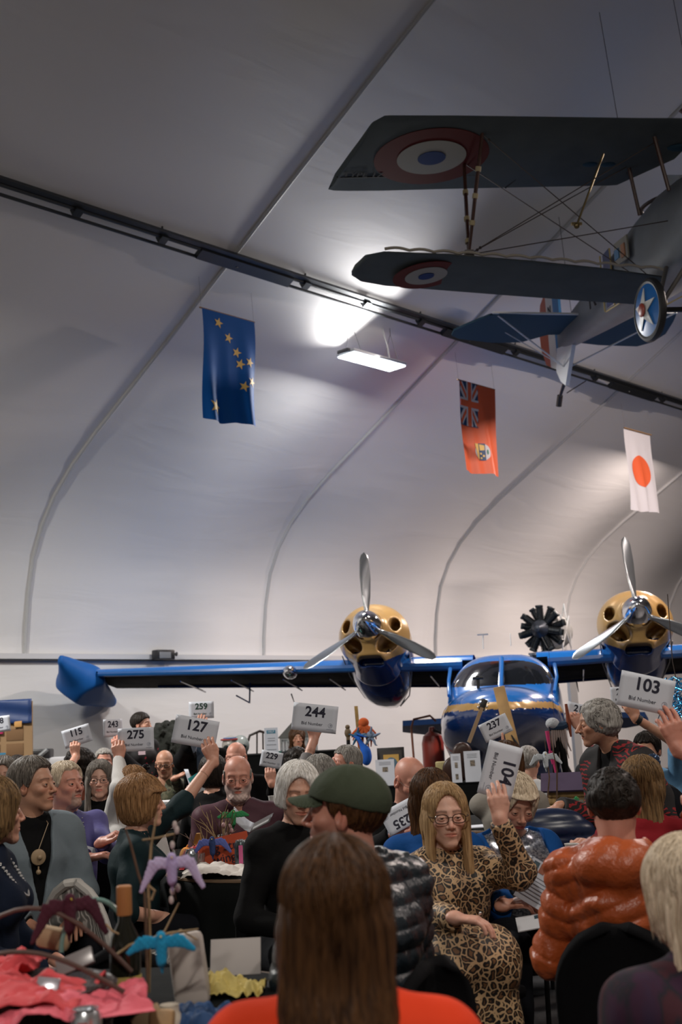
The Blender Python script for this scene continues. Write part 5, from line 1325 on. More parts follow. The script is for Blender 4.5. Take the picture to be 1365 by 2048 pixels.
P_['V'] = person((889, 1571, 4.85), 'person in leopard print dress with dark rimmed glasses raising card 104', fem=1, look=6, pitch=3, body=22, skin='pale', fat=.5,
    hair=('long', 'blond', dict(t=.012, len=.25, front=.265, fx=-.008, open=(.058, .085, .112), oz=-.012, w=.08, seed=6)), head=dict(squint=1), glasses=dict(r=.0020, size=(.026, .017), m=mat('tortoise_frame', (.035, .018, .012), .25)),
    layers=[dict(k='dress', m=LEO, drop=.03, neck=.064, fold=.007, o=.016, skirt=.5, res=.85)], knees=dict(L=(1010, 1905, 4.25), R=(955, 1900, 4.15)), zpel=.47,
    arms=dict(L=dict(w=(1000, 1636, 4.65), u=(-.03, 0, 1), n=(0, 1, .1), curl=[.55, .5, .5, .55], thumb='grip', hint=(.6, -.2, -1), long=.95), R=dict(w=(912, 1836, 4.35), u=(1, -.2, -.12), n=(0, 0, -1), curl=.45)))
bid_card(1001, 1541, 4.76, 108, '104', 'bid card 104 turned on its side, in the hand of the leopard print dress', w_=.208, h_=.134)
P_['W'] = person((1040, 1560, 5.35), 'person with short ash blond hair in royal blue cardigan over a sequin top', fem=1, look=14, pitch=24, tilt=6, body=12, skin='fair', size=1.0,
    hair=('bob', 'ash', dict(t=.022, len=.055, fringe=.072, seed=8, open=(.058, .08, .10))), head=dict(squint=1, lip=(.8, .3, .35)), layers=[dict(k='blouse', m=SEQ, drop=.06, fold=.002, neck=.07), dict(k='cardigan', m=BLUC, v=(.13, 1.2), o=.026, neck=.085, fold=.005), TR],
    arms=dict(L=dict(w=(1128, 1838, 4.95), u=(-.5, -.3, .1), n=(0, 0, -1), curl=.5), R=dict(w=(1020, 1836, 4.8), u=(1, -.1, .15), n=(0, .3, -1), curl=.5)))
P_['X'] = person((1012, 1488, 7.0), 'person in cream top with brown hair holding up card 237', fem=1, look=170, body=165, hair=('bob', 'brown', dict(t=.02, len=.10)), layers=[dict(k='sweater', m=CREAMC, fold=.005), TR],
    arms=dict(L=dict(w=(1001, 1520, 7.1), u=(-.05, 0, 1), n=(0, 1, 0), curl=[.05, 1.2, 1.2, 1.1], hint=(.8, .4, -1)), R=dict()))
bid_card(992, 1456, 7.25, -22, '237', 'bid card 237 tilted against the blue nose of the seaplane', w_=.178, h_=.113)
P_['Y'] = person((1186, 1402, 6.5), 'standing person with grey curly hair in black jacket with red embroidery', fem=1, stand=True, zpel=.86, look=-88, pitch=6, body=-62, skin='tan', build=1.12, fat=.3, pelvis=(0, -.22), neckf=.085,
    hair=('curly', 'grey', dict(t=.014, low=-.01, amp=.6, seed=5, open=.10)), head=dict(nose=1.9, squint=1, stubble=.2), layers=[dict(k='sweater', m=BLK, drop=.0, hem=.12), dict(k='jacket', m=EMB, v=(.05, .9), o=.028, hem=.20, fold=.006), TR],
    arms=dict(R=dict(w=(1118, 1612, 6.5), u=(-.9, -.1, -.42), n=(0, .2, -1), curl=.35, hint=(.3, 0, -1), long=1.1), L=dict(w=(1180, 1650, 7.0), u=(-.5, 0, -.8))))
P_['Z'] = person((1222, 1535, 4.05), 'person with dark curly hair in orange puffer jacket seen from behind', look=168, pitch=4, body=162, skin='ruddy', size=1.0, neckf=.0,
    hair=('curly', 'dark', dict(t=.004, low=-.035, amp=.5, seed=9)), layers=[dict(k='shirt', m=SHW, collar=.02), dict(k='jacket', m=ORPUF, puff=.062, pd=.0105, diag=.40, o=.024, neck=.078, hood=1, hem=-.02, fold=.008, res=.9), TR], build=.90,
    arms=dict(R=dict(w=(1375, 1600, 3.95), u=(-.05, 0, 1), n=(-.1, 1, 0), curl=[.5, .45, .5, .6], thumb='grip', hint=(.9, -.2, -.7), show=False), L=dict()))
P_['Zc'] = person((1462, 1540, 4.6), 'person in red brown shirt at the right edge raising card 103', look=190, body=190, skin='ruddy', hair=('short', 'brown', dict(t=.012)), layers=[dict(k='shirt', m=RUST, to=.5), TR],
    arms=dict(L=dict(w=(1356, 1494, 4.72), u=(-.22, 0, 1), n=(0, 1, 0), curl=[.5, .45, .5, .6], thumb='grip', hint=(.9, -.4, -1), long=1.08, hs=1.05)))
bid_card(1293, 1386, 4.78, 15, '103', 'nearest bid card 103 at the right edge', w_=.215, h_=.138)
P_['a'] = person((1283, 1518, 5.5), 'person with long dark blond hair and sunglasses on the head, in red top', fem=1, look=150, body=160, hair=('long', 'dkblond', dict(t=.018, len=.26, w=.10, dx=.0)), layers=[dict(k='sweater', m=REDC), TR], arms=dict(L=dict(w=(1192, 1694, 4.95), u=(-.8, -.3, .3), n=(0, 0, -1), curl=.8)))
P_['b'] = person((1290, 1468, 8.0), 'person in light blue T-shirt with black wristwatch raising a card', look=-30, pitch=14, body=-20, skin='tan', hair=('short', 'dark', dict(t=.012)), head=dict(beard=((.06, .04, .03), .6)), layers=[dict(k='t_shirt', m=LTB, to=.42, fold=.004), TR], pelvis=(.12, 0),
    arms=dict(L=dict(w=(1272, 1436, 7.75), u=(-.35, 0, .9), n=(0, 1, 0), curl=.8, thumb='grip', hint=(1, -.1, -.4), long=1.22)))
bid_card(1247, 1391, 7.9, 0, '206', 'white bid card half hidden behind card 103', w_=.16, h_=.115)
P_['c'] = person((1212, 1450, 9.0), 'person hidden behind the standing grey haired woman, holding a card', look=0, body=0, skin='fair', hair=('short', 'brown', {}), layers=[dict(k='shirt', m=CHAR), TR],
    arms=dict(R=dict(w=(1160, 1456, 8.9), u=(-.3, 0, 1), n=(0, 1, 0), curl=.8, thumb='grip', hint=(1, 0, -.9), long=1.1)))
bid_card(1160, 1426, 8.95, 17, '214', 'white bid card behind the grey curly hair', w_=.2, h_=.13)
P_['d'] = person((1368, 1688, 2.85), 'person with wavy white blond hair in dark knit at the lower right corner', fem=1, look=-160, body=-165, skin='fair', size=1.0,
    hair=('long', 'ash', dict(t=.026, len=.15, w=.10, dp=.045, seed=11, rid=1.3)), layers=[dict(k='sweater', m=KNIT, fold=.006, o=.022), TR], build=1.1, arms=dict(L=dict(), R=dict()))
P_['A'] = person((668, 1690, 2.15), 'person with long straight brown hair in coral sweater, nearest the camera', fem=1, look=176, body=178, skin='fair', neckf=0.0,
    hair=('long', 'brown', dict(t=.018, len=.33, back=.06, w=.108, dp=.040, seed=12, rid=.5)), layers=[dict(k='sweater', m=CORAL, fold=.003, o=.020), TR], build=1.06)
P_['g1'] = person((1056, 1494, 9.3), 'person in white shirt seated beyond the right hand table', look=150, body=150, hair=('short', 'grey', {}), layers=[dict(k='shirt', m=cl('white', (.6, .6, .6))), TR])

# ---- accessories
c = P_['F']; b = MB(); pc = c['CH'] + c['fb']*.155 + c['up']*.01 - c['lb']*.02
b.lathe([(0, .012), (.02, .010), (.034, .004), (.036, 0), (.034, -.004), (0, -.006)], c=(0, 0, 0), n=24, axis='Y'); b.sphere((0, .012, 0), .012); b.tube([(0, 0, -.04), (0, 0, -.055)], .004, 5); b.sphere((.0, .0, -.065), .012, 8, 6)
b.v = [tuple(Vector(pc) + Matrix.Rotation(R(38), 3, 'Z') @ Vector((v[0], -v[1], v[2]))) for v in b.v]; world_part(c, 'pendant', b, mat('pendant_bone', (.35, .25, .15), .4))
b = MB(); b.tube([Vector(pc)+Vector((0, 0, .03)), Vector(c['NB']+c['fb']*.10+c['lb']*.05), Vector(c['NB']+c['lb']*.07+c['up']*.03)], .002, 5); world_part(c, 'cord', b, mat('cord_tan', (.35, .25, .15), .5))
def beads(c, m, r, n, drop, out):
    b = MB(); NB = c['NB']
    for i in range(n):
        a = PI*i/(n-1); x = math.cos(a)*.075; dz = .03 - drop*math.sin(a)**.8; o = out*math.sin(a)**.6 + .02
        q = V3(NB) + c['lb']*x + c['fb']*(.02+o) + c['up']*dz
        b.sphere(tuple(q), r, 6, 4)
    world_part(c, 'bead_necklace', b, m)['kind'] = 'stuff'
beads(P_['G'], mat('silver_bead', (.7, .7, .68), .2, .9), .005, 46, .26, .13); beads(P_['H'], mat('silver_bead', (.7, .7, .68), .2, .9), .007, 40, .16, .12)
c = P_['G']; b = MB(); b.box((0, 0, 0), (.075, .004, .05), bev=.001); bb = b; q = Vector(c['CH']+c['fb']*.165+c['lb']*.085*1-c['up']*.03)
b.v = [tuple(q + Matrix.Rotation(R(48), 3, 'Z') @ Matrix.Rotation(R(18), 3, 'Y') @ Vector(v)) for v in b.v]; world_part(c, 'name_tag', b, mat('tag_white', (.6, .62, .66), .5))
c = P_['O']; b = MB(); b.box(tuple(at(284, 1506, 12.2)), (.07, .006, .035)); world_part(c, 'name_tag', b, mat('tag_pink', (.6, .45, .5), .5))
c = P_['P']; b = MB(); b.sphere((0, .085, -.085), (.05, .03, .03)); head_part(c, 'face_mask', b, mat('mask_blue', (.15, .25, .5), .7))
def on_head_glasses(c, m):
    b = MB()
    for k in (1, -1): b.sphere((k*.034, .072, .118), (.030, .014, .022), 14, 8)
    b.tube([(-.078, -.01, .06), (-.07, .05, .105), (0, .088, .118), (.07, .05, .105), (.078, -.01, .06)], .004, 6); head_part(c, 'sunglasses', b, m)
on_head_glasses(P_['a'], mat('sunglass_blue', (.05, .08, .15), .08, .6)); on_head_glasses(P_['L'], mat('sunglass_black', (.01, .01, .012), .1))
c = P_['b']; A = c['A']['L']; d_ = nrm(A['W']-A['E']); b = MB(); q = A['W'] - d_*.02; b.tube([tuple(q-d_*.014), tuple(q+d_*.014)], .033, 16); world_part(c, 'wristwatch', b, mat('black_rubber', (.01, .01, .011), .5))
c = P_['Q0']; b = MB(); q = Vector(c['CH']) + Vector((0, -.135, 0)); b.box(tuple(q), (.075, .01, .36)); world_part(c, 'necktie', b, mat('tie_blue', (.02, .04, .07), .6))
b = MB(); b.sphere(tuple(Vector(P_['V']['A']['R']['W'])+Vector((.085, -.02, .014))), .006, 8, 6); world_part(P_['V'], 'ring', b, mat('silver_bead', (.7, .7, .68), .2, .9))
# ---------------------------------------------------------------- chairs
BCL = mat('chair_cloth', (.005, .005, .006), .9, spec=.1, bump=.2, bscale=40); BMET = mat('chair_metal', (.02, .02, .022), .35, .6)
def make_chair():
    r = empty('banquet_chair', (0, 0, 0), 0, 'black banquet chair', 'chair')
    b = MB(); b.box((0, 0, .405), (.42, .42, .05), bev=.02); b.build('seat', BCL, r)
    b = MB()
    def bk(u, v):
        w_ = .20*math.sqrt(max(0, 1-max(0, v-.45)**2/.55**2*.96)); return ((2*u-1)*w_, .20+.05*v-.03*(1-(2*u-1)**2), .42+.37*v)
    b.grid(14, 12, bk); b.build('backrest', BCL, r, solid=.035)
    for sx in (-1, 1):
        b = MB(); b.tube([(sx*.18, -.18, .39), (sx*.19, -.20, .0)], .012, 8); b.build('leg', BMET, r)
        b = MB(); b.tube([(sx*.18, .17, .39), (sx*.19, .22, .0)], .012, 8); b.build('leg', BMET, r)
    b = MB(); b.tube([(-.18, -.18, .37), (.18, -.18, .37), (.18, .18, .37), (-.18, .18, .37), (-.18, -.18, .37)], .010, 6); b.build('seat_frame', BMET, r)
    return r
chair0 = make_chair(); used = False
def place_chair(x, y, rz, label, group='black banquet chairs around the tables'):
    global used
    c = chair0 if not used else copy_tree(chair0); used = True
    c.location = (x, y, 0); c.rotation_euler = (0, 0, rz); c['label'] = label; c['group'] = group; return c
for k, lab in dict(D='the bearded man in burgundy', E=None, C='the white haired woman in black', B='the man in the olive cap', F='the man in the grey blazer', G='the man in the lilac shirt', H='the woman in navy at the left edge',
                   K='the smiling woman with long grey hair', L='the woman with the white ribbed sleeve', N='the man in camouflage', R='the bald man in the black blazer', U='the woman in dark blue seen from behind', V='the leopard print dress',
                   W='the woman in the royal blue cardigan', X='the woman in the cream top', Z='the man in the orange puffer jacket', a='the woman in the red top', d='the white blond woman at lower right', A='the woman in the coral sweater', J='the woman in the rust top', P='the bald man with the blue mask', R2='the woman holding card 229',
                   S='the silver blond woman', T2='the man holding card 244', b='the man in the light blue T-shirt', g1='the person in the white shirt', I='the grey haired woman at the left edge', M='the cropped grey haired man at left', Zc='the man raising card 103').items():
    if lab is None: continue
    q = P_[k]; a = math.atan2(q['fb'][0], -q['fb'][1]); place_chair(q['PV'][0]+q['fb'][0]*.02, q['PV'][1]+q['fb'][1]*.02, a, 'black banquet chair under '+lab)
p = at(305, 1900, 4.1); place_chair(p.x, 4.05, R(170), 'empty black round backed chair between the bottle and the dark table cloth')
# lace covered chair of the woman in green
q = P_['E']; rz = math.atan2(q['fb'][0], -q['fb'][1])
rz = R(150); r = empty('covered_chair', (q['PV'][0]-.04, q['PV'][1]-.24, 0), rz, 'round backed chair in silver lace cover behind the woman in green', 'chair')
LACE = pattern('silver_lace', lambda nt, L, b, tc: (lambda v, rp: (v.inputs['Scale'].__setattr__('default_value', 11), v.inputs['Distortion'].__setattr__('default_value', 14), L.new(tc.outputs['Object'], v.inputs['Vector']), L.new(v.outputs['Fac'], rp.inputs[0]), L.new(rp.outputs[0], b.inputs['Base Color'])))(nt.nodes.new('ShaderNodeTexWave'), ramp(nt, [(0, (.16, .155, .145)), (.70, (.26, .255, .24)), (.92, (.62, .60, .56))], 'LINEAR')), .55)
b = MB(); b.box((0, 0, .42), (.44, .44, .06), bev=.02); b.build('seat', LACE, r)
b = MB()
def bk(u, v):
    w_ = .205*math.sqrt(max(0, 1-max(0, v-.5)**2/.5**2*.97)) + .004*math.sin(u*40)*(1-v); return ((2*u-1)*w_, .22+.05*v-.03*(1-(2*u-1)**2) + .006*math.sin(u*26)*(1-v), .10+.70*v)
b.grid(40, 20, bk); b.build('backrest_cover', LACE, r, solid=.03)
b = MB(); pts = [Vector(bk(.5+.5*math.cos(a) if False else (0 if i < 0 else (1-math.cos(PI*i/30))/2), 1)) for i, a in enumerate([0]*31)]
pts = [Vector(bk(0, i/20)) for i in range(21)] + [Vector(bk(j/10, 1)) for j in range(1, 10)] + [Vector(bk(1, 1-i/20)) for i in range(21)]
b.tube(pts, .022, 8); b.build('cover_edge', mat('lace_edge', (.50, .48, .45), .6), r)
for sx in (-1, 1):
    for sy in (-1, 1):
        b = MB(); b.tube([(sx*.19, sy*.19, .40), (sx*.2, sy*.21, 0)], .012, 8); b.build('leg', BMET, r)

# ---------------------------------------------------------------- tables
CLOTH = mat('table_cloth_black', (.005, .006, .006), .85, spec=.1, bump=.2, bscale=12)
def round_table(c, rad, label, z=.755, drop=.70):
    r = empty('round_table', (c[0], c[1], 0), 0, label+' hidden under black cloth', 'table')
    b = MB(); b.lathe([(0, z-.03), (rad-.02, z-.03), (rad-.01, z-.02), (rad-.01, z-.008), (0, z-.008)], n=40); b.build('tabletop', mat('table_wood', (.2, .13, .08), .6), r)
    for k in range(4):
        a = PI/4+k*PI/2; b = MB(); b.tube([(rad*.55*math.cos(a), rad*.55*math.sin(a), z-.03), (rad*.65*math.cos(a), rad*.65*math.sin(a), 0)], .015, 8); b.build('leg', BMET, r)
    b = MB()
    def cf(u, v):
        a = 2*PI*u
        if v < .4: rr_ = rad*v/.4; return (rr_*math.cos(a), rr_*math.sin(a), z)
        k = (v-.4)/.6; rr_ = rad + .012 + .035*k*(math.sin(a*17)+.6*math.sin(a*29+1)) + .03*k
        return (rr_*math.cos(a), rr_*math.sin(a), z-.006-drop*k)
    b.grid(120, 16, cf); o = b.build('tablecloth', CLOTH, None, weld=1e-4, loc=(c[0], c[1], 0), auto=60); tag(o, 'black cloth draped over the '+label, 'tablecloth')
    return r
MT = (-.40, 6.36); round_table(MT, .60, 'round table with white napkins in front of the burgundy shirt')
NT = (-.78, 2.95); round_table(NT, .84, 'round table with the pink gift basket at the lower left')
RT = (1.15, 8.2); round_table(RT, .72, 'round table with the birdhouse at right')
LT = (-1.45, 9.15); round_table(LT, .50, 'round table behind the auburn bob at left', drop=.70)
TZ = .757
def long_table(x0, x1, y, dpt, z, label, cat='table'):
    r = empty('display_table', ((x0+x1)/2, y, 0), 0, label, cat); L_ = x1-x0
    b = MB(); b.box((0, 0, z-.02), (L_, dpt, .03)); b.build('tabletop', mat('table_wood', (.2, .13, .08), .6), r)
    b = MB(); n = 60
    pts = [(-L_/2, dpt/2), (-L_/2, -dpt/2), (L_/2, -dpt/2), (L_/2, dpt/2), (-L_/2, dpt/2)]
    def fn(u, v):
        s = u*4; i = min(int(s), 3); f = s-i; x = pts[i][0]+(pts[i+1][0]-pts[i][0])*f; y_ = pts[i][1]+(pts[i+1][1]-pts[i][1])*f
        return (x*(1.01), y_*1.02-.02*v*abs(math.sin(u*90)), z*(1-v)+.02*v)
    b.grid(160, 6, fn); b.box((0, 0, z), (L_*1.02, dpt*1.04, .012)); b.build('table_cover', CLOTH, r, auto=60)
    return r
long_table(-2.0, -.1, 15.6, .8, 1.12, 'tall black draped bar counter with rows of jars')
long_table(.3, 2.0, 12.6, .6, .80, 'black draped display table in front of the seaplane nose')

# ---------------------------------------------------------------- small builders
GLS = mat('clear_glass', (.85, .9, .9), .05, trans=.95); ALU = mat('can_aluminium', (.65, .67, .70), .25, .9); FELTS = {}
def can(p, label, body, strip=None, h=.122, rad=.033):
    r = empty('drink_can', p, 0, label, 'can')
    b = MB(); b.lathe([(.026, 0), (rad-.002, .008), (rad, .016), (rad, h-.018), (rad-.007, h-.004)], n=28); b.build('body', body, r)
    b = MB(); b.lathe([(rad-.007, h-.005), (rad-.006, h), (rad-.009, h), (rad-.011, h-.006), (0, h-.006)], n=28); b.tube([(-.008, 0, h-.003), (.010, 0, h-.002)], .004, 6, flat=1.8); b.build('lid', ALU, r)
    if strip:
        b = MB(); 
        def fn(u, v): a = -PI/2-.7+.6*u+.4; return ((rad+.0008)*math.cos(a), (rad+.0008)*math.sin(a), .018+(h-.04)*v)
        b.grid(6, 4, fn); b.build('label_strip', strip, r)
    return r
def glass(p, label, rad=.035, h=.09, liquid=None, stem=0):
    r = empty('wine_glass' if stem else 'drinking_glass', p, 0, label, 'glass')
    b = MB()
    if stem: b.lathe([(.030, 0), (.030, .003), (.005, .006), (.004, stem), (rad*.75, stem+.02), (rad, stem+.05), (rad*.85, stem+.10), (rad*.83, stem+.10), (rad*.97, stem+.05), (rad*.7, stem+.024), (0, stem+.01)], n=24)
    else: b.lathe([(rad*.85, 0), (rad, h), (rad-.002, h), (rad*.83, .006), (0, .006)], n=24)
    b.build('bowl', GLS, r)
    if liquid:
        b = MB(); z0 = stem+.015 if stem else .008; b.lathe([(0, z0), (rad*.6, z0+.008), (rad*.88, z0+.035), (0, z0+.035)], n=20); b.build('drink', liquid, r)
    return r
def felt_bird(p, s, m, label, rz=0, pitch=0, m2=None, beak=None, droop=.5):
    r = empty('felt_bird', p, rz, label, 'felt bird'); r.scale = (s, s, s)
    def fb_(q):
        return smin(smin(cap(q, (0, 0, -.25), (0, .02, .10), .10, .13), ell(q, (0, 0, .26), (.10, .10, .10)), .08), cap(q, (0, .03, -.2), (0, .06, -.50), .07, .02), .08) + .012*np.sin(q[:, 0]*60)*np.sin(q[:, 2]*55)*np.sin(q[:, 1]*50)
    v, f = surf(fb_, (-.3, -.3, -.7), (.3, .3, .5), .025); link('body', np_mesh('body', [(v, f)]), m, r)
    for k in (-1, 1):
        def wf(q, k=k):
            d = loft(q, (k*.06, .02, .12), (k*.38, .0, .16), (.13, .035), (.14, .03), (0, 0, 1)); d = smin(d, loft(q, (k*.38, .0, .16), (k*.70, .0, .16-droop), (.14, .03), (.05, .014), (.5*k, 0, 1)), .06)
            return d + .008*np.sin(q[:, 0]*50)*np.sin(q[:, 2]*45)
        v, f = surf(wf, (-.85, -.2, -.6), (.85, .2, .4), .025); link('wing', np_mesh('wing', [(v, f)]), m2 or m, r)
    b = MB(); b.tube([(0, -.06, .27), (0, -.16, .25)], [.03, .004], 8); b.build('beak', beak or mat('beak_yellow', (.6, .42, .08), .7), r)
    return r
from mathutils import noise as mnoise
def crumple(name, p, w_, d_, h_, m, label, cat, seed=0, sharp=1.0, n=44, rz=0, hollow=0):
    b = MB(); o3 = Vector((seed*3.7, seed*1.9, seed))
    def fn(u, v):
        x, y = u-.5, v-.5; q = Vector((x*w_, y*d_, 0))
        a = math.atan2(y, x); k = 1 + .16*mnoise.noise(Vector((math.cos(a)*1.6, math.sin(a)*1.6, 0))+o3)
        rr_ = math.hypot(x, y)*2
        vd = mnoise.voronoi(q*(9/max(w_, .1)*.5) + o3)[0]; f1 = (vd[1]-vd[0]); big = mnoise.noise(q*(2.2/max(w_, .1)) + o3)
        vd2 = mnoise.voronoi(q*(22/max(w_, .1)*.5) + o3)[0]; f2 = vd2[1]-vd2[0]
        z = h_*(.9 - .75*rr_**1.6*.6 + .8*big + (.75*(f1-.35) + .28*(f2-.3))*sharp)
        return (w_*x*k + .02*w_*mnoise.noise(q*20+o3), d_*y*k, max(.003, z))
    b.grid(n, n, fn); o = b.build(name, m, None, solid=.0016, loc=p, auto=22); o.rotation_euler = (0, 0, rz); return tag(o, label, cat)
def twig(pts, rad, m, parent=None, name='twig', buds=None):
    b = MB(); b.tube(pts, rad, 6); o = b.build(name, m, parent); return o
TWIG = mat('twig_bark', (.12, .065, .035), .8, noise=.4, nscale=30); TWIGL = mat('twig_pale', (.35, .24, .12), .7, noise=.3, nscale=20)
def branch_set(b, p, d, L, rad, rnd, depth=2):
    pts = [Vector(p)]; dv = Vector(d).normalized(); n = 5
    for i in range(n):
        dv = (dv + Vector((rnd.uniform(-.2, .2), rnd.uniform(-.2, .2), rnd.uniform(-.12, .14)))).normalized(); pts.append(pts[-1]+dv*L/n)
    b.tube(pts, [rad*(1-.75*i/n) for i in range(n+1)], 5)
    if depth > 0:
        for k in (2, 3, 4):
            d2 = (dv + Vector((rnd.uniform(-1, 1), rnd.uniform(-.6, .6), rnd.uniform(-.1, .6)))).normalized(); branch_set(b, pts[k], d2, L*.4, rad*.5, rnd, depth-1)

# ---------------------------------------------------------------- on the napkin table
def ontab(px, py, Y, z=TZ): q = at(px, py, Y); return Vector((q.x, Y, z))
NAP = mat('napkin_white', (.62, .58, .54), .85)
crumple('cloth_napkin', Vector((-.66, 5.97, TZ)), .38, .28, .050, NAP, 'crumpled white napkin at the left front edge of the napkin table', 'napkin', 3, .7)
crumple('cloth_napkin', Vector((-.33, 5.94, TZ)), .32, .24, .050, NAP, 'crumpled white napkin beside the black sweater at the table edge', 'napkin', 5, .8)
can(ontab(483, 1700, 6.02), 'tall can with dark print standing on the napkin table', mat('can_dark', (.10, .13, .14), .3, .6, noise=.7, nscale=40), mat('can_pink', (.6, .12, .28), .4), h=.150)
can(ontab(383, 1690, 6.12), 'silver can among glasses left of the blue felt bird', ALU, mat('can_grey', (.2, .25, .28), .4), h=.11)
can(ontab(444, 1660, 6.72), 'pale can behind the twig centrepiece', ALU, mat('can_blue', (.1, .2, .3), .4))
PINK = mat('ribbon_pink', (.80, .10, .30), .6)
b = MB()
for pts in ([(0, 0, 0), (.035, 0, .11), (.05, 0, .11), (.02, 0, 0)], [(.035, .01, .11), (.05, .01, .11), (.105, .01, 0), (.085, .01, 0)]):
    b.prism([(x_, z_) for x_, y_, z_ in pts], -.012, .012, Matrix(((1, 0, 0, 0), (0, 0, 1, 0), (0, 1, 0, 0), (0, 0, 0, 1))))
o = b.build('paper_tent', PINK, None, smooth=False, loc=ontab(500, 1700, 6.0)); tag(o, 'hot pink folded paper tent beside the tall can', 'paper tent')
sg = empty('paper_sign', ontab(450, 1700, 6.18), R(-8), 'orange paper sign with black handwriting behind the tall can', 'sign')
b = MB(); b.box((0, 0, .085), (.26, .003, .15), Matrix.Rotation(R(-10), 3, 'Y')); b.build('sheet', mat('paper_orange', (.50, .075, .025), .7), sg)
text('handwriting', 'g Stre', .062, INK, sg, frame((1, 0, .18), (0, 0, 1), (.02, -.004, .112)), 0); text('handwriting', 'wing', .062, INK, sg, frame((1, 0, .18), (0, 0, 1), (.0, -.004, .052)), 0)
GRNF = mat('felt_green', (.03, .24, .08), .95); BLUF = mat('felt_periwinkle', (.10, .13, .40), .95); BLUD = mat('felt_deep_blue', (.02, .04, .13), .95)
felt_bird(at(467, 1636, 6.45), .12, GRNF, 'green felt bird perched on the twigs of the napkin table', R(20), droop=.1)
felt_bird(at(425, 1692, 6.1), .13, BLUD, 'blue felt bird with periwinkle wings and yellow beak on the napkin table', R(0), m2=BLUF, droop=.42)
tw = empty('twig_centrepiece', ontab(425, 1680, 6.35), 0, 'bundle of bare twigs with buds on the napkin table', 'centrepiece')
rnd = random.Random(4)
for i in range(9):
    b = MB(); branch_set(b, (rnd.uniform(-.04, .08), rnd.uniform(-.04, .04), 0), (rnd.uniform(-.55, .35), rnd.uniform(-.3, .3), 1), rnd.uniform(.20, .34), .006, rnd, 1); b.build('twig', TWIG if i % 2 else TWIGL, tw)
b = MB()
for q in ((.06, 0, .20), (.09, .01, .19), (.10, 0, .17), (.075, 0, .15)): b.sphere(q, (.011, .011, .014), 8, 6)
b.build('bud', mat('bud_pink', (.45, .28, .28), .7), tw)['kind'] = 'stuff'
crumple('tissue_paper', ontab(398, 1690, 6.3), .20, .16, .085, mat('tissue_red', (.42, .02, .03), .6), 'red tissue paper heap left of the blue felt bird', 'tissue paper', 8)
for px, py, lab in ((372, 1680, 'rounded orange felt fruit, left of its pair'), (386, 1682, 'rounded yellow orange felt fruit, right of its pair')):
    b = MB(); b.sphere((0, 0, .045), (.036, .036, .05), 14, 10); b.tube([(0, 0, .09), (.01, 0, .105)], .004, 5); o = b.build('felt_fruit', mat('felt_orange', (.75, .30, .06), .95), None, loc=ontab(px, py, 6.42)+Vector((0, 0, .0))); tag(o, lab, 'felt ornament')
b = MB(); b.prism([(-.05, 0), (.05, 0), (.02, .15), (.0, .15)], -.02, .02, Matrix(((1, 0, 0, 0), (0, 0, 1, 0), (0, 1, 0, 0), (0, 0, 0, 1)))); o = b.build('paper_cone', mat('cone_ochre', (.42, .22, .06), .8), None, loc=ontab(393, 1670, 6.55)); tag(o, 'ochre folded paper cone behind the orange felt fruit', 'paper ornament')
crumple('foil_wrap', ontab(436, 1715, 5.98), .12, .08, .04, mat('foil_blue', (.03, .05, .16), .35, noise=.9, nscale=40, col2=(.25, .22, .08)), 'dark blue and gold patterned wrapping under the blue felt bird', 'wrapping', 12)
for i, (px, Y, lab) in enumerate(((358, 6.3, 'jar with green label at the left rim of the napkin table'), (408, 6.62, 'wide clear glass behind the red tissue'), (446, 6.6, 'clear glass behind the twigs'), (395, 6.05, 'short clear glass beside the silver can'))):
    glass(ontab(px, 1690, Y), lab, .036, .095, mat('jar_label', (.05, .14, .09), .6) if i in (0, 1) else None)
bk_ = empty('open_booklet', at(505, 1663, 6.62), R(-12), 'open booklet held before the burgundy shirt', 'booklet')
for k in (-1, 1):
    b = MB(); b.grid(8, 1, lambda u, v, k=k: (k*u*.11, (v-.5)*.15*.6, (.09*u**1.4 if k < 0 else .05*u) + v*.04)); b.build('page', mat('booklet_page', (.45, .47, .52), .6) if k < 0 else mat('booklet_cover', (.05, .045, .045), .5), bk_, solid=.002)
glass(at(546, 1632, 8.5)+Vector((0, 0, -.0)), 'white paper cup held by the curly haired woman', .032, .09) if 0 else None
b = MB(); b.lathe([(.022, 0), (.030, .085), (.032, .088), (.029, .088), (.021, .004), (0, .004)], n=20); o = b.build('paper_cup', mat('cup_white', (.65, .64, .62), .5), None, loc=at(546, 1606, 8.45)+Vector((0, 0, -.04))); tag(o, 'white paper cup beside the hand of the curly haired woman', 'cup')

# ---------------------------------------------------------------- camouflage man's table
q = Vector((-1.42, 8.95, TZ)); r = empty('gift_bag', q, R(5), 'white box bag with red loops in front of the camouflage jacket', 'bag')
b = MB(); b.box((0, 0, .10), (.36, .2, .20), bev=.01); b.build('box', mat('box_white', (.6, .6, .62), .6), r)
for x_ in (-.03, .05):
    b = MB(); b.tube([(x_-.03, -.105, .05), (x_-.02, -.108, .13), (x_+.01, -.108, .15), (x_+.025, -.108, .12), (x_+.03, -.105, .05)], .008, 6); b.build('red_loop', mat('loop_red', (.45, .03, .04), .5), r)
bs = empty('paper_sheet', at(384, 1568, 9.9), 0, 'white sheet dangling from the hand of the camouflage man', 'paper')
b = MB(); b.grid(4, 8, lambda u, v: (-.06+.04*u+.14*v*0+.09*(1-v)+.0, -.05*u, .12-.30*(1-v))); b.build('sheet', PAPER, bs, solid=.001)
r = empty('teal_leaflet', at(397, 1566, 9.3), R(10), 'teal and white leaflet tucked behind the raised green sleeve', 'leaflet')
b = MB(); b.box((0, 0, -.03), (.14, .004, .12), Matrix.Rotation(R(-35), 3, 'Y')); b.build('sheet', mat('leaflet_white', (.5, .52, .55), .6), r)
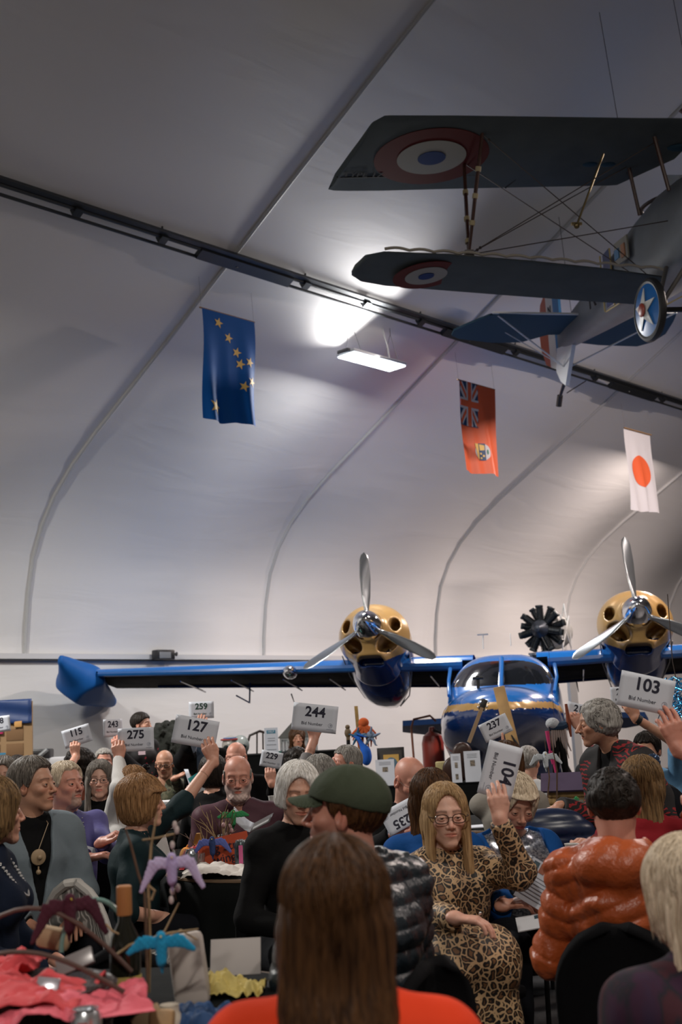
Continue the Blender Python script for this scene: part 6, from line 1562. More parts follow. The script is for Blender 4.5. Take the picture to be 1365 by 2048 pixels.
b = MB(); b.box((-.01, -.004, .045), (.13, .006, .05), Matrix.Rotation(R(-28), 3, 'Y')); b.build('teal_panel', mat('teal_panel', (.04, .38, .40), .6), r)

# ---------------------------------------------------------------- near table, lower left
def nt(px, py, Y, z=TZ): q = at(px, py, Y); return Vector((q.x, Y, z))
def TP(px, py, z=TZ):
    """point where the sight line meets the height z"""
    d = ray(px, py); s = (z-CAM_H)/d.z; return Vector((d.x*s, d.y*s, z))
# wine bottle
bo = empty('wine_bottle', nt(252, 1985, 3.05), 0, 'dark wine bottle with orange brown cork wrap', 'bottle')
b = MB(); b.lathe([(.034, 0), (.038, .006), (.038, .17), (.034, .195), (.016, .23), (.0145, .29), (.0165, .292), (.0165, .305), (.012, .307)], n=28); b.build('glass_body', mat('bottle_glass', (.012, .012, .008), .08), bo)
b = MB(); b.lathe([(.018, .245), (.019, .25), (.0185, .312), (.016, .315), (0, .315)], n=20); b.build('cork_wrap', mat('cork_wrap', (.36, .15, .045), .55), bo)
b = MB(); b.lathe([(.0385, .03), (.0387, .032), (.0387, .105), (.0385, .107)], n=28); b.build('label', mat('label_yellow', (.42, .31, .08), .6), bo)
can(nt(172, 2052, 2.62), 'silver can with red panel at the front of the near table', ALU, mat('can_red', (.45, .06, .06), .4), h=.125)
b = MB(); b.lathe([(.028, 0), (.040, .10), (.044, .104), (.041, .106), (.038, .10), (.026, .004), (0, .004)], n=24); o = b.build('paper_cup', mat('cup_white', (.65, .64, .62), .5), None, loc=nt(25, 2090, 2.5)); tag(o, 'white paper cup at the lower left corner', 'cup')
b = MB(); b.lathe([(.036, 0), (.046, .040), (.047, .042), (.045, .042), (.034, .004), (0, .004)], n=24); o = b.build('plastic_cup', GLS, None, loc=nt(75, 2095, 2.5)); tag(o, 'low clear plastic cup beside the white paper cup', 'cup')
# gift basket
WICK = pattern('dark_wicker', lambda nt_, L, b, tc: (lambda v, rp: (v.inputs['Scale'].__setattr__('default_value', 30), v.inputs['Distortion'].__setattr__('default_value', 3), L.new(tc.outputs['Object'], v.inputs['Vector']), L.new(v.outputs['Fac'], rp.inputs[0]), L.new(rp.outputs[0], b.inputs['Base Color'])))(nt_.nodes.new('ShaderNodeTexWave'), ramp(nt_, [(0, (.004, .003, .003)), (.7, (.035, .014, .010))], 'LINEAR')), .5)
gb = empty('gift_basket', (-.78, 2.86, TZ), R(6), 'dark wicker gift basket lined with coral pink tissue', 'basket')
b = MB()
for i in range(9): z_ = .010+i*.014; s_ = 1+.10*i/9; b.tube([(.19*s_*math.cos(a), .14*s_*math.sin(a), z_+.003*math.sin(a*20+i*PI)) for a in [2*PI*j/60 for j in range(61)]], .009, 5, cap=False)
b.lathe([(0, .004), (.19, .004), (.205, .13)], n=32); b.v = [(x_, y_*(.74 if 1 else 1) if False else y_, z_) for x_, y_, z_ in b.v]; b.build('wicker_body', WICK, gb)
for k, (y_, hh_) in enumerate(((-.13, .10), (.10, .16))):
    b = MB(); b.tube([(-.24+.48*i/16, y_, .125+hh_*math.sin(PI*i/16)) for i in range(17)], .0055, 7); b.v = [tuple(v) for v in b.v]; b.build('handle', mat('branch_handle', (.075, .035, .025), .6), gb)
TIS = mat('tissue_coral', (.60, .075, .085), .7, spec=.2); TISP = mat('tissue_pink', (.68, .13, .17), .7, spec=.2)
o = crumple('tissue_paper', (-.84, 2.80, TZ+.115), .46, .34, .060, TIS, 'coral tissue paper spilling over the wicker basket', 'tissue paper', 21, 1.0, 44)
o = crumple('tissue_paper', (-.64, 2.72, TZ+.10), .34, .24, .045, TISP, 'pink tissue paper corner stretching right over the basket rim', 'tissue paper', 22, 1.1, 44, R(20))
o = crumple('tissue_paper', (-.95, 3.00, TZ+.13), .32, .24, .075, TIS, 'red tissue peak at the back of the basket', 'tissue paper', 23, 1.0, 40)
def slab(name, p, d, m, label, cat, rot):
    b = MB(); b.box((0, 0, 0), d, rot.to_matrix() if isinstance(rot, Euler) else rot, bev=min(d)*.25); o = b.build(name, m, None, loc=p); return tag(o, label, cat)
slab('gift_packet', nt(150, 1900, 2.95, TZ+.16), (.09, .012, .04), mat('packet_grey', (.28, .27, .27), .3, .3), 'grey transparent packet leaning in the basket', 'packet', Euler((R(-25), R(-20), 0)))
slab('gift_packet', nt(96, 1945, 2.75, TZ+.15), (.05, .01, .03), mat('packet_silver', (.5, .5, .55), .25, .5), 'small silver packet on the coral tissue', 'packet', Euler((R(-30), R(8), 0)))
slab('kraft_box', nt(108, 1862, 3.05, TZ+.20), (.08, .05, .05), mat('kraft', (.35, .24, .14), .8), 'small kraft card box at the back of the basket', 'box', Euler((0, R(15), R(10))))
felt_bird(nt(140, 1860, 2.98, TZ+.265), .13, mat('felt_maroon', (.055, .008, .02), .95), 'dark maroon felt bird sitting on the basket', R(30), m2=mat('felt_maroon', (.055, .008, .02), .95), beak=mat('felt_mustard', (.42, .33, .04), .9), droop=.6)
b = MB(); b.tube([(.08*math.cos(a), 0, .115*math.sin(a)) for a in [PI*j/24 for j in range(25)]], .006, 8); o = b.build('wire_hoop', mat('hoop_green', (.16, .28, .25), .3), None, loc=nt(190, 1890, 3.05, TZ+.17)); o.rotation_euler = (0, 0, R(15)); tag(o, 'pale green hoop handle behind the basket', 'hoop')
# tall twigs with hanging felt birds
tall = empty('twig_arrangement', (-.50, 2.95, TZ), 0, 'tall bare twigs rising from the near table with felt birds', 'centrepiece')
def tw3(name, pix, rad, m):
    b = MB(); pts = [at(x_, y_, Y_) - Vector((-.50, 2.95, TZ)) for x_, y_, Y_ in pix]; b.tube(pts, [x*.62 for x in rad] if isinstance(rad, list) else rad*.62, 6); return b.build(name, m, tall)
tw3('twig', [(298, 1985, 3.0), (300, 1880, 3.0), (297, 1770, 3.0), (303, 1690, 3.0), (314, 1628, 3.0)], [.006, .006, .0055, .005, .003], TWIGL)
tw3('twig', [(296, 1975, 2.98), (290, 1790, 2.98), (276, 1745, 2.98), (262, 1690, 2.97), (250, 1655, 2.96)], [.006, .0055, .005, .0045, .003], TWIG)
tw3('twig', [(303, 1800, 3.0), (310, 1782, 3.0), (296, 1770, 3.0)], .005, TWIGL)
tw3('twig', [(285, 1680, 3.0), (315, 1676, 3.0), (348, 1668, 3.0)], [.004, .004, .003], TWIGL)
tw3('twig', [(300, 1880, 3.0), (330, 1862, 3.0), (358, 1806, 3.0)], [.005, .004, .003], TWIGL)
tw3('twig', [(230, 1912, 3.0), (260, 1890, 3.0), (290, 1880, 3.0), (340, 1866, 3.0), (397, 1858, 3.0)], [.006, .006, .005, .005, .003], TWIGL)
tw3('twig', [(330, 1878, 3.02), (362, 1860, 3.02), (395, 1880, 3.02)], [.005, .004, .003], TWIGL)
tw3('twig', [(212, 1848, 2.95), (225, 1862, 2.95), (238, 1868, 2.95)], [.004, .004, .003], TWIGL)
tw3('twig', [(352, 1800, 3.0), (343, 1730, 2.98), (346, 1690, 2.98), (356, 1640, 2.98)], [.002, .002, .0018, .0012], TWIG)
b = MB()
for x_, y_ in ((345, 1782), (356, 1776), (343, 1800), (354, 1660), (345, 1690), (350, 1650)): q = at(x_, y_, 2.98) - Vector((-.50, 2.95, TZ)); b.sphere(tuple(q), (.006, .005, .010), 8, 6)
b.build('catkin', mat('catkin_white', (.50, .42, .40), .8), tall)['kind'] = 'stuff'
felt_bird(at(344, 1738, 2.93), .105, mat('felt_lilac', (.42, .34, .58), .95), 'pale lilac felt bird hanging on the tall twigs', R(10), droop=.62, m2=mat('felt_lilac_wing', (.50, .42, .64), .95))
felt_bird(at(323, 1898, 2.75), .105, mat('felt_turquoise', (.01, .26, .48), .95), 'bright turquoise felt bird on the near table', R(4), droop=.22)
# small goods
slab('paper_bag', nt(378, 1925, 3.25, TZ+.075), (.09, .06, .18), mat('bag_white', (.42, .37, .34), .7), 'white rounded paper bag behind the turquoise bird', 'bag', Euler((R(-8), R(-8), 0)))
b = MB(); b.lathe([(.026, 0), (.028, .01), (.028, .04), (.022, .05), (.022, .065), (0, .066)], n=20); o = b.build('candle_jar', mat('jar_cream', (.55, .48, .38), .5), None, loc=nt(338, 1975, 2.9)); tag(o, 'cream jar with pale lid under the turquoise bird', 'jar')
slab('wooden_block', nt(322, 2010, 2.75, TZ+.05), (.055, .04, .075), mat('block_wood', (.42, .26, .12), .6, noise=.3, nscale=20), 'pale wooden block with rounded corners near the front', 'block', Euler((R(-10), R(4), 0)))
slab('kraft_tag', nt(300, 2000, 2.8, TZ+.04), (.07, .01, .08), mat('kraft', (.35, .24, .14), .8), 'kraft paper tag leaning beside the wooden block', 'tag', Euler((R(-30), R(-30), 0)))
crumple('green_straw', (nt(335, 1985, 2.98)), .12, .10, .025, mat('straw_green', (.10, .13, .05), .8), 'green paper straw nest under the cream jar', 'packing', 31, 1.3)
crumple('tissue_paper', nt(400, 2000, 2.95), .24, .20, .06, mat('tissue_navy', (.008, .045, .14), .75), 'dark blue tissue heap right of the turquoise bird', 'tissue paper', 33, 1.0, 44)
crumple('tissue_paper', nt(455, 1955, 3.3), .20, .14, .05, mat('tissue_yellow', (.50, .40, .12), .7), 'yellow tissue strip behind the blue tissue', 'tissue paper', 35, 1.2, 44)
slab('white_card', nt(472, 1925, 3.5, TZ+.055), (.14, .006, .10), mat('card_pale', (.40, .37, .36), .7), 'pale grey card standing behind the yellow tissue', 'card', Euler((R(-25), 0, 0)))
# ---------------------------------------------------------------- right hand table
q = Vector((1.43, 8.15, TZ)); bh = empty('birdhouse', (1.46, 8.25, TZ), R(-12), 'wooden birdhouse box with purple roof on the right hand table', 'birdhouse')
b = MB()
for i in range(4): b.box((0, 0, .022+i*.042), (.34, .22, .040), bev=.006)
b.build('plank_wall', mat('birdhouse_wood', (.42, .26, .10), .6, noise=.3, nscale=14), bh)
b = MB(); b.prism([(-.13, 0), (.13, 0), (0, .09)], -.17, .17, Matrix(((0, 0, 1, 0), (1, 0, 0, 0), (0, 1, 0, .17), (0, 0, 0, 1)))); b.build('gable', mat('birdhouse_wood', (.42, .26, .10), .6), bh)
b = MB(); b.box((0, -.075, .225), (.42, .19, .014), Euler((R(35), 0, 0)).to_matrix()); b.box((0, .075, .225), (.42, .19, .014), Euler((R(-35), 0, 0)).to_matrix()); b.build('roof', mat('roof_purple', (.055, .035, .075), .7), bh)
glass((1.27, 7.62, TZ), 'stemmed glass of red wine in front of the birdhouse', .040, .1, mat('red_wine', (.03, .004, .008), .1), stem=.045)
glass((1.37, 7.64, TZ), 'empty stemmed glass right of the red wine', .038, .1, None, stem=.045); glass((1.12, 7.7, TZ), 'short clear tumbler left of the red wine', .034, .08)
glass((.56, 8.0, TZ), 'tumbler with green label behind the blond leopard print woman', .045, .10, mat('jar_label', (.05, .14, .09), .6))
felt_bird((1.40, 7.85, TZ+.12), .09, mat('felt_green', (.03, .24, .08), .95), 'small green felt bird on a twig before the birdhouse', R(60), droop=.3)
felt_bird(at(1092, 1520, 7.9), .15, mat('felt_white', (.50, .54, .58), .95), 'white felt bird hovering on a twig above the birdhouse', R(5), droop=.35)
r = empty('twig_centrepiece', (1.30, 8.0, TZ), 0, 'thin dark twigs holding the white felt bird on the right hand table', 'centrepiece'); rnd = random.Random(9)
for i, (x_, y_, x2, y2) in enumerate(((1088, 1600, 1090, 1480), (1060, 1600, 1030, 1520), (1066, 1610, 1042, 1545), (1072, 1600, 1064, 1560), (1110, 1590, 1098, 1455))):
    b = MB(); p0 = at(x_, y_, 7.9) - Vector((1.30, 8.0, TZ)); p1 = at(x2, y2, 7.9) - Vector((1.30, 8.0, TZ)); p0.z = 0; b.tube([p0, p0.lerp(p1, .5)+Vector((.03, 0, .02)), p1], [.006, .005, .002], 5); b.build('twig', TWIG, r)
pl = empty('dinner_plate', (1.44, 7.76, TZ), 0, 'white plate of salad under the reaching embroidered sleeve', 'plate'); b = MB(); b.lathe([(.07, 0), (.12, .014), (.122, .016), (.07, .005), (0, .005)], n=32); b.build('plate', mat('china_white', (.6, .6, .58), .3), pl)
b = MB(); rnd = random.Random(2)
for i in range(26): b.sphere((rnd.uniform(-.07, .07), rnd.uniform(-.06, .06), .018+rnd.uniform(0, .015)), (.016, .014, .007), 6, 4)
tag(b.build('salad', mat('salad_green', (.20, .25, .06), .6, col2=(.45, .35, .08), nscale=30), pl), kind='stuff')
b = MB(); b.sphere((0, 0, .022), (.045, .038, .026), 14, 8); o = b.build('bread_roll', mat('bread', (.45, .24, .08), .7), None, loc=(1.56, 7.86, TZ)); tag(o, 'round bread roll behind the salad plate', 'bread')
b = MB(); b.box((0, 0, .004), (.24, .17, .006), Matrix.Rotation(R(14), 3, 'Z')); o = b.build('paper_sheet', PAPER, None, loc=(.80, 7.80, TZ)); tag(o, 'white sheets lying on the right hand table behind the blond woman', 'paper')
# navy quilted jacket over a chair
q = P_['X']
def jk(p):
    d = loft(p, (0, 0, -.42), (0, 0, .05), (.24, .085), (.23, .09), (1, 0, 0)); d = smin(d, ell(p, (0, 0, .10), (.20, .09, .10)), .05)
    return d - .014*np.abs(np.sin(PI*p[:, 2]/.075))**.6
cp_ = at(1100, 1690, 6.2); ch = place_chair(cp_.x, 6.42, R(184), 'black banquet chair carrying the navy quilted jacket')
v, f = surf(jk, (-.36, -.2, -.55), (.36, .2, .3), .012); o = link('quilted_jacket', np_mesh('quilted_jacket', [(v, f)]), mat('navy_nylon', (.006, .014, .045), .35), None, (cp_.x, 6.18, .76)); tag(o, 'navy quilted jacket hung over the chair back behind the royal blue cardigan', 'jacket')
# booklet in the blue cardigan's hands
bk = empty('open_booklet', at(1080, 1798, 4.86), R(-14), 'open printed catalogue with photo strip in the hands of the blue cardigan', 'booklet')
pg = mat('page_grey', (.42, .44, .50), .6)
b = MB(); b.box((0, .02, .05), (.135, .004, .17), Euler((R(-22), R(32), 0)).to_matrix()); b.build('upper_page', pg, bk)
b = MB(); b.box((-.01, -.05, -.075), (.16, .11, .004), Euler((R(18), R(-8), R(8))).to_matrix()); b.build('lower_page', mat('page_white', (.58, .60, .64), .6), bk)
for i, cc in enumerate(((.02, .05, .07), (.25, .07, .03), (.06, .09, .06), (.25, .10, .05))):
    b = MB(); E3 = Euler((R(-22), R(32), 0)).to_matrix(); b.box(Vector((0, .02, .05)) + E3 @ Vector((-.045+i*.03, -.003, .058)), (.024, .002, .036), E3); b.build('photo', mat('booklet_photo_%d' % i, cc, .6), bk)
for i in range(7):
    b = MB(); b.box(Vector((0, .02, .05)) + E3 @ Vector((-.005, -.003, .02-i*.014)), (.10, .002, .002), E3); b.build('print_line', mat('print_grey', (.14, .15, .18), .7), bk)
for i in range(3):
    b = MB(); E4 = Euler((R(18), R(-8), R(8))).to_matrix(); b.box(Vector((-.01, -.05, -.075)) + E4 @ Vector((.0+i*.022, .03, .003)), (.016, .024, .001), E4); b.build('photo', mat('booklet_photo_%d' % (i % 2), (.2, .2, .2), .6), bk)
b = MB(); b.lathe([(.020, 0), (.027, .075), (.029, .078), (.026, .078), (.019, .004), (0, .004)], n=20); o = b.build('paper_cup', mat('cup_white', (.65, .64, .62), .5), None, loc=at(1147, 1728, 4.9)); tag(o, 'small white cup at the elbow of the orange puffer jacket', 'cup')

# ---------------------------------------------------------------- display table before the nose
DZ = .81
def dt(px, Y=12.55): q = at(px, 1560, Y); return Vector((q.x, Y, DZ))
fr = empty('framed_picture', dt(785, 12.6), R(4), 'black framed yellow picture with a blue round animal shape', 'picture')
b = MB(); b.box((0, 0, .19), (.28, .02, .36), bev=.004); b.build('frame', mat('frame_black', (.015, .015, .015), .4), fr)
b = MB(); b.box((0, -.012, .19), (.225, .004, .30)); b.build('mat_board', mat('matboard', (.06, .055, .05), .8), fr)
b = MB(); b.box((0, -.016, .19), (.16, .004, .22)); b.build('print', mat('print_yellow', (.62, .38, .10), .7), fr)
b = MB(); b.sphere((0, -.018, .20), (.065, .003, .07), 20, 10); b.sphere((.045, -.018, .13), (.03, .003, .05), 12, 8); b.build('animal_shape', mat('print_blue', (.10, .18, .24), .7), fr)
def leaflet(px, w_, h_, label, Y=12.3, photo=(.15, .12, .09), rz=0, n=1, z0=0.0):
    r = empty('bid_sheet', dt(px, Y)+Vector((0, 0, z0)), rz, label, 'sheet'); E5 = Euler((R(-8), 0, 0)).to_matrix()
    b = MB(); b.box((0, 0, h_/2), (w_, .003, h_), E5); b.box((0, .05, .01), (w_, .1, .004)); b.build('sheet', PAPER, r)
    for i in range(n):
        b = MB(); b.box(E5 @ Vector((0, -.003, h_*(.12 - .38*i))) + Vector((0, 0, h_/2)), (w_*.28, .002, h_*.18), E5); b.build('photo', mat('leaf_photo', photo, .7, col2=(.35, .28, .2), nscale=60), r)
    for i in range(3):
        b = MB(); b.box(E5 @ Vector((0, -.003, h_*(.40-.05*i))) + Vector((0, 0, h_/2)), (w_*.6, .002, h_*.008), E5); b.build('print_line', mat('print_grey', (.14, .15, .18), .7), r)
    return r
leaflet(772, .19, .26, 'white sheet with small dark photo propped before the framed picture', 12.35, (.05, .05, .05))
leaflet(915, .10, .30, 'narrow white sheet with two photos left of the wide sheet', 12.35, n=2, z0=-.02)
leaflet(948, .165, .32, 'wide white sheet with a dog photo on the display table', 12.35, n=1, z0=-.02)
sp = empty('wooden_stake', dt(726, 12.0), 0, 'gilded wooden stake hung with felt sea creatures', 'stake')
b = MB(); b.box((0, 0, -.0), (.035, .03, 1.6), Euler((0, R(-2), 0)).to_matrix()); b.build('post', mat('gilded_wood', (.40, .26, .08), .5, noise=.4, nscale=20), sp)
def seac(p, s, m, label, arms_, name='felt_creature', down=0):
    r = empty(name, p, 0, label, 'felt creature')
    b = MB(); b.sphere((0, 0, .03*s), (.07*s, .05*s, .065*s), 12, 8); b.build('body', m, r)
    for i in range(arms_):
        a = 2*PI*i/arms_ + .3; dx, dz = math.cos(a), math.sin(a)
        if down: dz = -abs(dz)-.4
        b = MB(); b.tube([(0, 0, 0), (dx*.09*s, -.02, dz*.08*s), (dx*.15*s+.02*s*math.sin(i), -.02, dz*.16*s), (dx*.17*s, -.01, dz*.22*s if down else dz*.17*s)], [.03*s, .024*s, .014*s, .006*s], 7); b.build('arm', m, r)
    return r
seac(at(728, 1450, 11.9), .75, mat('felt_orange_red', (.48, .09, .02), .95), 'orange felt octopus on top of the wooden stake', 8, down=1)
seac(at(716, 1474, 11.85), .55, mat('felt_teal', (.02, .10, .18), .95), 'dark teal felt starfish left of the stake', 5)
seac(at(742, 1474, 11.85), .60, mat('felt_grey_blue', (.16, .22, .32), .95), 'grey blue felt starfish right of the stake', 5)
wh = empty('felt_whale', at(726, 1500, 11.8), 0, 'royal blue felt whale hanging head down from the stake', 'felt creature')
def wf(p): return smin(smin(ell(p, (.03, 0, -.06), (.055, .05, .09)), cap(p, (.02, 0, 0), (-.03, 0, .10), .035, .018), .04), loft(p, (-.03, 0, .11), (-.075, 0, .135), (.022, .012), (.015, .008), (0, 0, 1)), .02)
v, f = surf(wf, (-.15, -.1, -.2), (.15, .1, .2), .012); link('body', np_mesh('body', [(v, f)]), mat('felt_royal', (.01, .10, .48), .95), wh)
b = MB(); b.tube([(-.03, 0, .11), (-.05, 0, .15), (.04, 0, .12)], [.014, .016, .006], 7); b.build('tail', mat('felt_royal', (.01, .10, .48), .95), wh)
# string instrument
gt = empty('guitar', dt(903, 12.45)+Vector((0, 0, .0)), 0, 'dark stringed guitar leaning with its headstock before the seaplane nose', 'guitar'); gt.scale = (.82, .82, .82)
def gf(p):
    ax = V3(.42, 0, .91); return smax(smin(ell(p, ax*.16, (.17, .045, .17)), ell(p, ax*.38, (.125, .045, .13)), .05), np.abs(p[:, 1])-.04, .01)
v, f = surf(gf, (-.2, -.08, -.1), (.45, .08, .6), .015); link('body', np_mesh('body', [(v, f)]), mat('guitar_wood', (.04, .016, .010), .35), gt)
b = MB(); b.box((.42*.72+.04, -.045, .91*.72+.02), (.045, .03, .46), Euler((0, R(24.8), 0)).to_matrix()); b.build('neck', mat('neck_maple', (.32, .22, .13), .3), gt)
b = MB(); b.box((.455, -.045, .915), (.075, .025, .15), Euler((0, R(24.8), 0)).to_matrix(), bev=.008); b.build('headstock', mat('frame_black', (.015, .015, .015), .4), gt)
for i in range(6): k = -1 if i % 2 else 1; b = MB(); q = Vector((.455, -.045, .915)) + Euler((0, R(24.8), 0)).to_matrix() @ Vector((k*.05, 0, -.05+.05*(i//2))); b.sphere(tuple(q), .014, 8, 6); b.build('tuning_peg', mat('peg_chrome', (.6, .6, .6), .2, .9), gt)
# leaning pine board
pb = empty('pine_board', at(1028, 1490, 12.15), 0, 'tall pale pine board with dark branch silhouettes leaning before the seaplane', 'board')
b = MB(); b.box((0, 0, -.02), (.115, .025, 1.22), Euler((R(-4), R(-9.5), 0)).to_matrix(), bev=.006); b.build('plank', mat('pine', (.60, .36, .14), .5, noise=.25, nscale=5), pb)
for pts in ([(-.02, -.03, .10), (.02, -.04, .02), (.05, -.04, -.02), (.02, -.04, -.10)], [(.03, -.03, -.14), (.05, -.04, -.26), (.02, -.04, -.36), (.06, -.03, -.42)]):
    b = MB(); b.tube(pts, [.006, .016, .012, .005], 6); b.build('branch_silhouette', DARK, pb)
b = MB(); b.box((0, 0, -.75), (.3, .25, .3), bev=.01); b.box((0, 0, -1.0), (.32, .27, .35)) ; b.build('base_block', BCL, pb)
# yellow shopping bag
slab('fabric_bag', dt(893, 12.65)+Vector((-.02, 0, .10)), (.16, .06, .20), mat('bag_yellow', (.50, .42, .20), .8, noise=.3, nscale=12), 'pale yellow cloth bag behind the guitar', 'bag', Euler((0, 0, 0)))
# fire extinguisher cart behind
fx = empty('fire_extinguisher_cart', (1.12, 17.2, 0), R(10), 'red wheeled fire extinguisher with loop handle by the white wall', 'fire extinguisher')
REDM = mat('extinguisher_red', (.30, .035, .02), .35)
b = MB(); b.lathe([(0, .25), (.14, .28), (.155, .34), (.155, 1.12), (.13, 1.22), (.05, 1.28), (.04, 1.34), (0, 1.35)], n=24); b.build('cylinder', REDM, fx)
b = MB(); b.tube([(-.28, -.02, .3), (-.30, -.02, 1.35), (-.26, -.02, 1.46), (-.02, -.02, 1.50), (.06, -.02, 1.42)], .016, 8); b.build('handle', mat('handle_rust', (.30, .10, .05), .5), fx)
b = MB(); b.tube([(.0, -.1, 1.3), (.22, -.22, 1.2), (.30, -.2, .8), (.2, -.22, .5), (.34, -.15, .6), (.42, -.1, 1.1)], .022, 8); b.build('hose', mat('black_rubber', (.01, .01, .011), .5), fx)
for k in (-1, 1): b = MB(); b.lathe([(.05, -.04), (.24, -.04), (.27, 0), (.24, .04), (.05, .04)], c=(k*.28, .05, .27), n=24, axis='X'); b.build('wheel', mat('black_rubber', (.01, .01, .011), .5), fx)
# hanging puppet
pu = empty('costume_puppet', at(1113, 1480, 8.9), 0, 'hanging puppet with white feather head, beige fringe and pink streamers', 'puppet'); pu.scale = (.85, .85, .85)
b = MB(); b.sphere((-.02, 0, .14), (.06, .05, .05), 12, 8); b.build('feather_head', mat('feather_white', (.45, .47, .5), .9, bump=.8, bscale=60), pu)
b = MB(); b.tube([(-.06, 0, .11), (.06, 0, .115), (.10, 0, .13)], [.03, .04, .03], 8); b.build('arms', mat('cloth_navy_puppet', (.01, .03, .07), .8), pu)
for i in range(7):
    b = MB(); x_ = -.03+i*.018; b.tube([(x_, -.01, .09), (x_*1.15, -.01, -.02), (x_*1.4+.01, -.01, -.10-(i % 3)*.03)], [.010, .009, .004], 5); b.build('fringe', mat('fringe_beige', (.32, .25, .23), .8), pu)
for i, (x_, z0, z1) in enumerate(((-.075, .08, -.09), (-.06, -.09, -.20), (-.04, -.12, -.28))): b = MB(); b.tube([(x_, -.02, z0), (x_+.006, -.02, (z0+z1)/2), (x_+.012, -.02, z1)], [.018, .014, .008], 6); b.build('streamer', mat('streamer_pink', (.50, .03, .14), .6), pu)
for k in (-1, 1): b = MB(); b.tube([(.02, .01, .02), (.02+k*.03, .01, -.12), (.02+k*.05, .01, -.36)], [.03, .035, .025], 7); b.build('trouser_leg', BLK, pu)
b = MB(); b.tube([(0, 0, .18), (0, 0, .85)], .0015, 4); b.build('string', WIRE, pu)
b = MB(); b.tube([(.11, 0, .30), (.12, 0, .14), (.13, 0, .02)], [.012, .02, .008], 6); b.build('feather', mat('feather_rust', (.22, .05, .02), .8), pu)

# ---------------------------------------------------------------- bar counter
BZ = 1.126
for i in range(9):
    b = MB(); p = at(566+i*6.6, 1495, 15.45); r = empty('glass_jar', (p.x, 15.45+.03*(i % 2), BZ), 0, 'clear glass jar with grey lid in the row on the bar counter', 'jar', 'glass jars on the bar counter')
    b.lathe([(.019, 0), (.02, .01), (.02, .12), (.015, .145)], n=14); b.build('jar_body', GLS, r)
    b = MB(); b.lathe([(.017, .14), (.018, .165), (0, .166)], n=14); b.build('lid', mat('jar_lid', (.35, .38, .38), .4), r)
tr_ = MB(); tr_.box((0, 0, .01), (.50, .18, .02)); o = tr_.build('jar_tray', mat('tray_green', (.05, .16, .13), .6), None, loc=(at(592, 1500, 15.7).x, 15.75, BZ)); tag(o, 'green tray behind the glass jars on the bar', 'tray')
hs = empty('sign_board', (at(544, 1490, 15.4).x, 15.35, BZ), 0, 'white notice board with blue heading on the bar counter', 'sign')
b = MB(); b.box((0, 0, .16), (.17, .01, .32)); b.build('sheet', PAPER, hs)
b = MB(); b.box((0, -.007, .27), (.11, .004, .04)); b.build('heading_band', mat('sign_blue', (.03, .20, .30), .6), hs); text('heading', 'HELP', .036, PAPER, hs, frame((1, 0, 0), (0, 0, 1), (0, -.011, .27)), .01)
for z_ in (.19, .16, .11, .05): b = MB(); b.box((0, -.007, z_), (.09 if z_ > .12 else .12, .003, .006)); b.build('print_line', mat('print_grey', (.14, .15, .18), .7), hs)
for px, m, lab in ((462, mat('helmet_white', (.45, .42, .38), .3), 'white flight helmet with red and blue stripes on the bar'), (481, mat('helmet_silver', (.35, .38, .36), .25), 'pale green grey helmet right of the striped helmet')):
    hr_ = empty('flight_helmet', (at(px, 1490, 15.5).x, 15.5, BZ+.0), 0, lab, 'helmet')
    def hf(p): return smax(ell(p, (0, 0, .12), (.115, .13, .13)), -p[:, 2]+.01, .01)
    v, f = surf(hf, (-.16, -.16, -.02), (.16, .16, .3), .014); link('shell', np_mesh('shell', [(v, f)]), m, hr_)
    b = MB(); b.sphere((0, -.05, .11), (.095, .09, .06), 16, 10); b.build('visor', mat('visor_dark', (.01, .02, .02), .1), hr_)
    if px == 462:
        for k, (m2, zz) in enumerate(((mat('stripe_red', (.4, .05, .04), .4), .20), (mat('stripe_blue', (.1, .2, .4), .4), .215))):
            b = MB(); b.tube([(.118*math.cos(a)*(1-.3*k), -.02-.118*math.sin(a), zz-.0) for a in [PI*j/12 for j in range(13)]], .012, 6); b.build('stripe', m2, hr_)
# bentwood chair behind the counter
r = empty('bentwood_chair', (at(519, 1490, 16.6).x, 16.6, 0), R(180), 'dark bentwood chair back seen beyond the bar counter', 'chair')
b = MB(); b.tube([(-.20, -.18, .9), (-.20, -.19, 1.20), (-.14, -.2, 1.36), (0, -.2, 1.41), (.14, -.2, 1.36), (.20, -.19, 1.20), (.20, -.18, .9)], .018, 8); b.build('back_bow', mat('bentwood', (.04, .025, .02), .4), r)
b = MB(); b.tube([(-.03, -.18, .9), (-.04, -.2, 1.40)], .011, 6); b.tube([(.06, -.18, .9), (.04, -.2, 1.40)], .011, 6); b.build('spindles', mat('bentwood', (.04, .025, .02), .4), r)
b = MB(); b.box((0, 0, .88), (.40, .40, .04), bev=.015); b.build('seat', mat('bentwood', (.04, .025, .02), .4), r)
for sx in (-1, 1):
    for sy in (-1, 1): b = MB(); b.tube([(sx*.17, sy*.17, .87), (sx*.21, sy*.21, 0)], .014, 6); b.build('leg', mat('bentwood', (.04, .025, .02), .4), r)
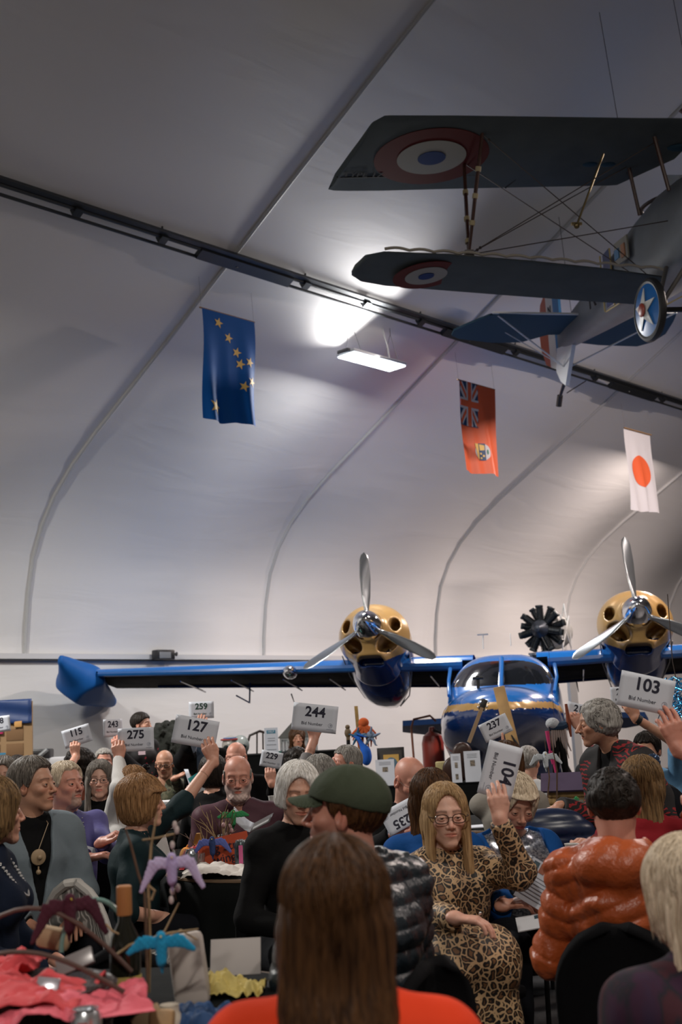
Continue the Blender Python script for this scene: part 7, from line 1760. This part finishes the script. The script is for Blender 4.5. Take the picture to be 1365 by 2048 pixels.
# wall heater/vent unit behind the curly woman
r = empty('projector_hood', (at(596, 1470, 16.4).x, 16.6, 0), 0, 'grey sloping hood unit against the wall behind the jars', 'unit')
b = MB(); b.prism([(-.28, 1.30), (.28, 1.30), (.28, 1.42), (.16, 1.56), (.0, 1.58)], -.15, .15, Matrix(((1, 0, 0, 0), (0, 0, 1, 0), (0, 1, 0, 0), (0, 0, 0, 1)))); b.build('hood', mat('hood_grey', (.16, .16, .15), .5), r)
b = MB(); b.box((0, 0, .65), (.5, .28, 1.30)); b.build('cabinet', mat('cabinet_grey', (.4, .4, .4), .5), r)
b = MB(); b.sphere((0, 0, .07), (.035, .03, .05), 10, 8); b.sphere((0, 0, .13), .025, 8, 6); b.tube([(0, 0, 0), (0, 0, .05)], .02, 6); o = b.build('bird_figurine', mat('figurine_brown', (.12, .08, .04), .7), None, loc=(at(697, 1480, 12.5).x, 12.5, 1.28)); tag(o, 'small brown bird figurine on a post left of the sea creature stake', 'figurine')
b = MB(); b.tube([(0, 0, 0), (0, 0, 1.28)], .02, 8); b.lathe([(.12, 0), (.12, .02), (0, .02)], n=20); o = b.build('figurine_post', BMET, None, loc=(at(697, 1480, 12.5).x, 12.5, 0)); tag(o, 'thin black post carrying the bird figurine', 'post')

# ---------------------------------------------------------------- cardboard board and equipment at left
cb = empty('display_board', (at(-15, 1500, 14.2).x, 14.2, 0), R(0), 'brown cardboard pigeonhole display board with blue cloth top at the left edge', 'display board')
cxr = at(63, 1500, 14.2).x - at(-15, 1500, 14.2).x; b = MB(); b.box((cxr-.75, .05, .95), (1.5, .04, 1.9)); b.build('backing', mat('cardboard', (.32, .20, .10), .8), cb)
pan = mat('cardboard_dark', (.20, .11, .05), .85)
for i in range(4):
    for j in range(6):
        b = MB(); b.box((cxr-.20-i*.27, .026, 1.52-j*.17), (.20, .006, .135), bev=.002); b.build('panel', pan, cb)
b = MB(); b.grid(30, 10, lambda u, v: (cxr-1.5*(1-u), .02-.012*abs(math.sin(u*34))-.01*math.sin(v*9+u*8), 1.645+.28*v)); b.build('blue_cloth', mat('cloth_blue_drape', (.015, .045, .16), .5), cb, solid=.01)
b = MB(); b.box((cxr-.155, .0, 1.64), (.09, .01, .07), bev=.004); b.build('sticky_note', mat('note_orange', (.60, .32, .10), .7), cb)
b = MB(); b.box((cxr-.36, .0, 1.56), (.06, .01, .05), bev=.004); b.build('pink_note', mat('note_pink', (.5, .02, .12), .7), cb)
b = MB(); b.box((cxr-.38, .0, 1.28), (.16, .01, .08), bev=.002); b.build('blue_leaflet', mat('leaf_blue', (.02, .16, .28), .6), cb)
bid_card(-4, 1449, 11.0, -5, '248', 'bid card ending in 8 at the left edge before the display board', w_=.222, h_=.142)
eq = empty('equipment_cart', (at(110, 1510, 15.5).x, 15.6, 0), R(4), 'black wheeled equipment cart with folded frame by the white wall', 'cart')
b = MB(); b.box((-.05, 0, .9), (1.0, .6, .38), bev=.04); b.box((.75, .1, .95), (.7, .4, .30), bev=.03); b.build('body', mat('black_plastic', (.02, .02, .022), .4), eq)
b = MB(); b.tube([(-.45, -.1, 1.05), (-.10, -.1, 1.32)], .03, 8); b.build('slanted_bar', mat('bar_grey', (.30, .31, .32), .35, .5), eq)
b = MB(); b.box((-.28, .05, 1.27), (.42, .3, .12), bev=.02); b.build('folded_top', mat('black_plastic', (.02, .02, .022), .4), eq)
for k in (-1, 1): b = MB(); b.lathe([(.03, -.03), (.15, -.03), (.16, 0), (.15, .03), (.03, .03)], c=(k*.4, -.2, .16), n=18, axis='X'); b.build('wheel', mat('black_rubber', (.01, .01, .011), .5), eq)
for k in (-1, 1): b = MB(); b.tube([(k*.4, -.2, .16), (k*.4, -.1, .75)], .03, 6); b.build('strut', BMET, eq)
slab('storage_box', Vector((at(127, 1505, 15.3).x, 15.4, 1.16)), (.36, .3, .13), mat('box_white', (.6, .6, .62), .6), 'white flat box on top of the black equipment cart', 'box', Euler((0, 0, R(4))))
pc_ = empty('christmas_tree', (at(340, 1460, 14.0).x, 14.0, 0), 0, 'dark bushy artificial tree behind the camouflage man', 'tree')
def tf(p): return ell(p, (0, 0, 1.15), (.42, .35, .42)) + .05*np.sin(p[:, 0]*31)*np.sin(p[:, 1]*29)*np.sin(p[:, 2]*33) + .03*np.sin(p[:, 0]*67+p[:, 2]*50)*np.sin(p[:, 2]*71)
v, f = surf(tf, (-.6, -.5, .6), (.6, .5, 1.7), .03); link('foliage', np_mesh('foliage', [(v, f)]), mat('tree_dark', (.012, .014, .010), .9, bump=1, bscale=50), pc_)
b = MB(); b.tube([(0, 0, 0), (0, 0, .9)], .05, 8); b.box((0, 0, .02), (.4, .4, .04)); b.build('trunk', TWIG, pc_)

# ---------------------------------------------------------------- radial engine on stand behind the seaplane
er = at(1083, 1258, 18.6); en = empty('radial_engine', (er.x, 18.6, 0), R(-32), 'black radial aircraft engine on a white tube frame behind the seaplane', 'engine')
zc = er.z/.58; en.scale = (.58, .58, .58); EB = mat('engine_black', (.012, .015, .017), .45, .4)
b = MB(); b.lathe([(0, -.30), (.08, -.28), (.15, -.18), (.24, -.10), (.26, .15), (.2, .3), (0, .3)], c=(0, 0, zc), n=24, axis='Y'); b.build('crankcase', mat('engine_grey', (.04, .045, .055), .4, .5), en)
for i in range(14):
    a = 2*PI*i/14; M3 = Matrix.Translation((0, .18*(i % 2), zc)) @ Matrix.Rotation(a, 4, 'Y')
    b = MB()
    pr = [(.085, .20)]
    for k in range(7): z0 = .24+k*.045; pr += [(.085, z0), (.105, z0+.01), (.105, z0+.022), (.085, z0+.03)]
    pr += [(.09, .56), (.06, .60), (0, .60)]
    b.lathe(pr, n=12); b.box((0, -.02, .60), (.17, .16, .07), bev=.015); b.v = [tuple(M3 @ Vector(v)) for v in b.v]; b.build('cylinder', EB, en)
    b = MB(); b.tube([M3 @ Vector((.05, -.12, .15)), M3 @ Vector((.06, -.12, .55))], .010, 5); b.build('push_rod', EB, en)
b = MB(); b.lathe([(.44, .45), (.47, .50), (.47, 1.0), (.40, 1.25), (.28, 1.4), (0, 1.45)], c=(0, 0, zc-.05), n=28, axis='Y'); b.build('accessory_cowl', mat('cowl_pale', (.42, .41, .38), .5), en)
for pts in ([(.45, .3, .35), (.45, .9, -.5)], [(.45, .9, .35), (.45, .3, -.5)], [(.45, .3, .35), (.45, .3, -.9)], [(.45, .9, .35), (.45, .9, -.9)], [(.3, 1.0, .7), (.4, .9, .1)], [(.3, 1.0, .7), (.1, 1.1, .0)]):
    b = MB(); b.tube([(x_, y_, zc+z_) for x_, y_, z_ in pts], .022, 6); b.build('frame_tube', mat('white_tube', (.62, .62, .6), .4), en)
b = MB()
for x_ in (-.5, .5): b.box((x_, .6, (zc-.6)/2), (.08, .5, zc-.6))
b.box((0, .6, zc-.62), (1.1, .6, .06)); b.build('stand', mat('stand_grey', (.3, .3, .3), .5), en)
# tinsel garland at right edge
r = empty('tinsel_garland', at(1356, 1390, 7.2), 0, 'bright blue tinsel garland at the right edge beside card 103', 'garland')
b = MB(); rnd = random.Random(7)
for i in range(240): c = Vector((rnd.gauss(0, .045), rnd.gauss(0, .03), rnd.uniform(-.13, .10))); d_ = Vector((rnd.uniform(-1, 1), rnd.uniform(-1, 1), rnd.uniform(-1, 1))).normalized()*.022; b.tube([c-d_, c+d_], .003, 3)
tag(b.build('tinsel', mat('tinsel_blue', (.02, .25, .55), .25, .6), r), kind='stuff')
b = MB(); b.tube([(0, 0, .1), (-.01, 0, .2), (.0, 0, .6)], .003, 4); b.build('string', WIRE, r)

# ---------------------------------------------------------------- flags hung along the wall
def flag(px, py, Y, w_, h_, label, field, sh, deco, seed=0):
    o = at(px, py, Y); M = frame(DV, (0, 0, 1), o)
    r = empty('hanging_flag', (0, 0, 0), 0, label, 'flag'); r.matrix_world = M
    def S(u, v, off=0.0):
        k = v**1.3
        z = .03*k*math.sin(u*9+seed)*sh + .03*k*math.sin(u*17-v*3+seed*2)*sh + .02*math.sin(v*4+seed)*sh
        return Vector((w_*u*(1-.03*k*sh) + .01*math.sin(v*6+seed), -h_*v - .02*math.sin(u*6)*k, z + off))
    b = MB(); b.grid(36, 44, lambda u, v: S(u, v)); b.build('cloth', field, r)
    def patch(name, q, m, off=.004, n=16):
        b = MB(); (a0, b0), (a1, b1), (a2, b2), (a3, b3) = q
        b.grid(n, n, lambda u, v: S((a0*(1-u)+a1*u)*(1-v)+(a3*(1-u)+a2*u)*v, (b0*(1-u)+b1*u)*(1-v)+(b3*(1-u)+b2*u)*v, off)); return b.build(name, m, r)
    def blob(name, cu, cv_, ru, rv, m, off=.004, n=40, a0=0, a1=2*PI, kf=None):
        b = MB(); b.grid(n, 6, lambda t, s: S(cu+ru*s*math.cos(a0+(a1-a0)*t)*(kf(t) if kf else 1), cv_+rv*s*math.sin(a0+(a1-a0)*t)*(kf(t) if kf else 1), off)); return b.build(name, m, r)
    deco(patch, blob)
    b = MB(); b.tube([(-.02, .005, 0), (w_+.02, .005, 0)], .010, 6); b.build('top_rod', mat('rod_wood', (.30, .17, .07), .6), r)
    for x_ in (0, w_): b = MB(); b.tube([(x_, 0, 0), (x_, .10, 0), (x_, .42, -.02)], .0014, 4); b.build('tie_cord', WIRE, r)
    return r
def star(name, blob, cu, cv_, ru, asp, m):
    def kf(t):
        x = (t*5) % 1.0; x = min(x, 1-x)*2        # 0 at the tips, 1 in the valleys
        a = x*PI/5; ri, ro = .40, 1.0
        return ro*ri*math.sin(PI/5)/(ri*math.sin(PI/5-a)+ro*math.sin(a))
    blob(name, cu, cv_, ru, ru*asp, m, .005, 40, -PI/2+.25, 3*PI/2+.25, kf)
FB = mat('flag_blue', (.003, .085, .34), .6, spec=.15); FY = mat('flag_gold', (.72, .47, .13), .6); FO = mat('flag_orange_red', (.72, .115, .035), .6); FW = mat('flag_white', (.60, .58, .60), .65); FN = mat('flag_navy', (.008, .05, .14), .6)
def d1(patch, blob):
    for u, v in ((.29, .10), (.47, .22), (.63, .34), (.70, .445), (.87, .41), (.93, .59), (.78, .65)): star('small_star', blob, u, v, .088, .60, FY)
    star('large_star', blob, .22, .87, .13, .60, FY)
flag(402, 616, 13.9, .86, 1.37, 'blue flag with eight gold stars hung at left', FB, 1.0, d1, .6)
def d2(patch, blob):
    patch('canton', [(0, 0), (.5, 0), (.5, .49), (0, .49)], FN, .003)
    def diag(w1, m, off, nm):
        for (a, c) in (((0, 0), (.5, .49)), ((.5, 0), (0, .49))):
            du, dv = c[0]-a[0], c[1]-a[1]; 
            wu = w1; b_ = [(a[0]-wu*(1 if du > 0 else -1)*0, a[1]), (c[0], c[1]-w1*1.6), (c[0]-wu*(1 if du > 0 else -1), c[1]), (a[0], a[1]+w1*1.6)]
            b_[0] = (a[0]+wu*(1 if du > 0 else -1), a[1]); patch(nm, [b_[0], b_[1], b_[2], b_[3]], m, off)
    diag(.060, FW, .006, 'white_saltire'); diag(.022, FO, .009, 'red_saltire')
    patch('white_cross', [(.17, 0), (.33, 0), (.33, .49), (.17, .49)], FW, .012); patch('white_cross', [(0, .185), (.5, .185), (.5, .305), (0, .305)], FW, .0122)
    patch('red_cross', [(.205, 0), (.295, 0), (.295, .49), (.205, .49)], FO, .015); patch('red_cross', [(0, .21), (.5, .21), (.5, .28), (0, .28)], FO, .0152)
    blob('shield_white', .55, .755, .20, .095, FW, .004)
    patch('shield_gold', [(.35, .665), (.45, .665), (.45, .845), (.40, .82)], FY, .006); patch('shield_blue', [(.45, .66), (.62, .66), (.62, .85), (.45, .85)], FN, .007)
    patch('shield_lion', [(.47, .67), (.60, .68), (.60, .735), (.48, .74)], FY, .009)
    for u, v in ((.50, .775), (.57, .80), (.50, .825)): blob('shield_leaf', u, v, .028, .013, FY, .010, 10)
    blob('shield_leaf', .67, .755, .02, .03, mat('flag_green', (.03, .2, .12), .6), .008, 10)
flag(917, 760, 16.6, .86, 1.32, 'orange red ensign flag with a corner cross pattern and small shield', FO, .6, d2, 2.0)
def d3(patch, blob): blob('sun_disc', .50, .50, .335, .20, FO)
flag(1250, 856, 19.2, .86, 1.36, 'white flag with an orange red disc hung at right', FW, .9, d3, 4.1)
